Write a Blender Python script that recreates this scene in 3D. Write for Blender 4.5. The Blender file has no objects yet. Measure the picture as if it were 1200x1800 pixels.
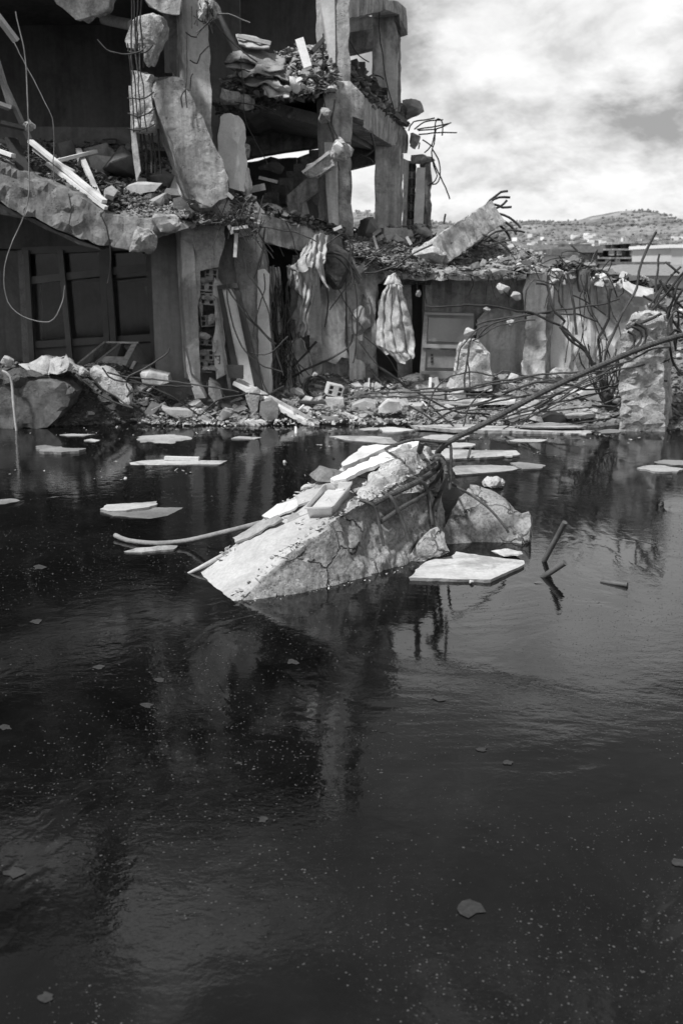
import bpy, bmesh, math, random
import numpy as np
from mathutils import Vector, noise, Matrix
R = random.Random(7)
S = bpy.context.scene
COL = S.collection

# ------------------------------------------------------------------ camera
CAM_H = 2.4
F = 1750.0
TH = math.atan(440 / F)
cd = bpy.data.cameras.new('camera'); cam = bpy.data.objects.new('camera', cd); COL.objects.link(cam)
cam.location = (0, 0, CAM_H); cam.rotation_euler = (math.pi / 2 - TH, 0, 0)
cd.sensor_fit = 'VERTICAL'; cd.sensor_height = 36; cd.lens = 35
cd.clip_start = 0.05; cd.clip_end = 20000
cd.dof.use_dof = True; cd.dof.focus_distance = 7.7; cd.dof.aperture_fstop = 3.0
S.camera = cam
# ------------------------------------------------------------------ light and exposure
SUN_AZ = math.atan2(-0.74, -0.60); SUN_EL = math.radians(58)
SUN_DIR = Vector((math.sin(SUN_AZ) * math.cos(SUN_EL), math.cos(SUN_AZ) * math.cos(SUN_EL), math.sin(SUN_EL)))
sd = bpy.data.lights.new('sun', 'SUN'); sd.energy = 3.6; sd.angle = math.radians(5); sd.color = (1, 1, 1)
sun = bpy.data.objects.new('sun', sd); COL.objects.link(sun)
sun.rotation_euler = SUN_DIR.to_track_quat('Z', 'Y').to_euler()
S.view_settings.view_transform = 'Standard'; S.view_settings.look = 'None'
S.view_settings.exposure = 0.42; S.view_settings.gamma = 1; S.view_settings.use_curve_mapping = False
S.render.engine = 'CYCLES'; S.cycles.use_denoising = True
S.cycles.max_bounces = 6; S.cycles.diffuse_bounces = 3; S.cycles.glossy_bounces = 3
S.cycles.transparent_max_bounces = 6; S.cycles.caustics_reflective = False; S.cycles.caustics_refractive = False
W = bpy.data.worlds.new('World'); S.world = W; W.use_nodes = True
nt = W.node_tree; nt.nodes.clear()
def N(t, tp, **k):
    n = t.nodes.new(tp)
    for a, b in k.items(): setattr(n, a, b)
    return n
def L(t, a, b): t.links.new(a, b)
def mth(t, op, a, b=None, clamp=False):
    n = N(t, 'ShaderNodeMath', operation=op); n.use_clamp = clamp
    for i, v in enumerate((a, b)):
        if v is None: continue
        if isinstance(v, (int, float)): n.inputs[i].default_value = v
        else: L(t, v, n.inputs[i])
    return n.outputs[0]
def ramp(t, fac, stops):
    n = N(t, 'ShaderNodeValToRGB'); cr = n.color_ramp
    while len(cr.elements) > 1: cr.elements.remove(cr.elements[-1])
    cr.elements[0].position = stops[0][0]; cr.elements[0].color = (stops[0][1],) * 3 + (1,)
    for p, v in stops[1:]:
        e = cr.elements.new(p); e.color = (v, v, v, 1)
    L(t, fac, n.inputs[0]); return n.outputs[0]
def nz(t, vec, scale, detail=4, rough=0.55, dist=0.0):
    n = N(t, 'ShaderNodeTexNoise'); n.inputs['Scale'].default_value = scale
    n.inputs['Detail'].default_value = detail; n.inputs['Roughness'].default_value = rough
    n.inputs['Distortion'].default_value = dist
    if vec is not None: L(t, vec, n.inputs['Vector'])
    return n.outputs[0]
out = N(nt, 'ShaderNodeOutputWorld'); bg = N(nt, 'ShaderNodeBackground'); bg.inputs['Strength'].default_value = 0.1
sky = N(nt, 'ShaderNodeTexSky', sky_type='NISHITA', sun_disc=False)
sky.sun_elevation = SUN_EL; sky.sun_rotation = SUN_AZ; sky.dust_density = 1.5
bw = N(nt, 'ShaderNodeRGBToBW'); L(nt, sky.outputs[0], bw.inputs[0])
tc = N(nt, 'ShaderNodeTexCoord'); sx = N(nt, 'ShaderNodeSeparateXYZ'); L(nt, tc.outputs['Generated'], sx.inputs[0])
zz = mth(nt, 'MAXIMUM', sx.outputs[2], 0.0); zd = mth(nt, 'ADD', zz, 0.42)
cx = N(nt, 'ShaderNodeCombineXYZ'); L(nt, mth(nt, 'DIVIDE', sx.outputs[0], zd), cx.inputs[0]); L(nt, mth(nt, 'DIVIDE', sx.outputs[1], zd), cx.inputs[1])
mp = N(nt, 'ShaderNodeMapping'); L(nt, cx.outputs[0], mp.inputs[0]); mp.inputs['Location'].default_value = (4.288, 18.5495, 0); mp.inputs['Rotation'].default_value = (0, 0, 0.5)
cl = nz(nt, mp.outputs[0], 2.7, 11, 0.60, 0.22)
lowb = mth(nt, 'MULTIPLY', mth(nt, 'SUBTRACT', 0.40, zz), 0.30)       # cloud cover thickens towards the horizon
cov = ramp(nt, mth(nt, 'ADD', cl, lowb), [(0.46, 0.0), (0.53, 0.6), (0.60, 1.0)])
cl2 = nz(nt, mp.outputs[0], 6.5, 10, 0.6, 0.15)
clb = ramp(nt, cl2, [(0.34, 0.68), (0.46, 0.88), (0.58, 1.0)])
skyv = mth(nt, 'MULTIPLY', bw.outputs[0], 1.0)
cloudv = mth(nt, 'MULTIPLY', clb, 7.5)
skyb = mth(nt, 'MINIMUM', skyv, 3.0)
mixw = N(nt, 'ShaderNodeMix'); mixw.data_type = 'FLOAT'
L(nt, cov, mixw.inputs[0]); L(nt, skyb, mixw.inputs[2]); L(nt, cloudv, mixw.inputs[3])
L(nt, mixw.outputs[0], bg.inputs[0]); L(nt, bg.outputs[0], out.inputs[0])

# ------------------------------------------------------------------ helpers
CT, ST = math.cos(TH), math.sin(TH)
def ray(px, py):
    x = (px - 600) / F; y = (900 - py) / F
    return Vector((x, CT + y * ST, -ST + y * CT))
def P(px, py, Y):
    d = ray(px, py); return Vector((0, 0, CAM_H)) + d * (Y / d.y)
def G(px, py, z=0.0):
    d = ray(px, py); return Vector((0, 0, CAM_H)) + d * ((z - CAM_H) / d.z)
def PPL(pts, Y=None):
    return [P(p[0], p[1], p[2] if len(p) > 2 else Y) for p in pts]

def tag(o, label=None, cat=None, group=None, kind=None):
    if label: o['label'] = label
    if cat: o['category'] = cat
    if group: o['group'] = group
    if kind: o['kind'] = kind
    return o
def empty(name, loc, label=None, cat=None, group=None):
    o = bpy.data.objects.new(name, None); COL.objects.link(o); o.location = loc; o.empty_display_size = 0.2
    return tag(o, label, cat, group)
def mobj(name, me, mat, parent=None, loc=None):
    """link a mesh given in world coordinates; its origin becomes its base centre (or the parent's origin)"""
    o = bpy.data.objects.new(name, me); COL.objects.link(o)
    if parent is not None:
        o.parent = parent
        q = parent
        off = Vector((0, 0, 0))
        while q is not None: off += q.location; q = q.parent
        me.transform(Matrix.Translation(-off))
    else:
        n = len(me.vertices)
        if loc is None and n:
            a = np.empty(n * 3); me.vertices.foreach_get('co', a); a = a.reshape(-1, 3)
            loc = Vector(((a[:, 0].min() + a[:, 0].max()) / 2, (a[:, 1].min() + a[:, 1].max()) / 2, a[:, 2].min()))
        me.transform(Matrix.Translation(-loc)); o.location = loc
    if mat is not None:
        me.materials.clear(); me.materials.append(mat)
    return o
def bm_me(bm, name, smooth=None):
    me = bpy.data.meshes.new(name); bm.to_mesh(me); bm.free()
    if smooth is not None:
        me.polygons.foreach_set('use_smooth', [True] * len(me.polygons))
        me.set_sharp_from_angle(angle=math.radians(smooth))
    return me
def raw_me(name, v, f, smooth=None):
    me = bpy.data.meshes.new(name); me.from_pydata([tuple(p) for p in v], [], f); me.update()
    if smooth is not None:
        me.polygons.foreach_set('use_smooth', [True] * len(me.polygons))
        me.set_sharp_from_angle(angle=math.radians(smooth))
    return me
def fr(v, sc, seed, octv=4):
    return noise.fractal(Vector(v) * sc + Vector((seed * 3.7, seed * 1.3, -seed * 2.1)), 1.0, 2.0, octv)
def roughen(bm, edge=0.1, amp=0.015, chip=0.03, seed=0, freq=6.0, maxv=9000, edgefn=None):
    bmesh.ops.recalc_face_normals(bm, faces=bm.faces)
    bmesh.ops.triangulate(bm, faces=bm.faces)
    for it in range(8):
        es = [e for e in bm.edges if e.calc_length() > edge * 1.5]
        if not es or len(bm.verts) > maxv: break
        bmesh.ops.subdivide_edges(bm, edges=es, cuts=1)
        bmesh.ops.triangulate(bm, faces=[f for f in bm.faces if len(f.verts) > 3])
    bm.normal_update()
    mv = []
    for v in bm.verts:
        vd = noise.voronoi(v.co * freq * 0.8 + Vector((seed, 0, 0)))[0]
        d = amp * (fr(v.co, freq, seed, 6) * 0.9 + 1.3 * (min(.35, vd[1] - vd[0]) - 0.2))
        sharp = False
        for e in v.link_edges:
            if len(e.link_faces) == 2 and e.calc_face_angle(0) > 0.6: sharp = True; break
        off = v.normal * d
        if sharp and chip:
            c = max(0.0, fr(v.co, freq * 0.8, seed + 9, 3) + 0.25)
            off -= v.normal * chip * c
        mv.append(off)
    for v, o in zip(bm.verts, mv): v.co += o
def solid(name, pts, faces, mat, parent=None, edge=0.1, amp=0.015, chip=0.03, seed=None, freq=6.0, smooth=20):
    bm = bmesh.new(); vs = [bm.verts.new(p) for p in pts]
    for f in faces: bm.faces.new([vs[i] for i in f])
    roughen(bm, edge, amp, chip, R.random() * 50 if seed is None else seed, freq)
    return mobj(name, bm_me(bm, name, smooth), mat, parent)
def hull(name, pts, mat, parent=None, edge=0.1, amp=0.03, chip=0.02, seed=None, freq=5.0, smooth=12):
    edge = max(.03, edge * .75)
    bm = bmesh.new()
    for p in pts: bm.verts.new(p)
    r = bmesh.ops.convex_hull(bm, input=bm.verts)
    junk = list({g for g in r['geom_interior'] + r['geom_unused'] if isinstance(g, bmesh.types.BMVert)})
    bmesh.ops.delete(bm, geom=junk, context='VERTS')
    roughen(bm, edge, amp, chip, R.random() * 50 if seed is None else seed, freq)
    return mobj(name, bm_me(bm, name, smooth), mat, parent)
def prism(name, poly, Y, dv, mat, parent=None, **k):
    """outline seen from the front at its own distance, given real thickness along dv"""
    fr_ = PPL(poly, Y); dv = Vector(dv); n = len(fr_)
    pts = fr_ + [p + dv for p in fr_]
    faces = [list(range(n)), list(range(2 * n - 1, n - 1, -1))] + [[i, i + n, (i + 1) % n + n, (i + 1) % n] for i in range(n)]
    return solid(name, pts, faces, mat, parent, **k)
BOXF = [[0, 1, 2, 3], [7, 6, 5, 4], [0, 4, 5, 1], [1, 5, 6, 2], [2, 6, 7, 3], [3, 7, 4, 0]]
def boxp(name, x0, x1, y0, y1, z0, z1, mat, parent=None, **k):
    pts = [Vector(p) for p in ((x0, y0, z0), (x1, y0, z0), (x1, y1, z0), (x0, y1, z0), (x0, y0, z1), (x1, y0, z1), (x1, y1, z1), (x0, y1, z1))]
    return solid(name, pts, BOXF, mat, parent, **k)
def bar_pts(a, b, w, t, up=Vector((0, 0, 1))):
    a, b = Vector(a), Vector(b); d = (b - a).normalized(); s = d.cross(up)
    if s.length < 1e-3: s = Vector((1, 0, 0))
    s.normalize(); u = s.cross(d).normalized()
    return [a + s * w / 2 * i + u * t / 2 * j for i, j in ((-1, -1), (1, -1), (1, 1), (-1, 1))] + [b + s * w / 2 * i + u * t / 2 * j for i, j in ((-1, -1), (1, -1), (1, 1), (-1, 1))]
def bar(name, a, b, w, t, mat, parent=None, up=Vector((0, 0, 1)), bend=0.0):
    pts = bar_pts(a, b, w, t, up)
    if bend:
        m = [(pts[i] + pts[i + 4]) / 2 + Vector((0, 0, -bend)) for i in range(4)]
        pts = pts[:4] + m + pts[4:]
        f = [[3, 2, 1, 0], [8, 9, 10, 11]] + [[i + k, (i + 1) % 4 + k, (i + 1) % 4 + k + 4, i + k + 4] for k in (0, 4) for i in range(4)]
    else: f = BOXF
    return mobj(name, raw_me(name, pts, f), mat, parent)
def spline(pts, step):
    pts = [Vector(p) for p in pts]
    if len(pts) < 3:
        n = max(2, int((pts[1] - pts[0]).length / step)); return [pts[0].lerp(pts[1], i / n) for i in range(n + 1)]
    o = []; ext = [pts[0] * 2 - pts[1]] + pts + [pts[-1] * 2 - pts[-2]]
    for i in range(1, len(ext) - 2):
        a, b, c, d = ext[i - 1:i + 3]; n = max(2, int((c - b).length / step))
        for k in range(n):
            t = k / n
            o.append(0.5 * ((2 * b) + (c - a) * t + (2 * a - 5 * b + 4 * c - d) * t * t + (3 * b - a - 3 * c + d) * t ** 3))
    o.append(pts[-1]); return o
def tube_vf(path, r, seg=6, ribs=False, taper=None, flatten=1.0):
    v, f = [], []
    up = Vector((0.13, 0.2, 1)).normalized(); n = len(path)
    for i, p in enumerate(path):
        d = (path[min(i + 1, n - 1)] - path[max(i - 1, 0)])
        if d.length < 1e-6: d = Vector((1, 0, 0))
        d.normalize(); s = d.cross(up)
        if s.length < 0.05: s = d.cross(Vector((1, 0, 0)))
        s.normalize(); u = s.cross(d)
        rr = r * (taper(i / (n - 1)) if taper else 1)
        for k in range(seg):
            a = 2 * math.pi * k / seg
            q = rr
            if ribs: q *= 1 + (0.16 if (i + (k > seg // 2)) % 2 == 0 else -0.04)
            v.append(p + s * math.cos(a) * q + u * math.sin(a) * q * flatten)
    for i in range(n - 1):
        for k in range(seg):
            f.append([i * seg + k, i * seg + (k + 1) % seg, (i + 1) * seg + (k + 1) % seg, (i + 1) * seg + k])
    f.append(list(range(seg))[::-1]); f.append([(n - 1) * seg + k for k in range(seg)])
    return v, f
def tube(name, pts, r, mat, parent=None, seg=6, step=0.06, ribs=False, taper=None, wob=0.0, flatten=1.0):
    path = spline(pts, step)
    if wob:
        sd_ = R.random() * 99
        path = [p + Vector((fr(p, 2.5, sd_, 4), fr(p, 2.5, sd_ + 3, 4), fr(p, 2.5, sd_ + 7, 4))) * wob for p in path]
    v, f = tube_vf(path, r, seg, ribs, taper, flatten)
    return mobj(name, raw_me(name, v, f, 60 if not ribs else 25), mat, parent)
def cloth(name, rows, mat, nu=26, nv=30, folds=5, amp=0.05, seed=1, parent=None, th=0.006, ragged=0.0, crumple=0.0):
    """hanging sheet: rows of (px, py, Y) from the top to the hem"""
    rows = [PPL(r_) for r_ in rows]
    def samp(lst, t):
        x = t * (len(lst) - 1); i = min(int(x), len(lst) - 2); return lst[i].lerp(lst[i + 1], x - i)
    rr = [[samp(r_, i / nu) for i in range(nu + 1)] for r_ in rows]
    v, f = [], []
    for j in range(nv + 1):
        t = j / nv
        for i in range(nu + 1):
            col = [q[i] for q in rr]
            x = t * (len(col) - 1); k = min(int(x), len(col) - 2); u = x - k; u = u * u * (3 - 2 * u)
            p = col[k].lerp(col[k + 1], u).copy()
            s = i / nu
            ph = s * folds * math.pi * 2 + 1.7 * math.sin(t * 2.1 + seed) + seed
            a = amp * (0.5 + 0.5 * t)
            p.y += a * math.sin(ph) + a * 0.5 * math.sin(ph * 1.9 + seed)
            p.x += a * 0.35 * math.cos(ph)
            if crumple:
                p += Vector((fr(p, 3.5, seed, 3), fr(p, 3.5, seed + 5, 3) * 1.6, fr(p, 3.5, seed + 8, 3))) * crumple
            p += Vector((0, fr(p, 9, seed + 2, 3) * .03, 0))
            if ragged and t > 0.8: p.z += ragged * noise.noise(Vector((s * 14, seed, 0))) * (t - 0.8) * 5
            v.append(p)
    w = nu + 1
    for j in range(nv):
        for i in range(nu): f.append([j * w + i, j * w + i + 1, (j + 1) * w + i + 1, (j + 1) * w + i])
    o = mobj(name, raw_me(name, v, f, 80), mat, parent)
    m = o.modifiers.new('thickness', 'SOLIDIFY'); m.thickness = th
    return o
def ragged_poly(pts, amp, seg, seed):
    o = []; n = len(pts)
    for i in range(n):
        a, b = pts[i], pts[(i + 1) % n]; k = max(1, int((b - a).length / seg))
        nrm = Vector((-(b - a).y, (b - a).x, 0)).normalized()
        for j in range(k):
            p = a.lerp(b, j / k); q = (fr(p, 9, seed, 5) + .5 * max(0, fr(p, 4, seed + 6, 2))) * amp if j else 0
            o.append(p + nrm * q)
    return o
def plate(name, poly, th, mat, z=0.012, amp=0.02, seg=0.05, parent=None, tilt=(0, 0), seed=None, warp=0.006):
    """flat broken sheet lying on the water, outline by ground points"""
    seed = R.random() * 60 if seed is None else seed
    base = ragged_poly([G(x, y, z) for x, y in poly], amp, seg, seed)
    c = sum(base, Vector()) / len(base)
    def up(p, dz): return Vector((p.x, p.y, z + dz + (p.x - c.x) * tilt[0] + (p.y - c.y) * tilt[1] + fr(p, 3, seed + 2, 2) * warp))
    bm = bmesh.new(); t = [bm.verts.new(up(p, 0)) for p in base]
    bo = [bm.verts.new(up(p + (c - p) * (0.02 + 0.03 * abs(fr(p, 12, seed + 4, 2))), -th)) for p in base]
    bm.faces.new(t)
    bm.faces.new(bo[::-1]); n = len(t)
    for i in range(n): bm.faces.new([t[i], bo[i], bo[(i + 1) % n], t[(i + 1) % n]])
    bmesh.ops.recalc_face_normals(bm, faces=bm.faces); bmesh.ops.triangulate(bm, faces=bm.faces)
    return mobj(name, bm_me(bm, name), mat, parent)

# ------------------------------------------------------------------ materials (all neutral greys: the photograph is monochrome)
def mat(name, base=0.3, var=0.25, sc=2.0, fine=28.0, bump=0.4, rough=0.9, pits=0.0, streak=0.0, stain=0.0, spec=0.3, metal=0.0, rand=0.15, bdist=0.01):
    m = bpy.data.materials.new(name); m.use_nodes = True; t = m.node_tree; t.nodes.clear()
    o = N(t, 'ShaderNodeOutputMaterial'); b = N(t, 'ShaderNodeBsdfPrincipled'); L(t, b.outputs[0], o.inputs[0])
    tc = N(t, 'ShaderNodeTexCoord'); oi = N(t, 'ShaderNodeObjectInfo')
    off = N(t, 'ShaderNodeVectorMath', operation='ADD'); L(t, tc.outputs['Object'], off.inputs[0])
    L(t, mth(t, 'MULTIPLY', oi.outputs['Random'], 37.0), off.inputs[1]); vec = off.outputs[0]
    n1 = nz(t, vec, sc, 6, 0.62); n2 = nz(t, vec, fine, 5, 0.65)
    a = ramp(t, n1, [(0.3, 1 - var), (0.5, 1.0), (0.72, 1 + var * 0.8)])
    c = ramp(t, n2, [(0.3, 1 - var * 0.6), (0.5, 1.0), (0.7, 1 + var * 0.5)])
    val = mth(t, 'MULTIPLY', a, c)
    if streak:
        mpn = N(t, 'ShaderNodeMapping'); L(t, vec, mpn.inputs[0]); mpn.inputs['Scale'].default_value = (5.5, 5.5, 0.45)
        s = ramp(t, nz(t, mpn.outputs[0], 1.6, 5, 0.6), [(0.35, 1 - streak), (0.55, 1.0)]); val = mth(t, 'MULTIPLY', val, s)
    if stain:
        s = ramp(t, nz(t, vec, sc * 0.55, 7, 0.7, 0.6), [(0.42, 1 - stain), (0.5, 1.0)]); val = mth(t, 'MULTIPLY', val, s)
    h = mth(t, 'ADD', mth(t, 'MULTIPLY', n2, 0.6), n1)
    if pits:
        vo = N(t, 'ShaderNodeTexVoronoi'); vo.inputs['Scale'].default_value = fine * 1.6; L(t, vec, vo.inputs['Vector'])
        pm = ramp(t, vo.outputs['Distance'], [(0.0, 0.0), (0.28, 1.0)])
        gate = ramp(t, nz(t, vec, sc * 2.2, 4), [(0.48, 1.0), (0.56, 0.0)])
        pit = mth(t, 'MAXIMUM', pm, gate)
        val = mth(t, 'MULTIPLY', val, mth(t, 'ADD', mth(t, 'MULTIPLY', pit, pits), 1 - pits)); h = mth(t, 'ADD', h, mth(t, 'MULTIPLY', pit, 0.7))
    rv = mth(t, 'ADD', mth(t, 'MULTIPLY', oi.outputs['Random'], rand * 2), 1 - rand)
    val = mth(t, 'MULTIPLY', mth(t, 'MULTIPLY', val, rv), base)
    L(t, val, b.inputs['Base Color']); b.inputs['Roughness'].default_value = rough; b.inputs['Metallic'].default_value = metal
    b.inputs['Specular IOR Level'].default_value = spec
    bp = N(t, 'ShaderNodeBump'); bp.inputs['Strength'].default_value = bump; bp.inputs['Distance'].default_value = bdist
    L(t, h, bp.inputs['Height']); L(t, bp.outputs[0], b.inputs['Normal'])
    return m
M = {}
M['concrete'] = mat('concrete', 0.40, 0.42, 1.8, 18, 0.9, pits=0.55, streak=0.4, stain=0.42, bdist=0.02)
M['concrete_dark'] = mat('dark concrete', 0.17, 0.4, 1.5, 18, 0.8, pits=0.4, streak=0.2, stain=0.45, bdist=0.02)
M['inner'] = mat('sooty inner plaster', 0.21, 0.2, 1.0, 14, 0.2, streak=0.2, stain=0.25)  # low grey base for inner faces
M['concrete_shaded'] = mat('shade-toned weathered concrete', 0.25, 0.42, 2.2, 18, 0.9, pits=0.5, streak=0.45, stain=0.4, bdist=0.02)  # shade on the edge beam is put into this darker base colour
M['sheet_grey'] = mat('dusty sheeting', 0.32, 0.4, 4, 40, 0.6, stain=0.4, rand=0.3)
M['plaster'] = mat('pale plaster', 0.60, 0.28, 1.6, 20, 0.6, streak=0.35, stain=0.45, pits=0.35)
M['plaster_white'] = mat('white plaster', 0.66, 0.15, 2.2, 30, 0.4, stain=0.15, pits=0.3)
M['broken'] = mat('broken concrete', 0.44, 0.5, 4.0, 30, 1.0, pits=0.6, stain=0.3, bdist=0.03)
M['rubble'] = mat('rubble dust', 0.21, 0.5, 2.5, 40, 1.0, bdist=0.03)
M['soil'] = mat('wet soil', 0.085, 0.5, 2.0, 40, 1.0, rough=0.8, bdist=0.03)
M['chunk_a'] = mat('mid grey chunk', 0.28, 0.3, 5, 40, 0.8, rand=0.5)
M['chunk_b'] = mat('pale chunk', 0.42, 0.25, 5, 40, 0.7, rand=0.35)
M['chunk_c'] = mat('dark chunk', 0.12, 0.3, 5, 40, 0.8, rand=0.5)
M['brick'] = mat('hollow brick clay', 0.30, 0.2, 8, 60, 0.5, rand=0.3)
M['rebar'] = mat('rusted rebar', 0.060, 0.5, 14, 120, 0.6, rough=0.75, metal=0.3, spec=0.4, rand=0.4)
M['rebar_near'] = mat('near rusted rebar', 0.095, 0.5, 14, 110, 0.6, rough=0.7, metal=0.3, spec=0.4, rand=0.2)
M['cable'] = mat('black cable', 0.03, 0.3, 8, 60, 0.2, rough=0.5, spec=0.5, rand=0.4)
M['cable_pale'] = mat('pale cable', 0.2, 0.3, 8, 60, 0.2, rough=0.6)
M['wood'] = mat('weathered wood', 0.36, 0.3, 3, 40, 0.5, rand=0.4)
M['wood_white'] = mat('white painted batten', 0.62, 0.2, 3, 40, 0.4, rand=0.25)
M['wood_dark'] = mat('dark stained wood', 0.05, 0.3, 3, 40, 0.4, rough=0.6)
M['panel'] = mat('white ceiling board', 0.42, 0.25, 3.5, 30, 0.5, stain=0.35, pits=0.2, rand=0.2)
M['panel_grey'] = mat('damp grey board', 0.22, 0.25, 2.5, 40, 0.35, stain=0.2)
M['cloth'] = mat('pale fabric', 0.5, 0.25, 2.5, 60, 0.3, stain=0.3)
M['cloth_grey'] = mat('grey fabric', 0.3, 0.3, 3, 60, 0.3, stain=0.3)
M['paint_metal'] = mat('grey painted metal', 0.34, 0.15, 2, 40, 0.15, rough=0.5, stain=0.2)
M['rubber'] = mat('rubber', 0.05, 0.3, 6, 60, 0.3, rough=0.6)
M['tray'] = mat('foil tray', 0.62, 0.15, 6, 60, 0.3, rough=0.35, metal=0.4)
M['foam'] = mat('foam', 0.5, 0.15, 10, 60, 0.6)
M['block_top'] = mat('cast concrete top', 0.43, 0.25, 2.6, 34, 0.55, pits=0.25, stain=0.16, rand=0.0, bdist=0.012)

# the block: one cast surface on top, rougher sides with their shade put into a darker base
def block_mat():
    m = bpy.data.materials.new('cast and broken concrete'); m.use_nodes = True; t = m.node_tree; b = t.nodes['Principled BSDF']
    tc = N(t, 'ShaderNodeTexCoord'); vec = tc.outputs['Object']
    n1 = nz(t, vec, 2.2, 7, 0.65); n2 = nz(t, vec, 34, 6, 0.7); n3 = nz(t, vec, 9, 5, 0.65)
    a = mth(t, 'MULTIPLY', ramp(t, n1, [(0.3, 0.78), (0.5, 1.0), (0.7, 1.12)]), ramp(t, n2, [(0.34, 0.5), (0.52, 1.0), (0.68, 1.3)]))
    st = ramp(t, nz(t, vec, 1.7, 8, 0.72, 0.7), [(0.40, 0.68), (0.49, 1.0)])
    vo = N(t, 'ShaderNodeTexVoronoi'); vo.feature = 'DISTANCE_TO_EDGE'; vo.inputs['Scale'].default_value = 2.6
    wv = N(t, 'ShaderNodeVectorMath', operation='ADD'); L(t, vec, wv.inputs[0])
    nn = N(t, 'ShaderNodeTexNoise'); nn.inputs['Scale'].default_value = 5; nn.inputs['Detail'].default_value = 5; L(t, vec, nn.inputs['Vector'])
    sc_ = N(t, 'ShaderNodeVectorMath', operation='SCALE'); sc_.inputs['Scale'].default_value = 0.35; L(t, nn.outputs['Color'], sc_.inputs[0]); L(t, sc_.outputs[0], wv.inputs[1])
    L(t, wv.outputs[0], vo.inputs['Vector'])
    crack = ramp(t, vo.outputs['Distance'], [(0.0, 0.12), (0.012, 0.35), (0.03, 1.0)])
    gate = ramp(t, nz(t, vec, 1.3, 3), [(0.46, 1.0), (0.54, 0.0)])
    ck = mth(t, 'MAXIMUM', crack, gate)
    v2 = N(t, 'ShaderNodeTexVoronoi'); v2.inputs['Scale'].default_value = 55; L(t, vec, v2.inputs['Vector'])
    pit = ramp(t, v2.outputs['Distance'], [(0.0, 0.3), (0.25, 1.0)])
    pit = mth(t, 'MAXIMUM', pit, ramp(t, n3, [(0.52, 1.0), (0.60, 0.0)]))
    val = mth(t, 'MULTIPLY', mth(t, 'MULTIPLY', mth(t, 'MULTIPLY', a, st), mth(t, 'MULTIPLY', ck, pit)), 0.34)
    L(t, val, b.inputs['Base Color']); b.inputs['Roughness'].default_value = 0.9; b.inputs['Specular IOR Level'].default_value = 0.25
    h = mth(t, 'ADD', mth(t, 'ADD', mth(t, 'MULTIPLY', n2, 0.7), n3), mth(t, 'MULTIPLY', mth(t, 'MULTIPLY', ck, pit), 1.3))
    bp = N(t, 'ShaderNodeBump'); bp.inputs['Strength'].default_value = 0.85; bp.inputs['Distance'].default_value = 0.018
    L(t, h, bp.inputs['Height']); L(t, bp.outputs[0], b.inputs['Normal'])
    return m
M['block'] = block_mat()

def quilt_mat(name, base, scale):
    m = mat(name, base, 0.2, 3, 50, 0.3, stain=0.25); t = m.node_tree
    b = [n for n in t.nodes if n.type == 'BSDF_PRINCIPLED'][0]
    src = b.inputs['Base Color'].links[0].from_socket
    tcn = N(t, 'ShaderNodeTexCoord'); sp = N(t, 'ShaderNodeSeparateXYZ'); L(t, tcn.outputs['Object'], sp.inputs[0])
    u = mth(t, 'SINE', mth(t, 'MULTIPLY', mth(t, 'ADD', sp.outputs[0], sp.outputs[2]), scale)); v = mth(t, 'SINE', mth(t, 'MULTIPLY', mth(t, 'SUBTRACT', sp.outputs[0], sp.outputs[2]), scale))
    g = ramp(t, mth(t, 'MULTIPLY', u, v), [(0.0, 1.0), (0.12, 0.75), (0.5, 1.0)])
    L(t, mth(t, 'MULTIPLY', src, g), b.inputs['Base Color']); return m
M['quilt'] = quilt_mat('quilted blanket', 0.5, 34)
M['checked'] = quilt_mat('checked cloth', 0.40, 45)

def glass_mat():
    m = bpy.data.materials.new('dusty window glass'); m.use_nodes = True; t = m.node_tree; t.nodes.clear()
    o = N(t, 'ShaderNodeOutputMaterial'); mx = N(t, 'ShaderNodeMixShader'); g = N(t, 'ShaderNodeBsdfGlossy'); tr = N(t, 'ShaderNodeBsdfTransparent')
    g.inputs['Roughness'].default_value = 0.12; g.inputs['Color'].default_value = (.6, .6, .6, 1); tr.inputs['Color'].default_value = (.75, .75, .75, 1)
    fz = N(t, 'ShaderNodeFresnel'); fz.inputs[0].default_value = 1.45
    L(t, fz.outputs[0], mx.inputs[0]); L(t, tr.outputs[0], mx.inputs[1]); L(t, g.outputs[0], mx.inputs[2]); L(t, mx.outputs[0], o.inputs[0]); return m
M['glass'] = glass_mat()

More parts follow.
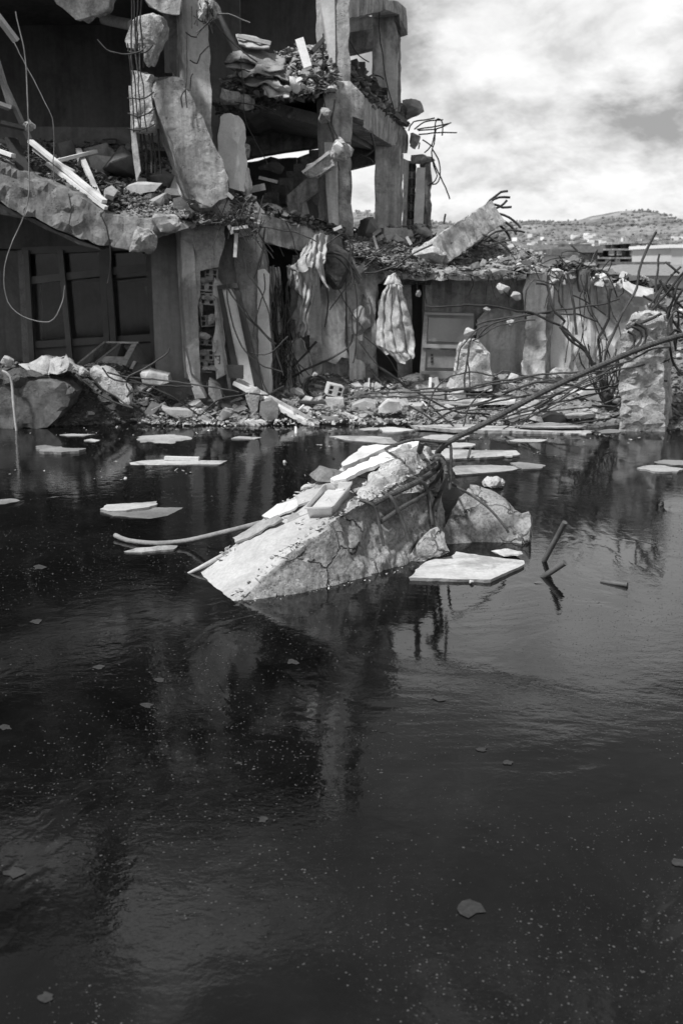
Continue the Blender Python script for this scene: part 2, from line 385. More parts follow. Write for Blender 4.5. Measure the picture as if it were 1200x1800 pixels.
def water_mat():
    m = bpy.data.materials.new('murky still water'); m.use_nodes = True; t = m.node_tree; t.nodes.clear()
    o = N(t, 'ShaderNodeOutputMaterial'); tc = N(t, 'ShaderNodeTexCoord'); vec = tc.outputs['Object']
    mpn = N(t, 'ShaderNodeMapping'); L(t, vec, mpn.inputs[0]); mpn.inputs['Scale'].default_value = (1.0, 1.25, 1)
    r1 = nz(t, mpn.outputs[0], 9.0, 3, 0.5); r2 = nz(t, mpn.outputs[0], 34.0, 3, 0.55); r3 = nz(t, vec, 2.2, 2, 0.5)
    calm = ramp(t, nz(t, vec, 0.55, 4, 0.6, 1.2), [(0.40, 0.25), (0.50, 0.9), (0.62, 1.3)])
    vo = N(t, 'ShaderNodeTexVoronoi'); vo.inputs['Scale'].default_value = 26; L(t, vec, vo.inputs['Vector'])
    drop = ramp(t, vo.outputs['Distance'], [(0.0, 1.0), (0.11, 0.5), (0.16, 0.0)])
    dg = ramp(t, nz(t, vec, 1.1, 3), [(0.45, 0.0), (0.6, 1.0)])
    h = mth(t, 'ADD', mth(t, 'MULTIPLY', mth(t, 'ADD', mth(t, 'ADD', r1, mth(t, 'MULTIPLY', r2, 0.35)), mth(t, 'MULTIPLY', r3, 1.2)), calm), mth(t, 'MULTIPLY', mth(t, 'MULTIPLY', drop, dg), 0.5))
    bp = N(t, 'ShaderNodeBump'); bp.inputs['Strength'].default_value = 1.0; bp.inputs['Distance'].default_value = 0.0014; L(t, h, bp.inputs['Height'])
    g = N(t, 'ShaderNodeBsdfGlossy'); g.inputs['Roughness'].default_value = 0.035; L(t, bp.outputs[0], g.inputs['Normal']); g.inputs['Color'].default_value = (1, 1, 1, 1)
    d = N(t, 'ShaderNodeBsdfDiffuse')
    film = ramp(t, nz(t, vec, 1.4, 7, 0.7, 0.8), [(0.35, 0.003), (0.55, 0.007), (0.75, 0.018)]); L(t, film, d.inputs['Color'])
    tr = N(t, 'ShaderNodeBsdfTransparent'); tr.inputs['Color'].default_value = (.42, .42, .42, 1)
    m1 = N(t, 'ShaderNodeMixShader'); m1.inputs[0].default_value = 0.22; L(t, d.outputs[0], m1.inputs[1]); L(t, tr.outputs[0], m1.inputs[2])
    fz = N(t, 'ShaderNodeFresnel'); fz.inputs[0].default_value = 1.52; L(t, bp.outputs[0], fz.inputs['Normal'])
    m2 = N(t, 'ShaderNodeMixShader'); L(t, fz.outputs[0], m2.inputs[0]); L(t, m1.outputs[0], m2.inputs[1]); L(t, g.outputs[0], m2.inputs[2])
    L(t, m2.outputs[0], o.inputs[0]); return m
M['water'] = water_mat()

# ================================================================== SETTING
def heightfield(name, fn, x0, x1, y0, y1, nx, ny, mt, kind='structure', smooth=180):
    v = [Vector((x0 + (x1 - x0) * i / nx, y0 + (y1 - y0) * j / ny, 0)) for j in range(ny + 1) for i in range(nx + 1)]
    for p in v: p.z = fn(p.x, p.y)
    w = nx + 1
    f = [[j * w + i, j * w + i + 1, (j + 1) * w + i + 1, (j + 1) * w + i] for j in range(ny) for i in range(nx)]
    o = mobj(name, raw_me(name, v, f, smooth), mt, loc=Vector((0, 0, 0))); return tag(o, kind=kind)
# water and its bed
me = raw_me('water', [(-30, -14, 0), (30, -14, 0), (30, 17.5, 0), (-30, 17.5, 0)], [[0, 1, 2, 3]])
tag(mobj('water', me, M['water'], loc=Vector((0, 0, 0))), kind='structure')
me = raw_me('pond_bed', [(-30, -14, -0.75), (30, -14, -0.75), (30, 18, -0.75), (-30, 18, -0.75)], [[0, 1, 2, 3]])
tag(mobj('pond_bed', me, M['soil'], loc=Vector((0, 0, 0))), kind='structure')

def sstep(a, b, x):
    t = min(1, max(0, (x - a) / (b - a))); return t * t * (3 - 2 * t)
def edge_y(x):   # where the bank meets the water
    return 15.25 - 0.45 * sstep(-3, -6, x) - 0.55 * sstep(2.6, 4.2, x) + 0.25 * noise.noise(Vector((x * 1.1, 3.3, 0)))
def bank_h(x, y):
    e = y - edge_y(x)
    h = -0.5 + 0.62 * sstep(-0.7, 0.15, e) + 0.34 * sstep(0.1, 1.8, e)
    h += 0.56 * sstep(-0.05, 0.5, e) * (1 - sstep(0.7, 1.3, e)) * sstep(-2.6, -3.6, x)   # the high earth bank on the left
    h += 0.20 * sstep(0.2, 1.2, e) * sstep(-0.9, -1.6, x) * sstep(-3.6, -2.6, x)
    h += 1.1 * sstep(0.6, 2.6, e) * sstep(4.2, 5.4, x)                            # rubble rising behind the pillar on the right
    if e > -0.5: h += 0.10 * fr((x, y, 0), 1.7, 3, 5) * sstep(-0.5, 0.3, e)
    return h
heightfield('ground_bank', bank_h, -2.6, 13, 14.0, 24, 170, 110, M['rubble'])
heightfield('shade_toned_earth_bank', bank_h, -13, -2.6, 14.0, 24, 110, 110, M['soil'])  # dark soil tone also carries the building's shade on this bank
def land(x, y):
    d = math.hypot(x, y)
    base = 0.3 + 0.004 * max(0, y - 30) * 0
    h = base + (noise.noise(Vector((x * .01, y * .01, 0))) * 1.5 if y > 40 else 0) - 0.012 * max(0, min(y - 40, 350))
    return h
def ground_out():
    v, f = [], []
    rs = [0, 18, 24, 40, 80, 160, 320, 640, 1200, 2200, 4000, 8000]
    n = 48; v.append((0, 0, -0.9))
    for r in rs[1:]:
        for k in range(n):
            a = 2 * math.pi * k / n; x, y = r * math.cos(a), r * math.sin(a) + 5
            v.append((x, y, -0.9 if r < 30 else -0.9 - 0.01 * min(r, 300)))
    for k in range(n): f.append([0, 1 + k, 1 + (k + 1) % n])
    for i in range(len(rs) - 2):
        for k in range(n):
            a = 1 + i * n + k; b = 1 + i * n + (k + 1) % n; f.append([a, a + n, b + n, b])
    return raw_me('ground', v, f, 60)
M['land'] = mat('distant ground', 0.2, 0.4, 0.02, 0.4, 0.0)
tag(mobj('ground', ground_out(), M['land'], loc=Vector((0, 0, 0))), kind='structure')

# hills, far away, with their own woods and houses
def ridge_mesh(crest, Y, back, name, mt, foot_py=470, nx=150, ny=26, seed=3, rel=1.0):
    xs = [c[0] for c in crest]
    def cy(px):
        for (a, b), (c, d) in zip(crest, crest[1:]):
            if a <= px <= c: return b + (d - b) * sstep(0, 1, (px - a) / (c - a))
        return crest[0][1] if px < crest[0][0] else crest[-1][1]
    v, f = [], []
    for j in range(ny + 1):
        t = j / ny
        for i in range(nx + 1):
            px = xs[0] + (xs[-1] - xs[0]) * i / nx
            top = P(px, cy(px), Y); y0 = Y - back
            if t <= 0.75:
                u = t / 0.75; yy = y0 + back * u; z = -4 + (top.z + 4) * (u ** 1.25)
                z += rel * back * 0.018 * fr((top.x, yy, 0), 3.2 / back, seed, 5) * math.sin(u * math.pi * 0.93)
            else:
                u = (t - 0.75) / 0.25; yy = Y + back * 0.6 * u; z = top.z - (top.z + 4) * u * u
            v.append((top.x * (yy / Y if False else 1), yy, z + rel * back * 0.004 * fr((top.x, yy, 5), 12 / back, seed + 1, 3)))
    w = nx + 1
    for j in range(ny):
        for i in range(nx): f.append([j * w + i, j * w + i + 1, (j + 1) * w + i + 1, (j + 1) * w + i])
    return tag(mobj(name, raw_me(name, v, f, 180), mt, loc=Vector((0, 0, 0))), kind='structure'), v, w
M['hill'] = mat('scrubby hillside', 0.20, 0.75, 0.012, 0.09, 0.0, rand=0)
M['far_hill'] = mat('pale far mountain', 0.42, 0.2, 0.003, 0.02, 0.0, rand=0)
HX = [(-1500, 430), (-700, 405), (-200, 396), (250, 388), (560, 384), (640, 377), (700, 390), (860, 394), (930, 387), (1010, 389), (1060, 378), (1110, 369), (1135, 368), (1168, 379), (1208, 404), (1290, 425), (1500, 415), (1900, 400), (2600, 420)]
hill, hv, hw = ridge_mesh(HX, 2600, 1500, 'hill', M['hill'], nx=260, ny=40)
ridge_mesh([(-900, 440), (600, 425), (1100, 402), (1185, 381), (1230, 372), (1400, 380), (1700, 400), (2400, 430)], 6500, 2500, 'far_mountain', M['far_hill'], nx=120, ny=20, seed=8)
# woods (one mass) and houses on the slope
def blob_mass(name, pts, mt, label=None):
    v, f = [], []
    base = [(math.cos(a), math.sin(a), 0.15) for a in (0, 1.26, 2.5, 3.8, 5.0)]
    for p, r in pts:
        k = len(v); q = [R.uniform(.7, 1.25) for _ in base]
        for (x, y, z), s in zip(base, q): v.append((p[0] + x * r * s, p[1] + y * r * s, p[2] + r * (z + R.uniform(-.1, .2))))
        v.append((p[0], p[1], p[2] + r * 1.15)); v.append((p[0], p[1], p[2] - r * .3))
        for i in range(5): f.append([k + i, k + (i + 1) % 5, k + 5]); f.append([k + (i + 1) % 5, k + i, k + 6])
    return tag(mobj(name, raw_me(name, v, f), mt, loc=Vector((0, 0, 0))), kind='stuff')
M['leaf_far'] = mat('far scrub foliage', 0.15, 0.4, 0.05, 0.5, 0, rand=0)
pts = []
rows = len(hv) // hw
for _ in range(38000):
    j = int(rows * R.uniform(0.05, 0.75)); i = R.randrange(hw)
    p = hv[min(len(hv) - 1, j * hw + i)]
    if p[0] < -300: continue
    if noise.noise(Vector((p[0] * .006, p[1] * .004, 1))) + 0.35 * (j / rows) < R.uniform(-.35, .35): continue
    pts.append(((p[0] + R.uniform(-9, 9), p[1] + R.uniform(-15, 15), p[2] + 0.5), R.uniform(1.5, 4.5)))
blob_mass('hillside_woods', pts, M['leaf_far'])
M['house'] = mat('white house wall', 0.66, 0.1, 0.2, 2, 0, rand=0.35); M['roof'] = mat('house roof', 0.22, 0.2, 0.2, 2, 0, rand=0.4)
def house_mesh(w, d, h, rh):
    v = [(-w, -d, -2), (w, -d, -2), (w, d, -2), (-w, d, -2), (-w, -d, h), (w, -d, h), (w, d, h), (-w, d, h)]
    return raw_me('wall', v, BOXF), raw_me('roof', [(-w * 1.08, -d * 1.1, h), (w * 1.08, -d * 1.1, h), (w * 1.08, d * 1.1, h), (-w * 1.08, d * 1.1, h), (-w * .6, 0, h + rh), (w * .6, 0, h + rh)],
            [[3, 2, 1, 0], [0, 1, 5, 4], [1, 2, 5], [2, 3, 4, 5], [3, 0, 4]])
hm = [house_mesh(R.uniform(4, 8), R.uniform(4, 6), R.uniform(5, 12), R.uniform(.4, 3)) for _ in range(6)]
for w_, r_ in hm: w_.materials.append(M['house']); r_.materials.append(M['roof'])
n = 0
while n < 190:
    j = int(rows * (R.random() ** 1.7) * 0.5); i = R.randrange(hw); p = hv[j * hw + i]
    px = 600 + p[0] / p[1] * F
    if not (600 < px < 1330) or (650 < px < 800): continue
    e = empty('house', (p[0] + R.uniform(-10, 10), p[1] + R.uniform(-20, 20), p[2]), 'small pale house among the town houses climbing the distant hillside', 'house', 'houses on the distant hillside')
    e.rotation_euler.z = R.uniform(0, 3)
    for nm, mm in zip(('wall', 'roof'), R.choice(hm)):
        c = bpy.data.objects.new(nm, mm); COL.objects.link(c); c.parent = e
    n += 1
# mid distance buildings
def simple_building(px0, px1, py0, py1, Y, depth, wallm, label, cat='building', roof=None, name='building', rh=0.4):
    a, b = P(px0, py1, Y), P(px1, py0, Y)
    e = empty(name, ((a.x + b.x) / 2, Y + depth / 2, min(a.z, -1)), label, cat)
    boxp('wall', a.x, b.x, Y, Y + depth, min(a.z, -1.2), b.z, wallm, e, edge=50, amp=0, chip=0)
    if roof: boxp('roof', a.x - .3, b.x + .3, Y - .3, Y + depth + .3, b.z + .005, b.z + rh, roof, e, edge=50, amp=0, chip=0)
    return e, a, b
simple_building(1176, 1260, 436, 480, 90, 12, M['house'], 'plain white gabled block at the far right behind the rubble', roof=M['house'], rh=.3)
def windows(e, a, b, Y, n, rows=1):
    H = b.z - max(a.z, -1.2)
    for r_ in range(rows):
        for k in range(n):
            x = a.x + (b.x - a.x) * (k + .5) / n; w = (b.x - a.x) / n * .25; z = b.z - .5 - 1.3 * r_
            boxp('window', x - w, x + w, Y - .06, Y + .02, z - .75, z, M['inner'], e, edge=50, amp=0, chip=0)
for (pa, pb, py, Yk, mm, nw, lb) in ((862, 922, 447, 74, 'concrete_dark', 4, 'dark low shed furthest left behind the dusty mound'), (925, 972, 441, 88, 'chunk_a', 3, 'grey low house behind the pilaster'), (974, 1008, 449, 66, 'house', 2, 'small white hut behind the dark peaked lump'), (1011, 1050, 444, 80, 'concrete_dark', 3, 'dark flat building left of the unfinished frame'), (900, 950, 436, 150, 'chunk_b', 4, 'pale two storey house beyond the low sheds'), (985, 1035, 434, 170, 'chunk_a', 4, 'grey two storey house beyond the white hut')):
    e, a, b = simple_building(pa, pb, py, 470, Yk, 8, M[mm], lb, roof=M[R.choice(['chunk_a', 'concrete_dark'])], rh=R.uniform(.2, .5)); windows(e, a, b, Yk, nw)
e, a, b = simple_building(1080, 1168, 464, 500, 75, 6, M['house'], 'low white walled building in front of the unfinished frame', roof=M['concrete_dark'], rh=.15); windows(e, a, b, 75, 6)
tag(e, kind='thing')
e, a, b = simple_building(1105, 1290, 484, 540, 45, 9, M['house'], 'grey pitched roof house behind the tangle of rods', name='house', cat='house')
x0, x1 = a.x - .5, b.x + 1
me = raw_me('roof', [(x0, 44.4, b.z), (x1, 44.4, b.z), (x1, 54.6, b.z), (x0, 54.6, b.z), (x0 + 1.2, 49.5, b.z + .45), (x1 - 1, 49.5, b.z + .45)], [[3, 2, 1, 0], [0, 1, 5, 4], [1, 2, 5], [2, 3, 4, 5], [3, 0, 4]])
mobj('roof', me, M['chunk_a'], e)
# unfinished concrete frame
Y = 110; e = empty('unfinished_building', (P(1100, 470, Y).x, Y, -1.5), 'unfinished bare concrete frame building with open storeys', 'building')
def fx(px): return P(px, 450, Y).x
def fz(py): return P(1100, py, Y).z
for (pa, pb, py, th) in ((1040, 1165, 470, 3), (1050, 1155, 452, 3), (1062, 1150, 437, 3), (1098, 1160, 424, 4)):
    boxp('slab', fx(pa), fx(pb), Y, Y + 11, fz(py + th), fz(py), M['concrete'], e, edge=50, amp=0, chip=0)
for pa, ya, yb in ((1044, 470, 500), (1070, 452, 468), (1086, 452, 468), (1088, 437, 449), (1112, 427, 449), (1130, 427, 449), (1150, 427, 449), (1118, 452, 468), (1145, 452, 468), (1075, 437, 449), (1066, 470, 500), (1110, 470, 500), (1140, 470, 500), (1120, 414, 424), (1135, 416, 424)):
    for k in (0.15, 8):
        boxp('column', fx(pa) - .25, fx(pa) + .25, Y + k, Y + k + .5, fz(yb), fz(ya) - .02, M['concrete'], e, edge=50, amp=0, chip=0)
boxp('wall', fx(1090), fx(1150), Y + 9, Y + 9.3, fz(468), fz(427), M['inner'], e, edge=50, amp=0, chip=0)
# low scatter of town roofs just below the horizon
for k in range(46):
    px = R.uniform(830, 1250); Yk = R.uniform(900, 1700); e = empty('house', (P(px, 455, Yk).x, Yk, -4), 'low flat roofed house of the town on the plain before the hill', 'house', 'houses on the plain')
    for nm, mm in zip(('wall', 'roof'), R.choice(hm)):
        c = bpy.data.objects.new(nm, mm); COL.objects.link(c); c.parent = e
pts = [((P(px, 455, Yk).x, Yk, -1.5), R.uniform(1.5, 3)) for px, Yk in ((R.uniform(780, 1290), R.uniform(130, 700)) for _ in range(260))]
blob_mass('town_shrubbery', pts, M['leaf_far'])

# ================================================================== MAIN RUIN
A_ = Vector((0.233, 0.972, 0)); B_ = Vector((-0.972, 0.233, 0))
BR = empty('ruined_building', (-2.0, 17.0, 0.0), 'half collapsed concrete building with open storeys above the flooded ground', 'ruin')
def bp_(name, poly, Y, dv, m, **k): return prism(name, poly, Y, dv, M[m], BR, **k)
K = dict(edge=0.16, amp=0.015, chip=0.05)
Z0 = Vector((0, 0, 0))
# inner faces (rooms): far walls, side wall, ceilings, all with thickness
def bx(name, x0, x1, y0, y1, z0, z1, m, **k):
    kk = dict(edge=0.9, amp=0.01, chip=0.02); kk.update(k)
    return boxp(name, x0, x1, y0, y1, z0, z1, M[m], BR, **kk)
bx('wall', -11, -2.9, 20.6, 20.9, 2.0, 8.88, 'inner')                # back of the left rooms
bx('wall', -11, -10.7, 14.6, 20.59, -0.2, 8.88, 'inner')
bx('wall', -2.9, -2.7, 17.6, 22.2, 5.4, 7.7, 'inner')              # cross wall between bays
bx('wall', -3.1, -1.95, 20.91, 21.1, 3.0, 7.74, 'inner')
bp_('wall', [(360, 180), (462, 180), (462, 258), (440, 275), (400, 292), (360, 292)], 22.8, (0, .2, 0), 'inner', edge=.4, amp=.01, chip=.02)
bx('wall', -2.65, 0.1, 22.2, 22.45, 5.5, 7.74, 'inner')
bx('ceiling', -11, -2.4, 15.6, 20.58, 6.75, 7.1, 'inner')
bx('ceiling', -2.69, 0.35, 17.1, 22.15, 7.75, 8.05, 'inner')
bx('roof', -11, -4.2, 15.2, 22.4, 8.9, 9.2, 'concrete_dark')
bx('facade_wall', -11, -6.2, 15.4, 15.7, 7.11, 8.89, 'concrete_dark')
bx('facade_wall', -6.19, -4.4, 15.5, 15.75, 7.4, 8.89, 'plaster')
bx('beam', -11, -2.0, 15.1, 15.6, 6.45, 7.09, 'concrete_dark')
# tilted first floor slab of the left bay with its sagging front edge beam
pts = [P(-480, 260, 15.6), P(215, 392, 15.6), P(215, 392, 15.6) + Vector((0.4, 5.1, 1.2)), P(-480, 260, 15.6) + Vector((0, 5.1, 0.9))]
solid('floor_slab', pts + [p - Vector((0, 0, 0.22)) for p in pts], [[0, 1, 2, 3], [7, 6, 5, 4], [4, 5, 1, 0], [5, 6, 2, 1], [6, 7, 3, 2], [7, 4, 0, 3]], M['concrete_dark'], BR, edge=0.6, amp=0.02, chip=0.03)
top = [(-260, 196), (-120, 236), (0, 286), (40, 302), (70, 316), (100, 326), (140, 344), (170, 362), (200, 378), (235, 380), (275, 388), (320, 392)]
bot = [(330, 402), (300, 408), (262, 424), (232, 440), (200, 436), (165, 430), (140, 422), (100, 404), (60, 384), (30, 372), (0, 356), (-120, 300), (-260, 250)]
bp_('edge_beam', top + bot, 14.7, (0.05, 0.55, 0.06), 'concrete_shaded', edge=0.09, amp=0.04, chip=0.06)
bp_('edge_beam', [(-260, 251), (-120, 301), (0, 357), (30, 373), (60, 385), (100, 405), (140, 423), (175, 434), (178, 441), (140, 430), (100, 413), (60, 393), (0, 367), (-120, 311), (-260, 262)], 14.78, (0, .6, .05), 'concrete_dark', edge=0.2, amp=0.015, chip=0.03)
# ground floor room behind, with its window wall
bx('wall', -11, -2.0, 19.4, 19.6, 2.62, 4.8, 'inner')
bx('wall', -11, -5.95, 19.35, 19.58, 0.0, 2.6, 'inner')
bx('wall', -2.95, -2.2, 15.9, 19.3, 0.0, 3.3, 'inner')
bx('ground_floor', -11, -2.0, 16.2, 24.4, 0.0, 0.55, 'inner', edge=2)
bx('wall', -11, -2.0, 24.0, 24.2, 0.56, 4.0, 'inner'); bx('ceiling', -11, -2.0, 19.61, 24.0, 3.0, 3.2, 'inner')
bp_('post', [(31, 440), (46, 438), (58, 640), (41, 642)], 19.0, (0, .3, 0), 'chunk_a', edge=.4, amp=.005, chip=.01)
WF = empty('window_frame', (0, 0, 0)); WF.parent = BR; WF.location = Vector(P(190, 640, 18.9)) - BR.location
def wbar(name, p, q, w, Yb, m='paint_metal', par=None):
    a, b = P(p[0], p[1], Yb), P(q[0], q[1], Yb)
    return bar(name, a, b, w, 0.09, M[m], par or WF, up=Vector((0, 1, 0)) )
M['frame'] = mat('dark window frame', 0.15, 0.2, 3, 40, 0.2, rough=0.5)
for p, q, w, yy in (((46, 494), (335, 461), .13, 18.95), ((55, 606), (335, 589), .13, 18.95), ((40, 441), (335, 430), .12, 18.95), ((60, 640), (335, 645), .12, 18.95),
                ((107, 440), (125, 640), .10, 18.85), ((179, 436), (191, 640), .11, 18.85), ((189, 436), (203, 640), .11, 18.84), ((261, 432), (273, 640), .11, 18.85), ((47, 440), (58, 640), .09, 18.85), ((331, 430), (336, 640), .1, 18.85)):
    wbar('bar', p, q, w, yy, 'frame')
def quadplate(name, poly, Y, th, m, par, **k): return prism(name, poly, Y, (0, th, 0), M[m], par, edge=5, amp=0, chip=0)
cols = [(50, 108, 60, 124), (112, 180, 127, 192), (194, 262, 204, 272), (266, 332, 275, 335)]
for (a0, a1, b0, b1) in cols:
    quadplate('pane', [(a0, 446), (a1, 443), (a1 + 3, 484), (a0 + 3, 490)], 19.02, .01, 'glass', WF)
    quadplate('pane', [(a0 + 4, 494), (a1 + 4, 487), (b1, 596), (b0, 600)], 19.02, .01, 'glass', WF)
    quadplate('panel', [(b0 - 1, 607), (b1 - 1, 602), (b1 + 2, 642), (b0 + 2, 642)], 19.02, .04, 'frame', WF)
# things glimpsed inside
bar('post', P(70, 600, 22), P(70, 500, 22), .1, .1, M['chunk_b'], BR)
tag(bar('board', P(268, 500, 21.5), P(296, 585, 21.5), .35, .04, M['panel'], up=Vector((0, 1, 0))), 'pale board leaning inside the dark room behind the right hand pane', 'board')

# column with the lighter narrow face, lower storey
def column(pf, Yf, depth, m='concrete', side=None, **k):
    kk = dict(edge=0.13, amp=0.012, chip=0.035); kk.update(k); kk['edge'] = min(.12, kk['edge']); kk['chip'] = kk['chip'] + .03; kk['amp'] += .006
    return bp_('column', pf, Yf, depth, m, **kk)
column([(336, 372), (398, 366), (396, 420), (385, 470), (352, 476), (351, 560), (352, 672), (346, 672), (340, 520)], 15.5, (-.28, .55, 0), 'concrete')
bp_('plaster_coat', [(316, 388), (338, 390), (349, 560), (353, 672), (333, 668), (323, 540)], 15.46, (-.12, .3, 0), 'plaster', edge=.12, amp=.008, chip=.02)
bx('wall', -2.35, -1.55, 15.95, 16.2, 0.1, 3.1, 'concrete_dark', edge=.2, amp=.02, chip=.04)
# exposed brickwork beside it: each brick a part
def hollow_brick(w, d, h):
    """clay block with six recessed cells in its end face"""
    v, f = [], []
    def q(a, b, c, e): i = len(v); v.extend([a, b, c, e]); f.append([i, i + 1, i + 2, i + 3])
    X = [-w / 2, -w / 2 * .86, -w * .17, -w * .11, w * .11, w * .17, w / 2 * .86, w / 2]; Zs = [0, h * .12, h * .45, h * .55, h * .88, h]
    for i in range(7):
        for j in range(5):
            hole = i in (1, 5) and j in (1, 3)
            x0, x1, z0, z1 = X[i], X[i + 1], Zs[j], Zs[j + 1]; y = 0
            if hole:
                y = d * .7
                q((x0, 0, z0), (x0, y, z0), (x0, y, z1), (x0, 0, z1)); q((x1, 0, z0), (x1, 0, z1), (x1, y, z1), (x1, y, z0))
                q((x0, 0, z0), (x1, 0, z0), (x1, y, z0), (x0, y, z0)); q((x0, 0, z1), (x0, y, z1), (x1, y, z1), (x1, 0, z1))
            q((x0, y, z0), (x1, y, z0), (x1, y, z1), (x0, y, z1))
    a, b = -w / 2, w / 2
    q((a, 0, 0), (a, 0, h), (a, d, h), (a, d, 0)); q((b, 0, 0), (b, d, 0), (b, d, h), (b, 0, h)); q((a, 0, h), (b, 0, h), (b, d, h), (a, d, h)); q((a, 0, 0), (a, d, 0), (b, d, 0), (b, 0, 0)); q((a, d, 0), (a, d, h), (b, d, h), (b, d, 0))
    return raw_me('brick', v, f)
def put(me, name, loc, rot=(0, 0, 0), m=None, parent=None, scale=(1, 1, 1)):
    o = bpy.data.objects.new(name, me); COL.objects.link(o)
    if parent is not None: o.parent = parent; loc = Vector(loc) - parent.location
    o.location = loc; o.rotation_euler = rot; o.scale = scale
    if m is not None:
        if not me.materials: me.materials.append(m)
        o.material_slots[0].link = 'OBJECT'; o.material_slots[0].material = m
    return o
HB = hollow_brick(.26, .2, .18); HB.materials.append(M['brick'])
for k, (px, py, rz, s) in enumerate(((363, 512, .1, 1.0), (364, 536, -.1, 1.05), (366, 574, .25, .95), (362, 607, .1, .9), (364, 634, -.2, .95), (361, 655, .1, 1.0), (378, 640, -.3, .8), (371, 492, .05, .9))):
    o = put(HB, 'brick', P(px, py, 15.62), (R.uniform(-.1, .1), R.uniform(-.08, .08), rz), M['brick'] if k % 3 else M['chunk_a'], BR, (s * R.uniform(.75, .95), s, s * R.uniform(.8, 1.05)))
bp_('plaster_coat', [(376, 486), (386, 500), (388, 560), (390, 600), (396, 660), (380, 668), (372, 600), (378, 570), (374, 520)], 15.6, (.02, .25, 0), 'plaster', edge=.1, amp=.015, chip=.03)
# second column, leaning, smooth grey with a strip of white plaster
column([(408, 412), (426, 400), (452, 404), (461, 440), (466, 480), (470, 560), (476, 694), (442, 694), (430, 600), (414, 500)], 15.9, (.05, .6, 0), 'concrete', amp=.01, chip=.02)
bp_('plaster_coat', [(452, 474), (462, 472), (470, 482), (470, 540), (474, 600), (475, 690), (458, 690), (455, 640), (452, 560)], 15.86, (.03, .1, 0), 'plaster_white', edge=.09, amp=.01, chip=.03)
# upper part of first column and the snapped slab leaning on it
bp_('column', [(318, -60), (366, -60), (368, 40), (371, 100), (373, 180), (374, 260), (384, 380), (330, 380), (322, 230), (320, 120)], 15.6, (-.22, .5, 0), 'plaster', edge=.12, amp=.014, chip=.05)
bp_('plaster_coat', [(296, 26), (319, 26), (322, 132), (306, 132), (297, 120)], 15.85, (.02, .3, 0), 'concrete_dark', edge=.12, amp=.01, chip=.02)  # column's left side face, its shade put into the dark colour
o = prism('snapped_slab', [(280, 142), (300, 136), (318, 134), (326, 142), (338, 170), (356, 205), (374, 250), (392, 282), (402, 312), (402, 346), (386, 354), (372, 366), (354, 366), (342, 352), (326, 312), (296, 232), (284, 205), (270, 172), (272, 148)], 15.1, (-.22, .38, .06), M['concrete'], edge=.07, amp=.022, chip=.025)
tag(o, 'large pale snapped concrete slab leaning steeply against the left column', 'concrete slab')
# joint of rubble above the first column
def hp(px, py, Y, w, h, d, n=14, seed=None):
    rr = random.Random(seed if seed is not None else R.random()); c = P(px, py, Y); o = []
    s = Y / F
    for _ in range(n):
        v = Vector((rr.gauss(0, 1), rr.gauss(0, 1), rr.gauss(0, 1))).normalized()
        o.append(c + Vector((v.x * w * s / 2, v.y * d / 2, v.z * h * s / 2)) * rr.uniform(.85, 1.1))
    return o
hull('joint', hp(372, 376, 15.5, 110, 62, .8, 22, 5), M['broken'], BR, edge=.09, amp=.05, chip=.03)
hull('joint', hp(430, 398, 15.8, 70, 40, .7, 20, 8), M['broken'], BR, edge=.09, amp=.05, chip=.03)
# fallen pieces caught at the top left
tag(prism('broken_beam', [(70, -40), (100, 8), (133, 36), (150, 38), (163, 27), (180, 27), (193, 13), (197, -30)], 15.6, (0, .5, .1), M['broken'], edge=.1, amp=.05, chip=.06), 'ragged broken beam end hanging at the top left of the dark room', 'concrete beam')
tag(prism('broken_beam', [(246, -30), (254, 4), (282, 22), (300, 26), (316, 26), (324, -30)], 15.25, (-.05, .5, .1), M['concrete'], edge=.1, amp=.03, chip=.05), 'beam stub with a white patch jutting above the first column', 'concrete beam')
tube('pipe', [P(183, 34, 17), P(232, 44, 16.4)], .08, M['chunk_a'], BR, seg=10)
# hanging pieces threaded on bars
tag(prism('hanging_column_piece', [(232, 34), (242, 28), (262, 22), (280, 30), (287, 46), (280, 66), (268, 92), (259, 117), (250, 96), (238, 88), (222, 84), (217, 68), (224, 50)], 15.0, (.05, .35, .05), M['broken'], edge=.07, amp=.04, chip=.05), 'pointed broken column piece hanging on bars, crumbled on its left side', 'concrete piece')
tag(prism('hanging_column_piece', [(231, 124), (250, 126), (266, 129), (266, 160), (270, 200), (273, 222), (258, 232), (234, 233), (229, 200), (228, 150)], 15.1, (.05, .35, 0), M['broken'], edge=.07, amp=.035, chip=.05), 'square broken column piece hung on vertical bars below the pointed one', 'concrete piece')
bp_('plaster_coat', [(226, 150), (231, 150), (240, 240), (248, 300), (240, 320), (232, 260)], 15.2, (0, .06, 0), 'plaster', edge=.1, amp=.01, chip=.02)

# ---- middle bay
# the tall corner column, full height
column([(589, -190), (614, -180), (614, 0), (616, 140), (616, 200), (619, 300), (621, 414), (594, 420), (591, 300), (590, 180)], 17.0, (-.32, .35, 0), 'concrete', edge=.2, amp=.006, chip=.015)
bp_('plaster_coat', [(562, -180), (588, -186), (589, 60), (590, 150), (584, 141), (573, 60), (564, 10)], 16.98, (-.02, .3, 0), 'plaster_white', edge=.2, amp=.005, chip=.012)
bp_('plaster_coat', [(570, 250), (592, 250), (594, 330), (596, 412), (578, 412), (573, 330)], 16.97, (-.02, .35, 0), 'plaster', edge=.2, amp=.006, chip=.015)
bp_('corbel', [(574, 146), (590, 138), (616, 142), (640, 168), (640, 214), (620, 205), (616, 250), (590, 250), (580, 205), (566, 190)], 16.8, (0, .7, 0), 'concrete', edge=.1, amp=.02, chip=.05)
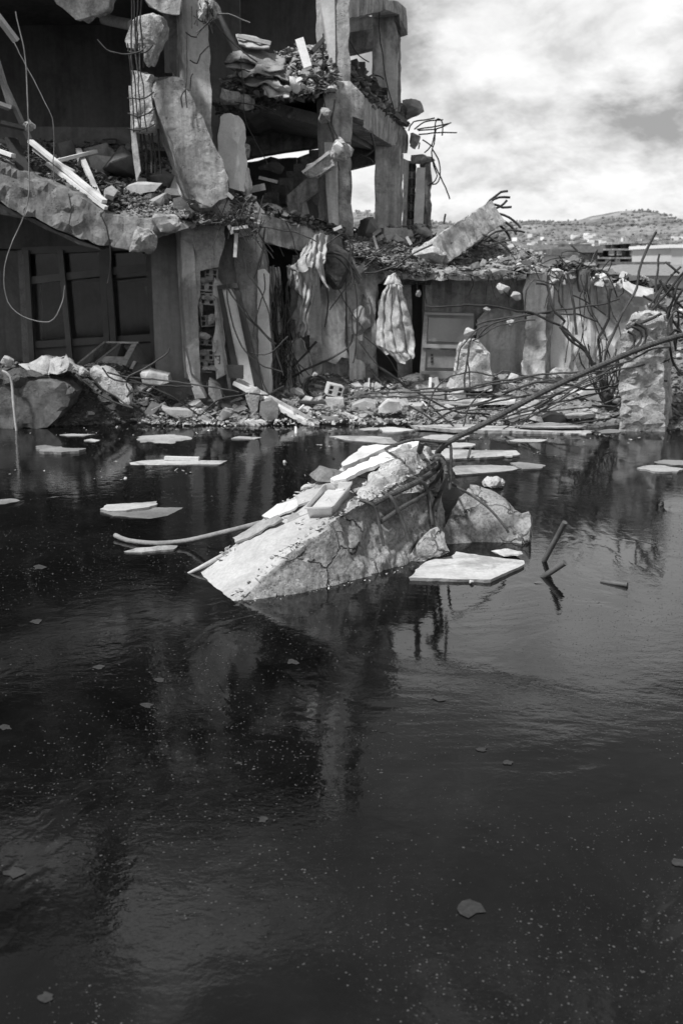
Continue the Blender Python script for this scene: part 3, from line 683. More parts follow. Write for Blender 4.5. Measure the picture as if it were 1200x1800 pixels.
# receding edge beam at right of the column
def bp_var(name, poly, dv, m, par=None, **k):
    kk = dict(edge=.16, amp=.012, chip=.035); kk.update(k)
    fr_ = [P(x, y, yy) for x, y, yy in poly]; dv = Vector(dv); n = len(fr_)
    faces = [list(range(n)), list(range(2 * n - 1, n - 1, -1))] + [[i, i + n, (i + 1) % n + n, (i + 1) % n] for i in range(n)]
    return solid(name, fr_ + [p + dv for p in fr_], faces, M[m], par or BR, **kk)
bp_var('edge_beam', [(616, 152, 17.1), (660, 184, 19.3), (709, 222, 22.4), (718, 238, 22.6), (716, 270, 22.6), (704, 266, 22.4), (660, 238, 19.3), (616, 208, 17.1)], (-.35, .1, 0), 'concrete')
# floor of the right bay behind that beam and its far beam
s = [P(612, 185, 17.4) + Vector((-.35, 0, -.15)), P(700, 238, 22.2) + Vector((-.4, 0, -.15)), Vector((-1.9, 22.3, 5.22)), Vector((-2.3, 17.5, 5.22))]
solid('floor_slab', s + [p - Vector((0, 0, .2)) for p in s], [[0, 1, 2, 3], [7, 6, 5, 4], [4, 5, 1, 0], [5, 6, 2, 1], [6, 7, 3, 2], [7, 4, 0, 3]], M['inner'], BR, edge=.5, amp=.01, chip=.02)
bp_('cross_beam', [(596, 262), (662, 254), (662, 286), (618, 297), (596, 300)], 21.6, (0, .4, 0), 'concrete_dark', edge=.3, amp=.008, chip=.02)
# piers of the far side
column([(658, 250), (704, 256), (701, 410), (658, 410)], 21.3, (.05, .5, 0), 'plaster', edge=.25, amp=.008, chip=.02)
bp_('brick_core', [(702, 268), (709, 270), (706, 330), (709, 350), (703, 410), (700, 410), (700, 330), (697, 325)], 21.4, (.03, .5, 0), 'brick', edge=.12, amp=.03, chip=.05)
column([(652, 24), (697, 16), (699, 100), (698, 200), (658, 216), (654, 140)], 21.5, (.05, .5, 0), 'plaster', edge=.25, amp=.008, chip=.02)
bp_('brick_core', [(695, 18), (704, 20), (703, 62), (704, 120), (704, 190), (697, 206), (696, 130), (693, 80)], 21.6, (.02, .45, 0), 'brick', edge=.1, amp=.03, chip=.05)
bp_var('edge_beam', [(612, -12, 17.4), (640, -6, 18.8), (680, -2, 20.6), (700, 0, 21.3), (714, 14, 21.6), (717, 62, 21.6), (704, 66, 21.6), (702, 26, 21.3), (680, 18, 20.6), (640, 27, 18.9), (612, 33, 17.4)], (-.3, .5, .02), 'concrete')
bp_('wall', [(608, 36), (642, 26), (655, 30), (655, 58), (608, 58)], 21.0, (0, .2, 0), 'plaster', edge=.3, amp=.006, chip=.01)
bp_('cross_beam', [(606, 58), (656, 50), (656, 84), (606, 94)], 20.8, (0, .4, 0), 'concrete', edge=.3, amp=.006, chip=.02)
# free standing brick and plaster stub
bp_('brick_core', [(716, 282), (731, 284), (730, 350), (728, 415), (716, 415), (713, 350)], 22.7, (.02, .4, 0), 'brick', edge=.1, amp=.02, chip=.05)
for k in range(9):
    put(HB, 'brick', P(724 - k * .4, 300 + k * 14, 22.55), (0, 0, R.uniform(-.15, .15)), M['brick'] if k % 2 else M['chunk_c'], BR, (.55, .8, .8))
bp_('plaster_coat', [(708, 278), (719, 282), (716, 350), (714, 410), (707, 410), (709, 340)], 22.5, (0, .2, 0), 'plaster', edge=.15, amp=.008, chip=.02)
bp_('plaster_coat', [(732, 294), (747, 294), (745, 360), (741, 436), (725, 434), (728, 360)], 22.3, (.02, .2, 0), 'plaster_white', edge=.15, amp=.006, chip=.02)
column([(747, 274), (758, 276), (761, 320), (759, 350), (757, 420), (742, 436), (746, 350)], 22.4, (-.1, .4, 0), 'concrete', edge=.12, amp=.02, chip=.05)
hull('cap', hp(738, 279, 22.4, 50, 18, .5, 16, 4), M['broken'], BR, edge=.1, amp=.04)
hull('cap', hp(728, 246, 22.5, 22, 34, .4, 16, 6), M['broken'], BR, edge=.1, amp=.04)

# middle bay, upper floor edge where the heap sits
bp_('floor_slab', [(372, 150), (430, 152), (500, 156), (575, 150), (575, 172), (500, 178), (430, 200), (400, 196), (372, 178)], 17.2, (0, 4.6, .05), 'concrete_dark', edge=.35, amp=.03, chip=.06)
bp_('cross_beam', [(420, 242), (500, 228), (572, 214), (572, 256), (500, 266), (440, 276), (420, 276)], 20.6, (0, .4, 0), 'concrete', edge=.35, amp=.008, chip=.02)
bp_('wall', [(372, 200), (450, 240), (452, 276), (400, 290), (440, 312), (470, 290), (510, 282), (560, 262), (575, 262), (575, 420), (372, 420)], 22.5, (0, .2, 0), 'inner', edge=.4, amp=.01, chip=.02)
bp_('broken_wall', [(420, 286), (452, 281), (476, 275), (490, 279), (522, 274), (524, 300), (500, 310), (440, 320), (420, 312)], 21.8, (0, .2, 0), 'inner', edge=.25, amp=.02, chip=.06)
# stair: steps are parts, the stringer bends at the landing

for k in range(9):
    a = P(562 - k * 13.0, 262 + k * 12.6, 20.2 - k * .12)
    boxp('step', a.x - .22, a.x + .06, a.y, a.y + 1.2, a.z - .34, a.z, M['concrete_dark'], BR, edge=.3, amp=.01, chip=.03)
bp_('stair_flight', [(566, 268), (570, 300), (520, 352), (480, 384), (452, 392), (452, 372), (500, 330)], 20.6, (0, 1.0, 0), 'inner', edge=.35, amp=.01, chip=.02)
bp_('stair_beam', [(504, 343), (546, 306), (574, 308), (574, 322), (532, 357), (530, 384), (507, 384)], 18.6, (0, .5, 0), 'concrete', edge=.2, amp=.005, chip=.015)
bp_('broken_wall', [(546, 340), (572, 322), (573, 356), (562, 364), (550, 358)], 18.9, (0, .2, 0), 'concrete_dark', edge=.1, amp=.02, chip=.04)
bp_('door_frame', [(530, 356), (538, 352), (546, 384), (532, 384)], 18.8, (0, .1, 0), 'plaster', edge=.3, amp=.004, chip=.01)
# lower edge beam of the middle bay
bp_var('edge_beam', [(426, 388, 15.9), (462, 376, 16.0), (500, 386, 16.3), (540, 394, 16.6), (600, 416, 17.0), (606, 448, 17.0), (570, 450, 16.8), (522, 440, 16.5), (464, 427, 16.0), (430, 424, 15.9)], (0, .5, 0), 'concrete', edge=.11, amp=.018, chip=.05)
s = [Vector((-1.5, 16.6, 2.98)), Vector((.15, 17.5, 2.75)), Vector((.3, 22.4, 2.85)), Vector((-2.9, 22.4, 3.0))]
solid('floor_slab', s + [p - Vector((0, 0, .22)) for p in s], [[0, 1, 2, 3], [7, 6, 5, 4], [4, 5, 1, 0], [5, 6, 2, 1], [6, 7, 3, 2], [7, 4, 0, 3]], M['concrete_dark'], BR, edge=.4, amp=.02, chip=.03)
# lower storey wall right of the opening
bp_('wall', [(512, 446), (560, 448), (600, 430), (612, 500), (616, 694), (496, 694), (500, 640), (514, 600), (505, 560), (512, 520)], 17.0, (0, .3, 0), 'concrete', edge=.16, amp=.02, chip=.06)
bp_('plaster_coat', [(566, 500), (606, 500), (608, 560), (606, 600), (614, 630), (600, 628), (590, 640), (570, 634), (550, 640), (548, 600), (552, 540)], 16.88, (0, .1, 0), 'plaster', edge=.09, amp=.012, chip=.03)
bp_('plaster_coat', [(524, 520), (534, 500), (545, 520), (546, 574), (530, 566), (520, 580), (518, 560)], 16.9, (0, .08, 0), 'plaster_white', edge=.09, amp=.012, chip=.03)
bp_('plaster_coat', [(546, 486), (562, 486), (564, 560), (566, 640), (560, 690), (545, 690), (544, 600)], 16.84, (0, .12, 0), 'plaster', edge=.1, amp=.008, chip=.02)
hull('column_stub', hp(592, 468, 16.85, 52, 84, .7, 26, 2), M['concrete_dark'], BR, edge=.09, amp=.03, chip=.03)
bp_('wall', [(604, 424), (640, 430), (692, 446), (700, 470), (664, 500), (660, 560), (664, 694), (612, 694), (610, 560)], 16.95, (0, .3, 0), 'concrete', edge=.14, amp=.03, chip=.06)
bp_('post', [(613, 600), (624, 600), (628, 694), (614, 694)], 16.8, (0, .1, 0), 'plaster', edge=.12, amp=.006, chip=.02)
bx('wall', -1.4, .1, 19.2, 19.4, -.2, 2.9, 'inner'); bx('wall', -1.6, -1.4, 16.5, 19.2, -.2, 2.9, 'inner')
bx('wall', .4, 3.4, 18.9, 19.1, -.2, 2.4, 'inner'); 
bp_('wall', [(658, 500), (745, 500), (745, 690), (658, 690)], 18.3, (0, .2, 0), 'inner', edge=.3, amp=.02, chip=.03)

# ================================================================== LOW RUIN AT RIGHT
LR = empty('collapsed_annex', (3.0, 17.5, 0), 'low roofless annex wall with a sagging rubble covered slab', 'ruin')
def lp(name, poly, Y, dv, m, **k):
    kk = dict(edge=.13, amp=.018, chip=.045); kk.update(k); return prism(name, poly, Y, dv, M[m], LR, **kk)
lp('slab', [(672, 476), (720, 472), (800, 476), (880, 474), (926, 482), (926, 492), (880, 493), (820, 496), (760, 492), (700, 491), (676, 488)], 16.6, (.5, 4.5, .35), 'concrete', edge=.16, amp=.04, chip=.06)
lp('wall', [(742, 486), (930, 486), (930, 690), (742, 690)], 17.6, (0, .25, 0), 'concrete', edge=.2, amp=.02, chip=.03)
lp('plaster_coat', [(838, 562), (852, 546), (880, 540), (922, 548), (922, 684), (862, 684), (850, 620), (836, 600)], 17.52, (0, .06, 0), 'plaster', edge=.1, amp=.015, chip=.04)
lp('wall', [(690, 490), (722, 490), (724, 522), (724, 690), (742, 690), (746, 492), (760, 492), (752, 690), (700, 690)], 17.5, (0, .1, 0), 'concrete', edge=.3, amp=.01, chip=.02)
lp('pilaster', [(922, 486), (935, 474), (958, 474), (962, 520), (958, 560), (960, 620), (956, 672), (914, 672), (918, 620), (924, 560), (918, 520)], 16.9, (.12, .45, 0), 'plaster', edge=.09, amp=.03, chip=.05)
lp('pilaster', [(953, 490), (972, 494), (972, 560), (966, 600), (966, 674), (950, 674), (955, 600)], 17.0, (.1, .4, 0), 'concrete', edge=.12, amp=.02, chip=.04)
lp('wall', [(962, 492), (972, 484), (984, 490), (996, 478), (1010, 484), (1020, 474), (1040, 480), (1050, 494), (1066, 486), (1075, 498), (1090, 494), (1100, 508), (1118, 506), (1140, 524), (1165, 536), (1200, 545), (1200, 690), (962, 690)], 17.25, (0, .3, 0), 'plaster_white', edge=.09, amp=.035, chip=.08)
lp('pipe_sleeve', [(1017, 474), (1037, 474), (1038, 500), (1034, 514), (1022, 514), (1018, 498)], 16.9, (0, .25, 0), 'concrete_dark', edge=.06, amp=.01, chip=.02)
for px in (993, 1041):
    lp('post', [(px - 4, 500), (px + 3, 500), (px + 4, 678), (px - 3, 678)], 17.18, (0, .06, 0), 'plaster', edge=.2, amp=.006, chip=.01)
# wall damp patch plates omitted: the plaster material carries stains
# broken pillar at the right edge of the water
o = prism('broken_pillar', [(1098, 572), (1112, 552), (1140, 548), (1162, 556), (1168, 600), (1166, 660), (1168, 770), (1086, 766), (1090, 720), (1084, 680), (1092, 640), (1088, 600)], 14.35, (.35, .75, 0), M['broken'], edge=.07, amp=.05, chip=.06)
tag(o, 'thick broken concrete pillar standing in the water edge at the far right', 'concrete pillar')
# ================================================================== THE BLOCK IN THE WATER
BK = empty('concrete_beam', G(560, 1000), 'large pale broken concrete beam with exposed rebar rising out of the water', 'concrete beam')
def wl(px, py): return G(px, py, 0)
# stations along the beam: (left edge px,py) (ridge px,py) (waterline px,py)
STN = [((345, 1008), (410, 1058), (410, 1061)),
      ((392, 972), (452, 1018), (462, 1052)),
      ((430, 940), (500, 978), (515, 1044)),
      ((468, 908), (560, 934), (580, 1031)),
      ((510, 874), (598, 906), (640, 1017)),
      ((560, 842), (640, 886), (690, 1004)),
      ((620, 812), (690, 856), (735, 988)),
      ((680, 796), (738, 828), (772, 972)),
      ((732, 786), (770, 806), (786, 950))]
secs = []
R0 = wl(410, 1061); L0 = wl(345, 1008)
for i, (l, r, w) in enumerate(STN):
    wp = wl(*w)
    lean = 0.05 + 0.012 * i
    rp = P(r[0], r[1], wp.y + lean + max(0, (r[0] - w[0])) * 0 + 0.0)
    lp_ = P(l[0], l[1], rp.y + (L0.y - R0.y) * (1.0 - 0.02 * i) + 0.02 * i)
    secs.append((lp_, rp, wp))
def block_mesh():
    bm = bmesh.new(); rings = []
    # start under the water: the sloping face carries on down
    d = (secs[0][0] + secs[0][1]) / 2 - (secs[2][0] + secs[2][1]) / 2; d = d.normalized() * 0.55 + Vector((0, 0, -.12))
    a, b, c = secs[0]
    allsec = [(a + d, b + d, b + d + Vector((.0, 0, -.5)))] + secs
    for (l, r, w) in allsec:
        wb = w + (w - r).normalized() * 0.5 if (w - r).length > .08 else w + Vector((0.03, -.02, -.5))
        lb = Vector((l.x - .02, l.y + .1, min(-0.6, l.z - .5)))
        rings.append([bm.verts.new(p) for p in (l, l.lerp(r, .5) + Vector((0, 0, .015)), r, r.lerp(wb, .4), wb, lb)])
    for p, q in zip(rings, rings[1:]):
        for k in range(6): bm.faces.new([p[k], q[k], q[(k + 1) % 6], p[(k + 1) % 6]])
    bm.faces.new(rings[0]); bm.faces.new(rings[-1][::-1])
    bmesh.ops.recalc_face_normals(bm, faces=bm.faces); bmesh.ops.triangulate(bm, faces=bm.faces)
    for it in range(7):
        es = [e for e in bm.edges if e.calc_length() > .036 and max(e.verts[0].co.z, e.verts[1].co.z) > -.15]
        if not es or len(bm.verts) > 60000: break
        bmesh.ops.subdivide_edges(bm, edges=es, cuts=1); bmesh.ops.triangulate(bm, faces=[f for f in bm.faces if len(f.verts) > 3])
    bm.normal_update(); off = []
    ax = secs[6][1] - secs[1][1]; o0 = secs[1][1]
    for v in bm.verts:
        t = (v.co - o0).dot(ax) / ax.length_squared      # 0 near the nose, 1 near the broken end
        side = v.normal.y < -0.35 and v.normal.z < 0.6
        rough = 0.007 + 0.014 * sstep(.45, .8, t)
        dd = rough * fr(v.co, 9, 1, 6)
        if side: dd += .012 * (0.4 - noise.voronoi(v.co * 9)[0][0]) + .006 * fr(v.co, 30, 6, 2) - .022 * max(0, fr(v.co, 5, 51, 4) - .25)
        if side: dd += 0.02 * fr(v.co, 2.4, 5, 3)
        # the broken zone: cover spalled off the side, stepped edge
        edge = t + 0.10 * fr(v.co, 3.0, 12, 4) + v.co.z * 0.12
        if side: dd -= 0.055 * sstep(.56, .60, edge) - 0.05 * fr(v.co, 5, 30, 4) * sstep(.56, .62, edge)
        if not side and v.normal.z > .4 and t > .5: dd += 0.03 * fr(v.co, 4, 40, 5) * sstep(.5, .7, t)
        sh = any(len(e.link_faces) == 2 and e.calc_face_angle(0) > .5 for e in v.link_edges)
        q = Vector((0, 0, 0))
        if sh: dd -= .03 * max(0, fr(v.co, 7, 22, 4) + .25)
        off.append(v.normal * dd)
    for v, o in zip(bm.verts, off): v.co += o
    return bm_me(bm, 'beam_body', 50)
bb = mobj('beam_body', block_mesh(), M['block'], BK); bb.data.materials.append(M['block_top'])
for pg in bb.data.polygons:
    if pg.normal.z > .62 and pg.center.x + BK.location.x < .05 + .02 * math.sin(pg.center.y * 30): pg.material_index = 1
def on_block(px, py, lift=0.0):
    """a point on the beam's sloping top, met by the ray through px, py"""
    best = None; o = Vector((0, 0, CAM_H)); d = ray(px, py)
    for (a, b) in zip(secs, secs[1:]):
        for tri in ((a[0], a[1], b[1]), (a[0], b[1], b[0]), (a[1], a[2], b[2]), (a[1], b[2], b[1])):
            n = (tri[1] - tri[0]).cross(tri[2] - tri[0]); den = d.dot(n)
            if abs(den) < 1e-9: continue
            t = (tri[0] - o).dot(n) / den; q = o + d * t
            ok = True
            for k in range(3):
                if (tri[(k + 1) % 3] - tri[k]).cross(q - tri[k]).dot(n) < -1e-4 * n.length: ok = False
            if ok and (best is None or t < best): best = t
    if best is None:
        yl = secs[0][0].y if px < STN[0][0][0] else secs[-1][0].y
        for i in range(len(secs) - 1):
            x0_, x1_ = STN[i][0][0], STN[i + 1][0][0]
            if x0_ <= px <= x1_: yl = secs[i][0].y + (secs[i + 1][0].y - secs[i][0].y) * (px - x0_) / (x1_ - x0_)
        q = P(px, py, yl)
        return q - d.normalized() * lift
    q = o + d * best
    return q - d.normalized() * lift
def flake(name, poly, th, m, lift=.02, parent=None, up=None, amp=.012, **k):
    """broken flat piece lying on the beam"""
    up = up or TOPN
    mx = sum(x for x, y in poly) / len(poly); my = sum(y for x, y in poly) / len(poly)
    i_ = min(range(len(secs) - 1), key=lambda i: abs((STN[i][0][0] + STN[i + 1][1][0]) / 2 - mx + (my - (STN[i][0][1] + STN[i + 1][1][1]) / 2) * .3))
    up = (secs[i_ + 1][1] - secs[i_][0]).cross(secs[i_ + 1][0] - secs[i_][1]).normalized()
    if up.z < 0: up = -up
    o_ = (secs[i_][0] + secs[i_ + 1][1]) / 2; cam_ = Vector((0, 0, CAM_H)); pts = []
    for x, y in poly:
        d = ray(x, y); pts.append(cam_ + d * ((o_ - cam_).dot(up) / d.dot(up)))
    rp = []
    n = len(pts)
    for i in range(n):
        a, b = pts[i], pts[(i + 1) % n]; kk = max(1, int((b - a).length / .04))
        for j in range(kk):
            p = a.lerp(b, j / kk); rp.append(p + (up.cross(b - a).normalized()) * (fr(p, 12, len(name) + n, 5) * amp * 2.2 if j else 0))
    t_ = [p + up * (lift + th) for p in rp]; b_ = [p + up * lift for p in rp]; m_ = len(rp)
    return solid(name, t_ + b_, [list(range(m_)), list(range(2 * m_ - 1, m_ - 1, -1))] + [[i, i + m_, (i + 1) % m_ + m_, (i + 1) % m_] for i in range(m_)], m, parent, edge=.06, amp=.006, chip=.008, freq=10)
TOPN = (secs[4][1] - secs[4][0]).cross(secs[6][0] - secs[3][0]).normalized()
if TOPN.z < 0: TOPN = -TOPN
def tg(o, l, c, g=None): return tag(o, l, c, g)
tg(flake('plaster_piece', [(522, 884), (548, 862), (596, 856), (590, 868), (560, 884), (526, 897)], .03, M['panel'], .02), 'smooth white plaster slab lying on the beam just above the foil tray', 'plaster piece')
tg(flake('plaster_piece', [(582, 856), (640, 826), (700, 796), (728, 786), (742, 792), (700, 818), (650, 836), (610, 856), (588, 860)], .035, M['plaster_white'], .04), 'long white plaster strip near the upper end of the beam', 'plaster piece')
tg(flake('plaster_piece', [(602, 832), (640, 800), (672, 796), (690, 798), (650, 818), (606, 836)], .04, M['plaster_white'], .05), 'white layered plaster slab on the far edge of the beam', 'plaster piece')
tg(flake('plaster_piece', [(590, 876), (616, 852), (622, 856), (606, 872)], .02, M['plaster_white'], .04), 'narrow white plaster splinter right beside the foil tray', 'plaster piece')
tg(flake('plaster_piece', [(462, 912), (490, 892), (524, 882), (540, 884), (520, 900), (478, 918)], .02, M['plaster_white'], .015), 'pale flake on the left edge of the beam above the pipes', 'plaster piece')
tg(flake('render_strip', [(412, 950), (450, 928), (492, 910), (500, 916), (450, 944), (416, 958)], .02, M['chunk_a'], .01, amp=.02), 'crumbly strip of render hanging along the left edge of the beam', 'render strip')
tg(flake('render_strip', [(500, 914), (540, 896), (575, 886), (590, 890), (545, 906), (505, 922)], .015, M['chunk_a'], .008, amp=.02), 'thin broken ridge of render across the beam left of the tray', 'render strip')
for px, py, s, l in ((575, 843, 42, 'dark pitted stone resting on the white plaster of the beam'), (540, 858, 24, 'pale stone behind the dark pitted stone on the beam')):
    c = on_block(px, py + 6); rr = random.Random(px); sc = c.y / F * s
    tg(hull('stone', [c + Vector((rr.gauss(0, .35) * sc * 1.1, rr.gauss(0, .3) * sc, abs(rr.gauss(0, .3)) * sc + .01)) for _ in range(26)], M['chunk_a' if px == 575 else 'chunk_b'], edge=.03, amp=.012, chip=.01, freq=14), l, 'stone')
c = on_block(700, 812)
hull('spalled_lump', [on_block(x, y) + TOPN * h for x, y, h in ((668, 830, .0), (690, 812, .09), (724, 800, .12), (756, 800, .08), (772, 812, .02), (764, 846, .03), (740, 868, .02), (700, 872, .02), (660, 884, .02), (640, 872, .03), (650, 846, .05), (620, 884, .01), (716, 830, .10))], M['broken'], BK, edge=.035, amp=.03, chip=.02, freq=9)
# foil tray, tilted on the beam: rim, walls, filling
def tray():
    q = [on_block(x, y, 0) + TOPN * .11 for x, y in ((545, 913), (575, 872), (628, 867), (590, 914))]
    c = sum(q, Vector()) / 4; u = ((q[2] - q[1]) + (q[3] - q[0])) / 2; w = ((q[1] - q[0]) + (q[2] - q[3])) / 2; n = TOPN + Vector((.25, -.25, 0)); n.normalize()
    root = empty('food_tray', c, 'crumpled rectangular foil food tray full of grit on top of the beam', 'tray')
    def ring(su, sv, h, rnd=.18, k=5):
        o = []
        for (a, b) in ((-1, -1), (1, -1), (1, 1), (-1, 1)):
            for j in range(k):
                t = j / (k - 1) * math.pi / 2; a0 = {(-1, -1): math.pi, (1, -1): 1.5 * math.pi, (1, 1): 0, (-1, 1): .5 * math.pi}[(a, b)]
                o.append(c + u * .5 * (a * (su - rnd) + math.cos(a0 + t) * rnd) + w * .5 * (b * (sv - rnd) + math.sin(a0 + t) * rnd) + n * h)
        return o
    rings = [ring(.86, .86, -.10), ring(.95, .95, .0), ring(1.04, 1.04, .0), ring(1.05, 1.05, -.012), ring(.97, .97, -.012), ring(.89, .89, -.112)]
    v = [p + Vector((fr(p, 14, 4, 2), fr(p, 14, 8, 2), fr(p, 14, 9, 2))) * .006 for r_ in rings for p in r_]; m_ = len(rings[0]); f = []
    for a in range(5):
        for k in range(m_): f.append([a * m_ + k, a * m_ + (k + 1) % m_, (a + 1) * m_ + (k + 1) % m_, (a + 1) * m_ + k])
    f.append([k for k in range(m_)][::-1]); f.append([5 * m_ + k for k in range(m_)])
    mobj('tray_shell', raw_me('tray_shell', v, f, 30), M['tray'], root)
    r2 = ring(.8, .8, -.05); cc = c - n * .03
    v = []; 
    for s in (0, .33, .66, 1): v += [cc.lerp(p, s) + n * .02 * fr(p * (1 + s), 9, 5, 3) for p in r2]
    f = [[a * m_ + k, a * m_ + (k + 1) % m_, (a + 1) * m_ + (k + 1) % m_, (a + 1) * m_ + k] for a in range(3) for k in range(m_)]
    mobj('filling', raw_me('filling', v, f, 60), M['foam'], root)
tray()
# pipes slipping off the beam into the water
o = tube('hose', [G(203, 941, .03), G(225, 950, .02), G(275, 955, .03), G(330, 950, .05), P(400, 934, 8.0), P(455, 920, 8.0), P(462, 918, G(455, 960).y + .1), P(480, 912, 8.0)], .022, M['chunk_a'], seg=10, step=.08)
tg(o, 'bent pale hose running from the water up onto the left edge of the beam', 'hose')
o = tube('wooden_pole', [G(318, 1014, -.06), G(334, 1007, .0), P(372, 987, 7.62), P(424, 959, 7.78), P(480, 930, 7.95)], .019, M['chunk_a'], seg=10, step=.08, taper=lambda t: .45 + .55 * min(1, t * 2.2))
tg(o, 'straight pole lying against the left edge of the beam with its tip in the water', 'pole')
# rebar still in the beam (parts of it)
def brebar(pts, r=.026, ribs=True, name='rebar'):
    return tube(name, pts, r, M['rebar_near'], BK, seg=10, step=.016, ribs=ribs)
def ob(x, y, l=.05): return on_block(x, y, l)
yb = secs[7][2].y
# the long bar leaving towards the upper right
main = [ob(655, 886, .03), ob(690, 868, .05), ob(735, 846, .07), ob(765, 826, .09), P(775, 812, yb + .1), P(768, 800, yb + .1), P(775, 788, yb + .05), P(800, 770, yb), P(860, 740, yb + .1), P(960, 686, yb + .3), P(1060, 640, yb + .5), P(1140, 607, yb + .7), P(1215, 585, yb + .9), P(1330, 560, yb + 1.2)]
brebar(main, .023)
brebar([ob(668, 918, .03), ob(710, 890, .05), ob(740, 872, .06), ob(762, 850, .07), P(776, 828, yb + .08), P(780, 812, yb + .05), P(772, 801, yb + .03), P(762, 803, yb + .02), P(757, 809, yb)], .018)
brebar([ob(764, 898, .04), ob(772, 870, .08), P(783, 840, yb), P(781, 818, yb), P(772, 806, yb), P(764, 808, yb - .02)], .018)
brebar([ob(670, 796, .03) + Vector((0, 0, .02)), P(700, 780, yb), P(730, 773, yb), P(770, 776, yb), P(788, 778, yb), P(792, 790, yb), P(792, 830, yb), P(790, 860, yb)], .012, True)
brebar([ob(735, 800, .0), P(742, 775, yb)], .024)
brebar([ob(786, 842, .02), P(800, 854, yb + .1), P(830, 872, yb), P(860, 895, yb - .05), P(886, 925, yb - .1), P(893, 936, yb - .1)], .010)
def stirrup(pts, r=.014): brebar([ob(x, y, l) for x, y, l in pts], r, False, 'stirrup')
stirrup([(672, 864, .03), (688, 876, .08), (700, 900, .07), (712, 930, .05), (718, 952, .03)], .017)
stirrup([(620, 876, .02), (645, 882, .06), (660, 896, .08), (668, 930, .05), (674, 960, .02)], .013)
stirrup([(724, 838, .04), (742, 848, .09), (752, 870, .08), (756, 900, .05), (760, 922, .03)], .015)
stirrup([(770, 812, .06), (778, 850, .06), (768, 880, .07), (760, 900, .06), (762, 925, .02)], .018)
stirrup([(648, 812, .02), (660, 838, .05), (690, 846, .05)], .008)
# detached foot of the beam in front
pts = []
for x, y, z in ((716, 985, .0), (730, 960, .10), (745, 938, .16), (768, 926, .17), (782, 936, .12), (780, 962, .0), (740, 992, -.1), (790, 970, -.2), (775, 950, .0), (700, 1000, -.2)):
    pts.append(P(x, y, G(745, 990).y + (.18 if y < 960 else .05)))
hull('spalled_lump', pts, M['block'], BK, edge=.05, amp=.02, chip=.03, freq=8)
# ---- second rock
yr = G(860, 962).y
poly = [(778, 956), (782, 930), (792, 902), (800, 884), (815, 870), (822, 858), (834, 858), (850, 864), (868, 872), (886, 884), (904, 904), (916, 910), (930, 907), (929, 930), (928, 946), (924, 952), (890, 958), (850, 962), (810, 966), (784, 980), (930, 990)]
ptsr = []
rr = random.Random(5)
for (x, y) in poly: ptsr.append(P(x, y, yr + .10 + (.25 if y < 900 else 0) + rr.uniform(-.04, .04)))
ptsr += [p + Vector((.05, .55, -.10)) for p in ptsr[:12]] + [P(820, 985, yr - .05), P(900, 980, yr - .05)]
bm = bmesh.new()
# ragged silhouette kept: prism with a leaning front
fr0 = [P(x, y, yr + (962 - y) * .0042) for x, y in poly[:19]]; n = len(fr0)
bk = [p + Vector((.06, .34, -.04 if i < 14 else 0)) for i, p in enumerate(fr0)]
low = [p - Vector((0, 0, .35)) if y > 940 else p for p, (x, y) in zip(fr0, poly)]
lowb = [p - Vector((0, 0, .35)) if y > 940 else p for p, (x, y) in zip(bk, poly)]
o = solid('broken_rock', low + lowb, [list(range(n)), list(range(2 * n - 1, n - 1, -1))] + [[i, i + n, (i + 1) % n + n, (i + 1) % n] for i in range(n)], M['block'], None, edge=.045, amp=.045, chip=.05, freq=3.5, smooth=50)
tg(o, 'jagged wedge of broken concrete in the water right behind the beam', 'concrete chunk')

# ================================================================== FLOATING BOARDS
FG = 'broken boards and flakes floating on the pond'
def fl(poly, m, label, th=.02, z=.012, amp=.02, tilt=None, name='floating_board', **k):
    tilt = tilt or (R.uniform(-.025, .025), R.uniform(-.03, .015)); z *= .75; amp *= 1.35
    return tg(plate(name, poly, th, M[m], z=z, amp=amp, tilt=tilt, **k), label, 'board', FG)
fl([(718, 1016), (738, 994), (756, 984), (792, 976), (801, 968), (822, 972), (920, 985), (921, 992), (900, 1002), (862, 1020), (790, 1018)], 'panel_grey' if False else 'panel', 'largest white floating board with torn corners in front of the jagged wedge', z=.03, th=.035, amp=.014)
fl([(228, 812), (250, 809), (290, 807), (400, 811), (386, 817), (300, 817), (230, 816)], 'panel', 'long white board with a batten behind it, afloat at the upper left', amp=.01)
tg(bar('batten', G(290, 805, .03), G(350, 806.5, .03), .07, .04, M['wood_white']), 'white batten lying at the back edge of the long white board', 'batten')
fl([(240, 773), (246, 768), (262, 766), (300, 764), (328, 766), (338, 771), (320, 774), (300, 779), (260, 776), (248, 778)], 'panel', 'round edged pale crust floating nearest the left rubble bank', amp=.05)
fl([(406, 771), (420, 767), (460, 768), (448, 772)], 'panel', 'small white rectangle floating alone below the leaning door', amp=.01)
fl([(63, 784), (80, 782), (110, 786), (152, 788), (140, 793), (100, 795), (72, 794)], 'panel_grey', 'crumpled pale board near the left end of the pond', th=.05, z=.04, amp=.04)
fl([(105, 764), (130, 762), (168, 763), (150, 766), (118, 766)], 'panel', 'thin white sliver close to the left earth bank', amp=.02)
fl([(148, 774), (160, 771), (176, 773), (168, 776)], 'panel', 'tiny white flake under the thin white sliver', amp=.02)
fl([(176, 900), (215, 896), (262, 892), (330, 891), (310, 898), (284, 911), (240, 910), (200, 908)], 'panel_grey', 'wet grey board under a pale crust, left of the hose', amp=.012, z=.008)
fl([(176, 894), (188, 886), (216, 884), (250, 883), (276, 880), (274, 888), (262, 892), (222, 898), (190, 898)], 'panel', 'pale crust lying on the wet grey board', z=.035, th=.025, amp=.02)
hull_o = hull('stone', hp(244, 900, G(244, 900).y, 20, 5, .08, 14, 3), M['chunk_b'], edge=.04, amp=.01); tg(hull_o, 'small white crumb on the wet grey board', 'stone')
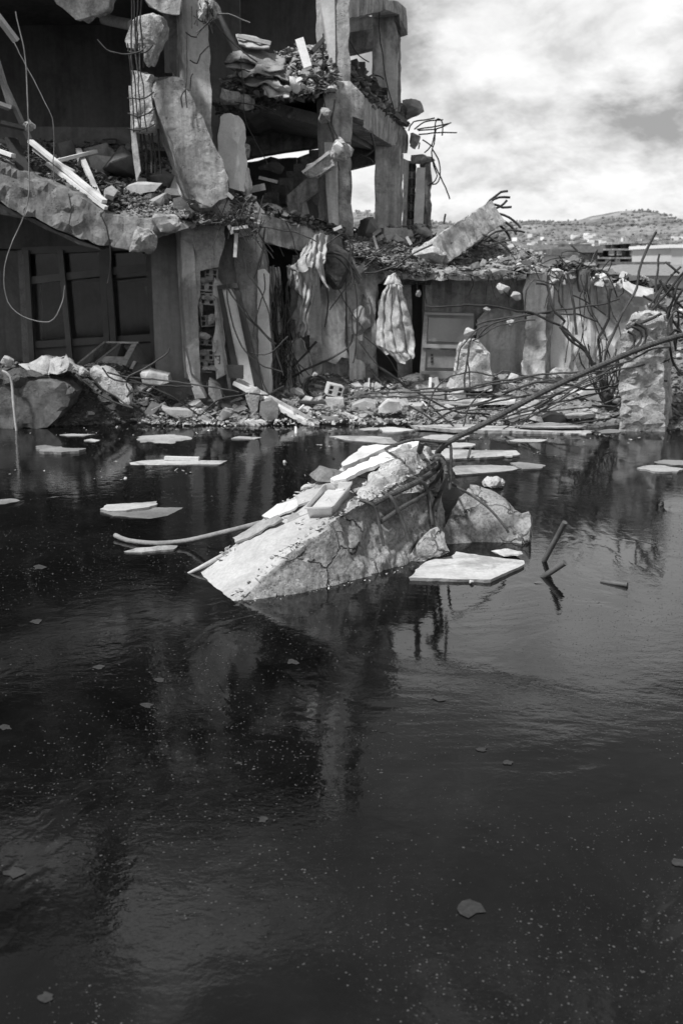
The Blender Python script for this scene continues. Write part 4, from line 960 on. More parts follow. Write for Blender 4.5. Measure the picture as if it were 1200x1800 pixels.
fl([(218, 968), (240, 962), (290, 959), (313, 960), (306, 966), (250, 970)], 'panel', 'narrow white board floating just below the hose', z=.02, amp=.02)
fl([(578, 768), (610, 766), (650, 766), (690, 768), (722, 771), (708, 777), (680, 780), (630, 776), (600, 773)], 'panel', 'wide pale board floating behind the top of the beam', amp=.015)
fl([(632, 754), (650, 751), (668, 752), (664, 756), (640, 757)], 'panel', 'small white board nearest the rubble right of the tyre', amp=.02)
fl([(668, 751), (690, 750), (730, 756), (700, 759), (672, 758)], 'foam', 'white foam edged board nearest the rubble below the blanket', z=.03, th=.04, amp=.03)
fl([(738, 772), (760, 764), (790, 764), (825, 764), (812, 772), (770, 776)], 'panel', 'rough white board directly behind the bent thick rebar', amp=.03, z=.03)
fl([(720, 800), (730, 788), (780, 786), (845, 792), (905, 794), (900, 800), (870, 805), (800, 807)], 'panel', 'large white board behind the upper end of the beam', amp=.015, z=.02, th=.03)
fl([(782, 780), (800, 777), (835, 780), (830, 785), (795, 786)], 'foam', 'ragged white crust on the far edge of the large white board', z=.05, amp=.04)
fl([(870, 800), (890, 792), (906, 792), (914, 798), (900, 802)], 'foam', 'frayed white crust at the right tip of the large white board', z=.04, amp=.05)
fl([(794, 824), (800, 818), (860, 816), (898, 815), (918, 820), (900, 827), (850, 832), (800, 836)], 'panel', 'second large white board just above the jagged wedge', amp=.015)
fl([(896, 814), (912, 812), (958, 817), (950, 823), (918, 824)], 'panel_grey', 'greyer board overlapping the right end of the second large board', z=.03, amp=.02)
fl([(893, 774), (910, 771), (962, 772), (950, 776), (905, 777)], 'panel', 'slim white board floating below the fan of thin bars', amp=.02)
fl([(1118, 823), (1135, 818), (1160, 817), (1200, 824), (1190, 829), (1150, 829)], 'panel', 'white crust floating at the far right below the broken pillar', amp=.03, z=.03, th=.03)
fl([(1148, 814), (1165, 808), (1230, 808), (1240, 816), (1180, 818)], 'panel_grey', 'damp grey board behind the white crust at the far right', amp=.03)
fl([(720, 752), (800, 744), (870, 748), (990, 750), (1045, 754), (1030, 760), (900, 757), (800, 758)], 'panel', 'very long pale board at the rubble edge below the bundle of bars', amp=.04, z=.05, th=.05)
fl([(1048, 758), (1070, 754), (1094, 755), (1086, 760), (1056, 762)], 'panel_grey', 'grey board touching the foot of the broken pillar', amp=.02)
fl([(-30, 880), (20, 876), (36, 880), (10, 886), (-30, 888)], 'panel_grey', 'dull half sunken board at the left edge of the picture', z=.004, amp=.03)
fl([(900, 748), (960, 742), (1040, 744), (1020, 750), (930, 752)], 'panel', 'flat white board lying against the rubble left of the broken pillar', z=.10, amp=.03)
for poly, l in (([(862, 972), (874, 966), (896, 964), (914, 970), (918, 977), (900, 982), (880, 980), (866, 978)], 'rough white foam lump touching the largest floating board'),):
    y = G(890, 978).y
    o = hull('foam_lump', hp(890, 972, y, 56, 12, .16, 30, 9), M['foam'], edge=.025, amp=.02, chip=.01, freq=16); tg(o, l, 'foam')
o = hull('stone', hp(864, 848, G(864, 856).y, 50, 18, .22, 26, 4), M['chunk_b'], edge=.04, amp=.04, chip=.02, freq=9); tg(o, 'lumpy pale stone breaking the water above the jagged wedge', 'stone')
o = hull('stone', hp(500, 812, G(500, 813).y, 11, 10, .06, 14, 4), M['foam'], edge=.03, amp=.01); tg(o, 'tiny white crumb floating alone in mid pond', 'stone')
o = hull('stone', hp(828, 1023, G(828, 1026).y, 12, 10, .05, 14, 7), M['chunk_b'], edge=.02, amp=.008); tg(o, 'small pebble at the near edge of the largest floating board', 'stone')
for x, y in ((18, 833), (203, 811)):
    o = hull('stone', hp(x, y, G(x, y).y, 12, 3, .05, 12, x), M['foam'], edge=.03, amp=.008); tg(o, 'small white scrap afloat %s' % ('near the left picture edge' if x < 100 else 'left of the long white board'), 'scrap')
# sticks standing out of the water
def stick(a, b, r, label, m='rebar_near', name='stick', mid=None):
    pts = [a] + ([mid] if mid else []) + [b]
    tg(tube(name, pts, r, M[m], seg=10, step=.05), label, 'stick')
M['stick'] = mat('dark wet stick', 0.10, 0.3, 8, 60, 0.4, rough=0.6)
y1 = G(948, 997).y; stick(G(942, 1012, -.15), P(992, 918, y1 - .02), .022, 'long thin stick slanting up from the water right of the beam', 'stick')
y2 = G(940, 1022).y; stick(G(930, 1030, -.1), P(992, 989, y2 + .02), .024, 'short thick stick crossing below the long thin stick', 'stick')
o = tube('ring', [P(988, 991, y2 + .02), P(994, 987, y2 + .02)], .024, M['chunk_b'], seg=10); bpy.data.objects.remove(o)
stick(G(1056, 1022, .0), P(1102, 1028, G(1102, 1031).y), .020, 'small dark twig lying on the water at the right', 'stick')
o = hull('stone', hp(946, 1024, G(946, 1024).y, 22, 6, .1, 14, 5), M['chunk_c'], edge=.03, amp=.01); tg(o, 'dark clod at the foot of the short thick stick', 'stone')
stick(G(822, 806, .05), P(826, 790, G(822, 806).y), .016, 'stub of bar standing on the large white board', 'rebar_near', 'bar_stub')
stick(G(520, 770, -.05), P(520, 752, G(520, 758).y), .02, 'thin white stake standing in the water before the rubble', 'wood_white')
# dust, bubbles and flakes on the water: nobody could count them
def water_dust():
    v, f = [], []
    rr = np.random.RandomState(3)
    n = 0
    while n < 46000:
        Y = 1.7 + 13 * rr.rand() ** 1.7; x = (rr.rand() - .5) * (Y * .78 + .5)
        q = noise.noise(Vector((x * .8, Y * .8, 2))) + .6 * noise.noise(Vector((x * 2.7, Y * 2.7, 7)))
        if q < rr.uniform(-.45, .55): continue
        r = (.0012 + .0048 * rr.rand() ** 5) * (.75 + .05 * Y)
        if rr.rand() < .004: r *= 2.2
        if Y < 4.5 and rr.rand() < .3: continue
        k = len(v); m_ = 5; a0 = rr.rand() * 6
        for i in range(m_):
            a = a0 + i * 2 * math.pi / m_; q2 = r * rr.uniform(.7, 1.2); v.append((x + math.cos(a) * q2, Y + math.sin(a) * q2, .0008))
        v.append((x, Y, .0008 + r * .45))
        for i in range(m_): f.append([k + i, k + (i + 1) % m_, k + m_])
        n += 1
    m = mat('floating dust', 0.075, 0.3, 30, 90, 0, rand=0)
    tag(mobj('floating_dust', raw_me('floating_dust', v, f), m, loc=Vector((0, 0, 0))), kind='stuff')
water_dust()
FLK = mat('soggy flake', 0.035, 0.3, 30, 60, 0.3)
for (x, y, w, l) in ((828, 1594, 30, 'largest soggy flake, low in the near water'), (26, 1534, 20, 'oval soggy flake at the lower left edge'), (82, 1752, 16, 'soggy flake in the bottom left corner'), (893, 1340, 10, 'small flake right of the water centre'), (845, 1317, 12, 'flake left of the small flake right of centre'), (772, 1228, 12, 'thin flake in mid water'),
                  (258, 1239, 14, 'pale fleck left of centre'), (175, 1172, 11, 'pale fleck nearest the left middle'), (8, 1278, 14, 'fleck at the left edge'), (515, 1163, 12, 'fleck below the beam'), (280, 1195, 10, 'faint fleck beside the pale fleck'), (1195, 1516, 16, 'flake at the right edge'), (63, 1092, 12, 'fleck far left below the board'), (70, 997, 12, 'fleck near the left edge above'), (420, 1341, 7, 'round drop of scum'), (462, 1440, 10, 'dim scum flake')):
    rr = random.Random(x); pl = []
    for k in range(11):
        a = k / 11 * 6.283; q = w * (rr.uniform(.55, 1.2)); pl.append((x + math.cos(a) * q, y + math.sin(a) * q * (.55 if y > 1400 else .4)))
    o = plate('soggy_flake', pl, .002, FLK, z=.004, amp=.006, warp=.001); tg(o, l + ' on dark water', 'flake', 'scum flakes on the pond')
# ================================================================== RUBBLE
def chunk_mesh(kind, seed):
    rr = random.Random(seed); bm = bmesh.new()
    if kind == 'lump':
        for _ in range(15):
            v = Vector((rr.gauss(0, 1), rr.gauss(0, 1), rr.gauss(0, 1))).normalized() * rr.uniform(.75, 1.05); bm.verts.new((v.x * .5, v.y * .42, v.z * .36))
    elif kind == 'slab':
        n = rr.randint(4, 7); a0 = rr.random() * 6
        for k in range(n):
            a = a0 + k * 6.283 / n + rr.uniform(-.3, .3); q = rr.uniform(.38, .6)
            for z in (-.09, .09): bm.verts.new((math.cos(a) * q + z * .2, math.sin(a) * q * .75, z + rr.uniform(-.01, .01)))
    elif kind == 'block':
        for x in (-.5, .5):
            for y in (-.3, .3):
                for z in (-.22, .22): bm.verts.new((x * rr.uniform(.7, 1), y * rr.uniform(.75, 1), z * rr.uniform(.75, 1.05))); bm.verts.new((x * rr.uniform(.5, .8), y * rr.uniform(.8, 1.05), z * rr.uniform(.6, .9)))
    r = bmesh.ops.convex_hull(bm, input=bm.verts)
    junk = list({g for g in r['geom_interior'] + r['geom_unused'] if isinstance(g, bmesh.types.BMVert)})
    bmesh.ops.delete(bm, geom=junk, context='VERTS')
    bmesh.ops.dissolve_limit(bm, angle_limit=.12, verts=bm.verts, edges=bm.edges)
    if kind != 'slab':
        bmesh.ops.bevel(bm, geom=list(bm.edges), offset=.025, segments=1, affect='EDGES')
    bmesh.ops.triangulate(bm, faces=bm.faces)
    me = bpy.data.meshes.new('concrete_chunk'); bm.to_mesh(me); bm.free(); me.materials.append(M['chunk_a']); return me
CH = {k: [chunk_mesh(k, 100 * i + j) for j in range(7)] for i, k in enumerate(('lump', 'slab', 'block'))}
def grit(name, pts, mt, label=None, parent=None, asp=1.0):
    """thousands of small fragments as one mass"""
    v, f = [], []
    tmpl = []
    for k in range(12):
        bm = bmesh.new(); rr = random.Random(k + 500)
        for _ in range(9): q = Vector((rr.gauss(0, 1), rr.gauss(0, 1), rr.gauss(0, 1))).normalized(); bm.verts.new((q.x * .5, q.y * .42, q.z * rr.choice((.12, .3, .4))))
        r = bmesh.ops.convex_hull(bm, input=bm.verts)
        bm.verts.index_update(); vs = [tuple(x.co) for x in bm.verts]; fs = [[x.index for x in fc.verts] for fc in bm.faces]; tmpl.append((np.array(vs), fs)); bm.free()
    for p, s in pts:
        vs, fs = R.choice(tmpl); k = len(v)
        q_ = R.random()
        if q_ < .22: vs = vs * np.array([2.3, .35, .3])
        elif q_ < .45: vs = vs * np.array([1.5, 1.4, .35])
        a, b = R.uniform(0, 6.28), R.uniform(-.7, .7); ca, sa, cb, sb = math.cos(a), math.sin(a), math.cos(b), math.sin(b)
        m_ = np.array([[ca * cb, -sa, ca * sb], [sa * cb, ca, sa * sb], [-sb, 0, cb]])
        q = vs @ m_.T * s + np.array(p); v.extend(map(tuple, q)); f.extend([[i + k for i in fc] for fc in fs])
    o = mobj(name, raw_me(name, v, f), mt, parent, loc=None if parent else Vector((0, 0, 0)))
    return tag(o, label, kind='stuff')
M['grit'] = mat('mixed grit', 0.22, 0.6, 6.0, 14.0, 0.5)
M['grit_pale'] = mat('pale grit', 0.42, 0.6, 6.0, 14.0, 0.5)
M['grit_dark'] = mat('dark grit', 0.10, 0.6, 6.0, 14.0, 0.5)
def onbank(x, y, lift=0.0): return Vector((x, y, bank_h(x, y) + lift))
def xpx(px, Y): return (px - 600) / F * (Y / (CT + .06 * ST))
def zone_grit(name, px0, px1, y0, y1, n, s0, s1, m):
    pts = []
    for _ in range(n):
        y = R.uniform(y0, y1); x = xpx(R.uniform(px0, px1), y)
        if bank_h(x, y) < -.05: continue
        pts.append((onbank(x, y, R.uniform(-.01, .03)), s0 + (s1 - s0) * R.random() ** 3))
    grit(name, pts, m)
zone_grit('rubble_gravel', -60, 1260, 14.3, 17.2, 9000, .02, .11, M['grit'])
zone_grit('pale_rubble_gravel', 240, 1100, 14.8, 17.0, 3600, .02, .12, M['grit_pale'])
zone_grit('dark_rubble_gravel', -60, 700, 14.5, 17.2, 4500, .02, .10, M['grit_dark'])
zone_grit('rubble_gravel', 1090, 1300, 14.6, 18, 2500, .04, .2, M['grit'])
# individual fragments lying on the bank, in the strip the photograph shows them
WORDS = {'chunk_a': 'grey', 'chunk_b': 'pale', 'chunk_c': 'dark', 'brick': 'mid grey', 'panel': 'white', 'plaster': 'light grey'}
KW = {'lump': 'rounded concrete lump', 'slab': 'thin broken slab piece', 'block': 'angular concrete block'}
def scatter(n, px0, px1, y0, y1, s0, s1, where, mats, kinds=('lump', 'slab', 'slab', 'block'), fn=None):
    for _ in range(n):
        kind = R.choice(kinds); mm = R.choice(mats); me = R.choice(CH[kind]); s = s0 + (s1 - s0) * R.random() ** 2
        if fn: loc = fn(R.random(), R.random())
        else:
            y = R.uniform(y0, y1); x = xpx(R.uniform(px0, px1), y); loc = onbank(x, y, s * .10)
        o = put(me, {'lump': 'concrete_lump', 'slab': 'concrete_shard', 'block': 'concrete_block'}[kind], loc, (R.uniform(-.5, .5), R.uniform(-.5, .5), R.uniform(0, 6.28)), M[mm], None, (s, s * R.uniform(.7, 1.1), s * R.uniform(.7, 1.2)))
        tag(o, '%s %s %s' % (WORDS[mm], KW[kind], where), 'rubble', 'rubble ' + where)
scatter(34, 230, 345, 15.0, 16.4, .14, .42, 'below the capsized cabinet', ['chunk_a', 'chunk_b', 'chunk_c', 'chunk_a'])
scatter(46, 340, 480, 15.0, 16.4, .12, .40, 'at the foot of the leaning door', ['chunk_a', 'chunk_b', 'chunk_b', 'chunk_c'])
scatter(44, 480, 620, 15.2, 16.6, .12, .36, 'around the tyre and the coiled cable', ['chunk_a', 'chunk_b', 'panel', 'chunk_c'])
scatter(50, 620, 760, 15.2, 16.6, .12, .40, 'between the tyre and the metal cabinet', ['chunk_a', 'chunk_b', 'panel', 'chunk_c'])
scatter(64, 760, 1080, 15.0, 16.9, .12, .42, 'under the fan of reinforcing bars', ['chunk_a', 'chunk_b', 'chunk_b', 'panel'])
scatter(22, 1165, 1290, 14.8, 16.8, .15, .5, 'heaped right of the broken pillar', ['chunk_a', 'chunk_b', 'chunk_c'])
scatter(26, 60, 240, 14.9, 15.9, .08, .25, 'on the left earth bank', ['chunk_a', 'chunk_c', 'chunk_b'])
# heap on the tilted floor at the left
def tiltpt(u, v):
    px = 60 + 300 * u; py = 392 - (392 - 262) * v - (1 - u) * 60 * (1 - v) - 6
    return P(px, py, 15.2 + 4.2 * v)
pts = []
for _ in range(4200):
    u, v = R.random(), R.random() ** 1.2; p = tiltpt(u, v); p.z += .12 * fr(p, 1.5, 4, 3); pts.append((p, R.uniform(.03, .16)))
grit('floor_rubble', pts, M['grit'])
grit('floor_rubble', [(p + Vector((0, 0, .05)), s * .8) for p, s in pts[::3]], M['grit_dark'])
grit('floor_rubble', [(p + Vector((0, 0, .06)), s * .5) for p, s in pts[::11]], M['grit_pale'])
scatter(30, 0, 0, 0, 0, .2, .62, 'lying on the tilted floor above the shopfront', ['chunk_a', 'chunk_c', 'chunk_a', 'chunk_b'], fn=lambda a, b: tiltpt(.1 + .8 * a, b ** 1.3) + Vector((0, 0, .1)))
# mound base under that heap
v = []; f = []
for j in range(13):
    for i in range(25):
        p = tiltpt(i / 24 * 1.05 - .05, j / 12); p.z += .12 * fr(p, 1.5, 4, 3) - .04; v.append(p)
for j in range(12):
    for i in range(24): f.append([j * 25 + i, j * 25 + i + 1, (j + 1) * 25 + i + 1, (j + 1) * 25 + i])
o = mobj('rubble_mound', raw_me('rubble_mound', v, f, 180), M['soil']); tag(o, kind='stuff')
for (px, py, Y, s, mm, kd, l) in ((172, 268, 16.9, .5, 'chunk_a', 'block', 'square grey block at the back of the tilted floor'), (182, 290, 16.6, .62, 'chunk_b', 'lump', 'rounded pale lump behind the crossed battens'), (155, 296, 16.2, .55, 'chunk_b', 'slab', 'pale tile like piece under the crossed battens'),
                              (215, 292, 16.4, .9, 'chunk_c', 'lump', 'big dark boulder at the back of the tilted floor'), (115, 266, 17, .6, 'chunk_a', 'block', 'grey block half hidden at the back left of the tilted floor'), (205, 338, 15.6, .2, 'chunk_b', 'lump', 'small white crumb amid dark rubble on the tilted floor')):
    o = put(CH[kd][int(px) % 7], 'concrete_chunk', P(px, py, Y), (R.uniform(-.4, .4), R.uniform(-.4, .4), px), M[mm], None, (s, s * .8, s)); tag(o, l, 'rubble')
tg(prism('concrete_shard', [(208, 340), (222, 328), (236, 323), (262, 324), (281, 326), (272, 336), (250, 340), (225, 341)], 15.8, (0, .3, .06), M['panel'], edge=.1, amp=.01, chip=.02), 'flat pale plate with a broken edge lying below the hanging bars', 'plate')
tg(hull('concrete_lump', hp(254, 426, 14.6, 52, 60, .45, 22, 11), M['broken'], edge=.06, amp=.05, chip=.04), 'rough broken lump dangling under the sagging edge beam', 'rubble')
tg(hull('concrete_lump', hp(292, 392, 14.8, 60, 50, .5, 20, 12), M['plaster'], edge=.09, amp=.02, chip=.03), 'smooth faced lump beside the dangling one under the snapped slab', 'rubble')
tg(prism('concrete_shard', [(302, 348), (318, 346), (340, 372), (334, 386), (318, 376), (304, 362)], 15.0, (0, .2, 0), M['concrete_dark'], edge=.08, amp=.01, chip=.03), 'dark leaf shaped slab piece under the foot of the snapped slab', 'rubble')
# pale broken wall piece between the snapped slab and the stair
tg(prism('wall_fragment', [(386, 204), (394, 200), (404, 198), (412, 206), (417, 240), (420, 290), (421, 336), (404, 330), (392, 306), (384, 290), (382, 250)], 15.9, (.12, .25, 0), M['plaster_white'], edge=.08, amp=.02, chip=.05), 'upright white rendered wall fragment between snapped slab and stair', 'wall fragment')
for (px, py, w, h, Y, m_, l) in ((405, 172, 40, 40, 16.4, 'broken', 'broken lump under the left end of the paper heap'), (432, 182, 36, 30, 16.5, 'concrete', 'rounded lump right of the broken lump below the paper heap'), (452, 178, 44, 30, 16.9, 'concrete_dark', 'dark slab end hanging under the paper heap'), (434, 264, 22, 28, 16.4, 'concrete', 'smooth oval lump right of the white wall fragment'),
                              (433, 320, 24, 50, 16.2, 'plaster', 'tall pale lump at the base of the white wall fragment'), (512, 200, 18, 22, 17.1, 'concrete_dark', 'small block hung below the paper heap'), (478, 296, 50, 26, 20, 'inner', 'dark fallen wall lump in front of the stair')):
    tg(hull('concrete_lump', hp(px, py, Y, w, h, .4, 20, px), M[m_], edge=.08, amp=.03, chip=.03), l, 'rubble')
# pieces caught on the corner column
tg(prism('concrete_shard', [(532, 306), (540, 290), (578, 266), (586, 270), (590, 290), (556, 312), (544, 312)], 16.5, (.02, .3, 0), M['broken'], edge=.06, amp=.03, chip=.03), 'broken slab piece with a white top edge hanging against the corner column', 'rubble')
tg(bar('batten', P(531, 303, 16.45), P(578, 268, 16.5), .05, .04, M['wood_white']), 'white strip along the slab piece on the corner column', 'batten')
tg(hull('concrete_lump', hp(598, 264, 16.45, 40, 48, .4, 22, 3), M['broken'], edge=.06, amp=.03, chip=.03), 'round lump with a white spot jammed on the corner column', 'rubble')
o = hull('plaster_spot', hp(594, 260, 16.2, 19, 22, .06, 18, 5), M['plaster_white'], edge=.06, amp=.005, chip=0); tg(o, 'white plaster patch on the round lump', 'plaster piece')
tg(hull('concrete_lump', hp(573, 206, 16.5, 30, 26, .35, 20, 31), M['broken'], edge=.06, amp=.04, chip=.03), 'cluster of concrete hanging left of the corbel', 'rubble')
# heap of sheets, paper and plaster on the middle floor
def heap1(u, v):     # u along, v up
    px = 398 + 190 * u; top_ = 158 - 62 * math.sin(min(1, u * 1.05 + .12) * 1.75) - 14 * u
    return P(px, 158 + 16 * math.sin(u * 3.1) * (1 - v) - (158 - top_) * v, 16.7 + .8 * v)
pts = [(heap1(R.random(), R.random()) + Vector((R.uniform(-.05, .05), R.uniform(-.25, .2), 0)), R.uniform(.04, .19)) for _ in range(2300)]
grit('heap_fragments', pts[:1300], M['grit']); grit('heap_fragments', pts[1300:1900], M['grit_dark']); grit('heap_fragments', pts[1900:], M['grit_pale'])
hull('heap_core', [heap1(u, v) + Vector((0, y, 0)) for u in (0.05, .3, .6, .95) for v in (0.1, .9) for y in (.15, .9)], M['soil'], edge=.15, amp=.1, chip=.05)['kind'] = 'stuff'
scatter(60, 0, 0, 0, 0, .12, .34, 'in the paper and plaster heap beside the corner column', ['chunk_a', 'chunk_b', 'chunk_c', 'plaster'], kinds=('lump', 'slab', 'slab'), fn=lambda a, b: heap1(.35 + .62 * a, b) + Vector((0, -.2, 0)))
def sheet(poly, Y, m_, label, cr=.05, seed=1, th=.02, name='sheet', cat='sheet'):
    l = [(x, y, Y + d) for (x, y, d) in poly]
    rows = [l[:len(l) // 2], l[len(l) // 2:]]
    return tg(cloth(name, rows, M[m_], 18, 8, 1.3, .03, seed, th=th, crumple=cr), label, cat)
sheet([(417, 62, .3), (445, 66, .3), (476, 76, .3), (420, 78, -.1), (445, 86, -.1), (473, 88, -.1)], 16.6, 'sheet_grey', 'rolled up sheet on top of the heap with a white rim', .02, 2, .03)
tg(bar('batten', P(417, 63, 16.55), P(475, 77, 16.6), .07, .05, M['wood_white']), 'white rim rod along the top sheet of the paper heap', 'batten')
sheet([(408, 90, .3), (440, 88, .3), (480, 96, .3), (500, 104, .3), (394, 110, -.1), (430, 108, -.1), (465, 118, -.2), (500, 122, -.2)], 16.5, 'sheet_grey', 'broad grey sheet drooping over the left of the heap', .04, 3)
sheet([(396, 108, .2), (430, 112, .2), (470, 112, .2), (500, 118, .2), (400, 122, -.1), (430, 120, -.1), (468, 126, -.2), (498, 122, -.2)], 16.45, 'cloth_grey', 'dark sheet second from the top of the heap', .05, 4)
sheet([(414, 120, .2), (440, 118, .2), (470, 120, .2), (510, 126, .2), (424, 136, -.1), (446, 130, -.1), (478, 132, -.2), (508, 138, -.2)], 16.4, 'sheet_grey', 'crumpled pale sheet in the middle of the heap', .07, 5)
sheet([(420, 138, .2), (440, 134, .2), (470, 138, .2), (490, 142, .2), (430, 148, -.1), (450, 152, -.1), (470, 150, -.2), (492, 156, -.2)], 16.35, 'cloth_grey', 'lowest dark sheet hanging from the heap', .07, 6)
sheet([(462, 148, .1), (480, 142, .1), (500, 144, .1), (512, 150, .1), (464, 168, -.1), (476, 170, -.1), (496, 172, -.1), (508, 180, -.1)], 16.3, 'cloth', 'curled pale rag hanging at the bottom of the heap', .12, 7)
sheet([(512, 132, .1), (524, 128, .1), (532, 134, .1), (512, 160, 0), (518, 164, 0), (522, 150, 0)], 16.3, 'cloth', 'white torn rag at the right of the hanging heap edge', .08, 8)
sheet([(438, 166, .1), (456, 168, .1), (474, 176, .1), (448, 192, 0), (460, 194, 0), (474, 190, 0)], 16.9, 'concrete', 'flat grey flap hanging under the heap', .01, 9, .05)
tg(bar('plank', P(526, 68, 16.35), P(541, 118, 16.25), .13, .03, M['wood_white'], up=Vector((0, 1, 0))), 'upright white plank stuck in the heap', 'plank')
tg(bar('plank', P(548, 92, 16.4), P(568, 70, 16.5), .06, .1, M['wood_dark'], up=Vector((0, 1, 0))), 'dark plank end leaning in the heap by the corner column', 'plank')
# debris along the receding edge beam
def eb(u): 
    a = (616, 150, 17.2); b = (716, 226, 22.4); Y = a[2] + (b[2] - a[2]) * (u ** 1.25); return P(a[0] + (b[0] - a[0]) * u, a[1] + (b[1] - a[1]) * u, Y)
pts = [(eb(u) + Vector((-R.random() * .4, 0, R.uniform(0, .38 * (1 - u) ** .7 + .08))), R.uniform(.08, .3)) for u in [R.random() for _ in range(420)]]
grit('ledge_debris', pts[:220], M['grit_dark']); grit('ledge_debris', pts[220:], M['grit'])
scatter(16, 0, 0, 0, 0, .2, .5, 'on the ledge behind the corner column', ['chunk_c', 'chunk_a', 'chunk_c'], fn=lambda a, b: eb(a * .8) + Vector((-.2, 0, .1 + .2 * b * (1 - a))))
for (a, b, w, l) in (((632, 148, 18.4), (634, 112, 18.6), .16, 'dark stake leaning left on the ledge'), ((668, 170, 20), (655, 138, 20), .16, 'dark plank end standing on the ledge before the pier'), ((676, 190, 20.6), (675, 156, 20.4), .12, 'split dark plank beside the plank end on the ledge'), ((668, 184, 20.3), (708, 216, 21.9), .18, 'long dark beam lying along the ledge'), ((624, 138, 18), (640, 118, 18), .1, 'short dark plank above the ledge rubble')):
    tg(bar('plank', P(*a), P(*b), w, .1, M['wood_dark']), l, 'plank')
tg(hull('concrete_block', hp(705, 196, 22.2, 20, 30, .5, 18, 2), M['chunk_c'], edge=.1, amp=.03), 'dark block at the far end of the ledge under the sack', 'rubble')
# stuffed sack
tg(hull('sack', [P(706, 176, 22.4), P(722, 173, 22.3), P(738, 178, 22.3), P(744, 188, 22.3), P(746, 196, 22.4), P(735, 202, 22.3), P(722, 206, 22.3), P(712, 212, 22.4), P(706, 200, 22.4), P(722, 186, 21.95), P(734, 190, 21.95), P(714, 198, 22.0), P(720, 180, 22.7), P(736, 190, 22.7)], M['cloth_grey'], edge=.07, amp=.03, chip=0, smooth=70), 'bulging grey sack hanging off the far ledge against the sky', 'sack')
# rubble on the lower middle beam and slab between the columns
def lb(u): return P(462 + 150 * u, 374 + 40 * u, 16.1 + .9 * u)
pts = [(lb(R.random()) + Vector((0, R.uniform(0, .9), R.uniform(-.05, .12))), R.uniform(.04, .2)) for _ in range(800)]
grit('ledge_debris', pts[:500], M['grit']); grit('ledge_debris', pts[500:], M['grit_dark'])
sheet([(458, 356, .2), (475, 358, .2), (495, 368, .2), (512, 372, .2), (462, 372, 0), (480, 376, 0), (498, 378, 0), (512, 376, 0)], 16.5, 'panel', 'white crumpled sheet on the lower beam left of the stair', .05, 3)
def rb(u, v): return P(622 + 135 * u, 404 + 44 * v + 10 * u * 0, 17.4 + 2.6 * (1 - v))
pts = [(rb(R.random(), R.random()) + Vector((0, 0, R.uniform(-.05, .1))), R.uniform(.04, .22)) for _ in range(900)]
grit('slab_debris', pts[:450], M['grit']); grit('slab_debris', pts[450:], M['grit_dark'])
hull('slab_debris', [rb(u, v) - Vector((0, 0, .12)) for u in (0, .5, 1) for v in (0, .5, 1)] + [rb(u, 1) - Vector((0, 0, .5)) for u in (0, 1)] + [P(640, 440, 20), P(750, 440, 20)], M['concrete_dark'], edge=.15, amp=.04)['kind'] = 'stuff'
scatter(26, 0, 0, 0, 0, .18, .5, 'on the slab between the pier and the brick stub', ['chunk_c', 'chunk_a', 'chunk_a', 'chunk_b'], fn=lambda a, b: rb(a, b) + Vector((0, 0, .08)))
tg(hull('concrete_block', hp(645, 400, 18.6, 44, 40, .6, 18, 4), M['inner'], edge=.1, amp=.03), 'black block beside the foot of the corner column', 'rubble')
tg(bar('brick_slab', P(668, 412, 18.6), P(708, 412, 18.8), .3, .22, M['chunk_a']), 'grey hollow block lying in front of the pier foot', 'rubble')
# mound over the annex slab
def mz(px, Y):
    t = sstep(16.6, 20.5, Y); return P(px, 480 - 62 * t * (1 - .55 * sstep(820, 960, px)) * (1 - .2 * sstep(800, 700, px)), Y).z
v, f = [], []
for j in range(25):
    for i in range(61):
        Y = 16.62 + 4.6 * j / 24; px = 676 + 262 * i / 60; x = xpx(px, Y); z = mz(px, Y) + .10 * fr((x, Y, 1), 1.6, 6, 5); v.append((x, Y, z))
for j in range(24):
    for i in range(60): f.append([j * 61 + i, j * 61 + i + 1, (j + 1) * 61 + i + 1, (j + 1) * 61 + i])
tag(mobj('rubble_mound', raw_me('rubble_mound', v, f, 180), M['rubble']), kind='stuff')
pts = []
for _ in range(3600):
    Y = R.uniform(16.6, 21.1); px = R.uniform(680, 935); x = xpx(px, Y); pts.append((Vector((x, Y, mz(px, Y) + .10 * fr((x, Y, 1), 1.6, 6, 5) + .02)), .02 + .14 * R.random() ** 2.5))
grit('mound_gravel', pts[:2400], M['grit']); grit('mound_gravel', pts[2400:3000], M['grit_pale']); grit('mound_gravel', pts[3000:], M['grit_dark'])
def mp_(a, b): Y = 16.7 + 4 * b; px = 690 + 240 * a; return Vector((xpx(px, Y), Y, mz(px, Y) + .08))
scatter(34, 0, 0, 0, 0, .1, .34, 'on the dusty mound under the fallen column', ['chunk_a', 'chunk_b', 'chunk_c'], fn=mp_)
# land behind the annex wall (keeps the wall from standing before nothing)
def land_h(x, y): return .6 + 1.1 * sstep(18.5, 20, y) - .9 * sstep(20.5, 40, y) - 1.0 * sstep(40, 46, y) + .12 * fr((x, y, 0), 1.2, 9, 4)
heightfield('rubble_ground', land_h, 3.0, 40, 18.8, 47, 130, 70, M['rubble'])
grit('far_rubble', [(Vector((x, y, land_h(x, y))), R.uniform(.06, .35)) for x, y in ((R.uniform(4, 13), R.uniform(19, 27)) for _ in range(1800))], M['grit'])
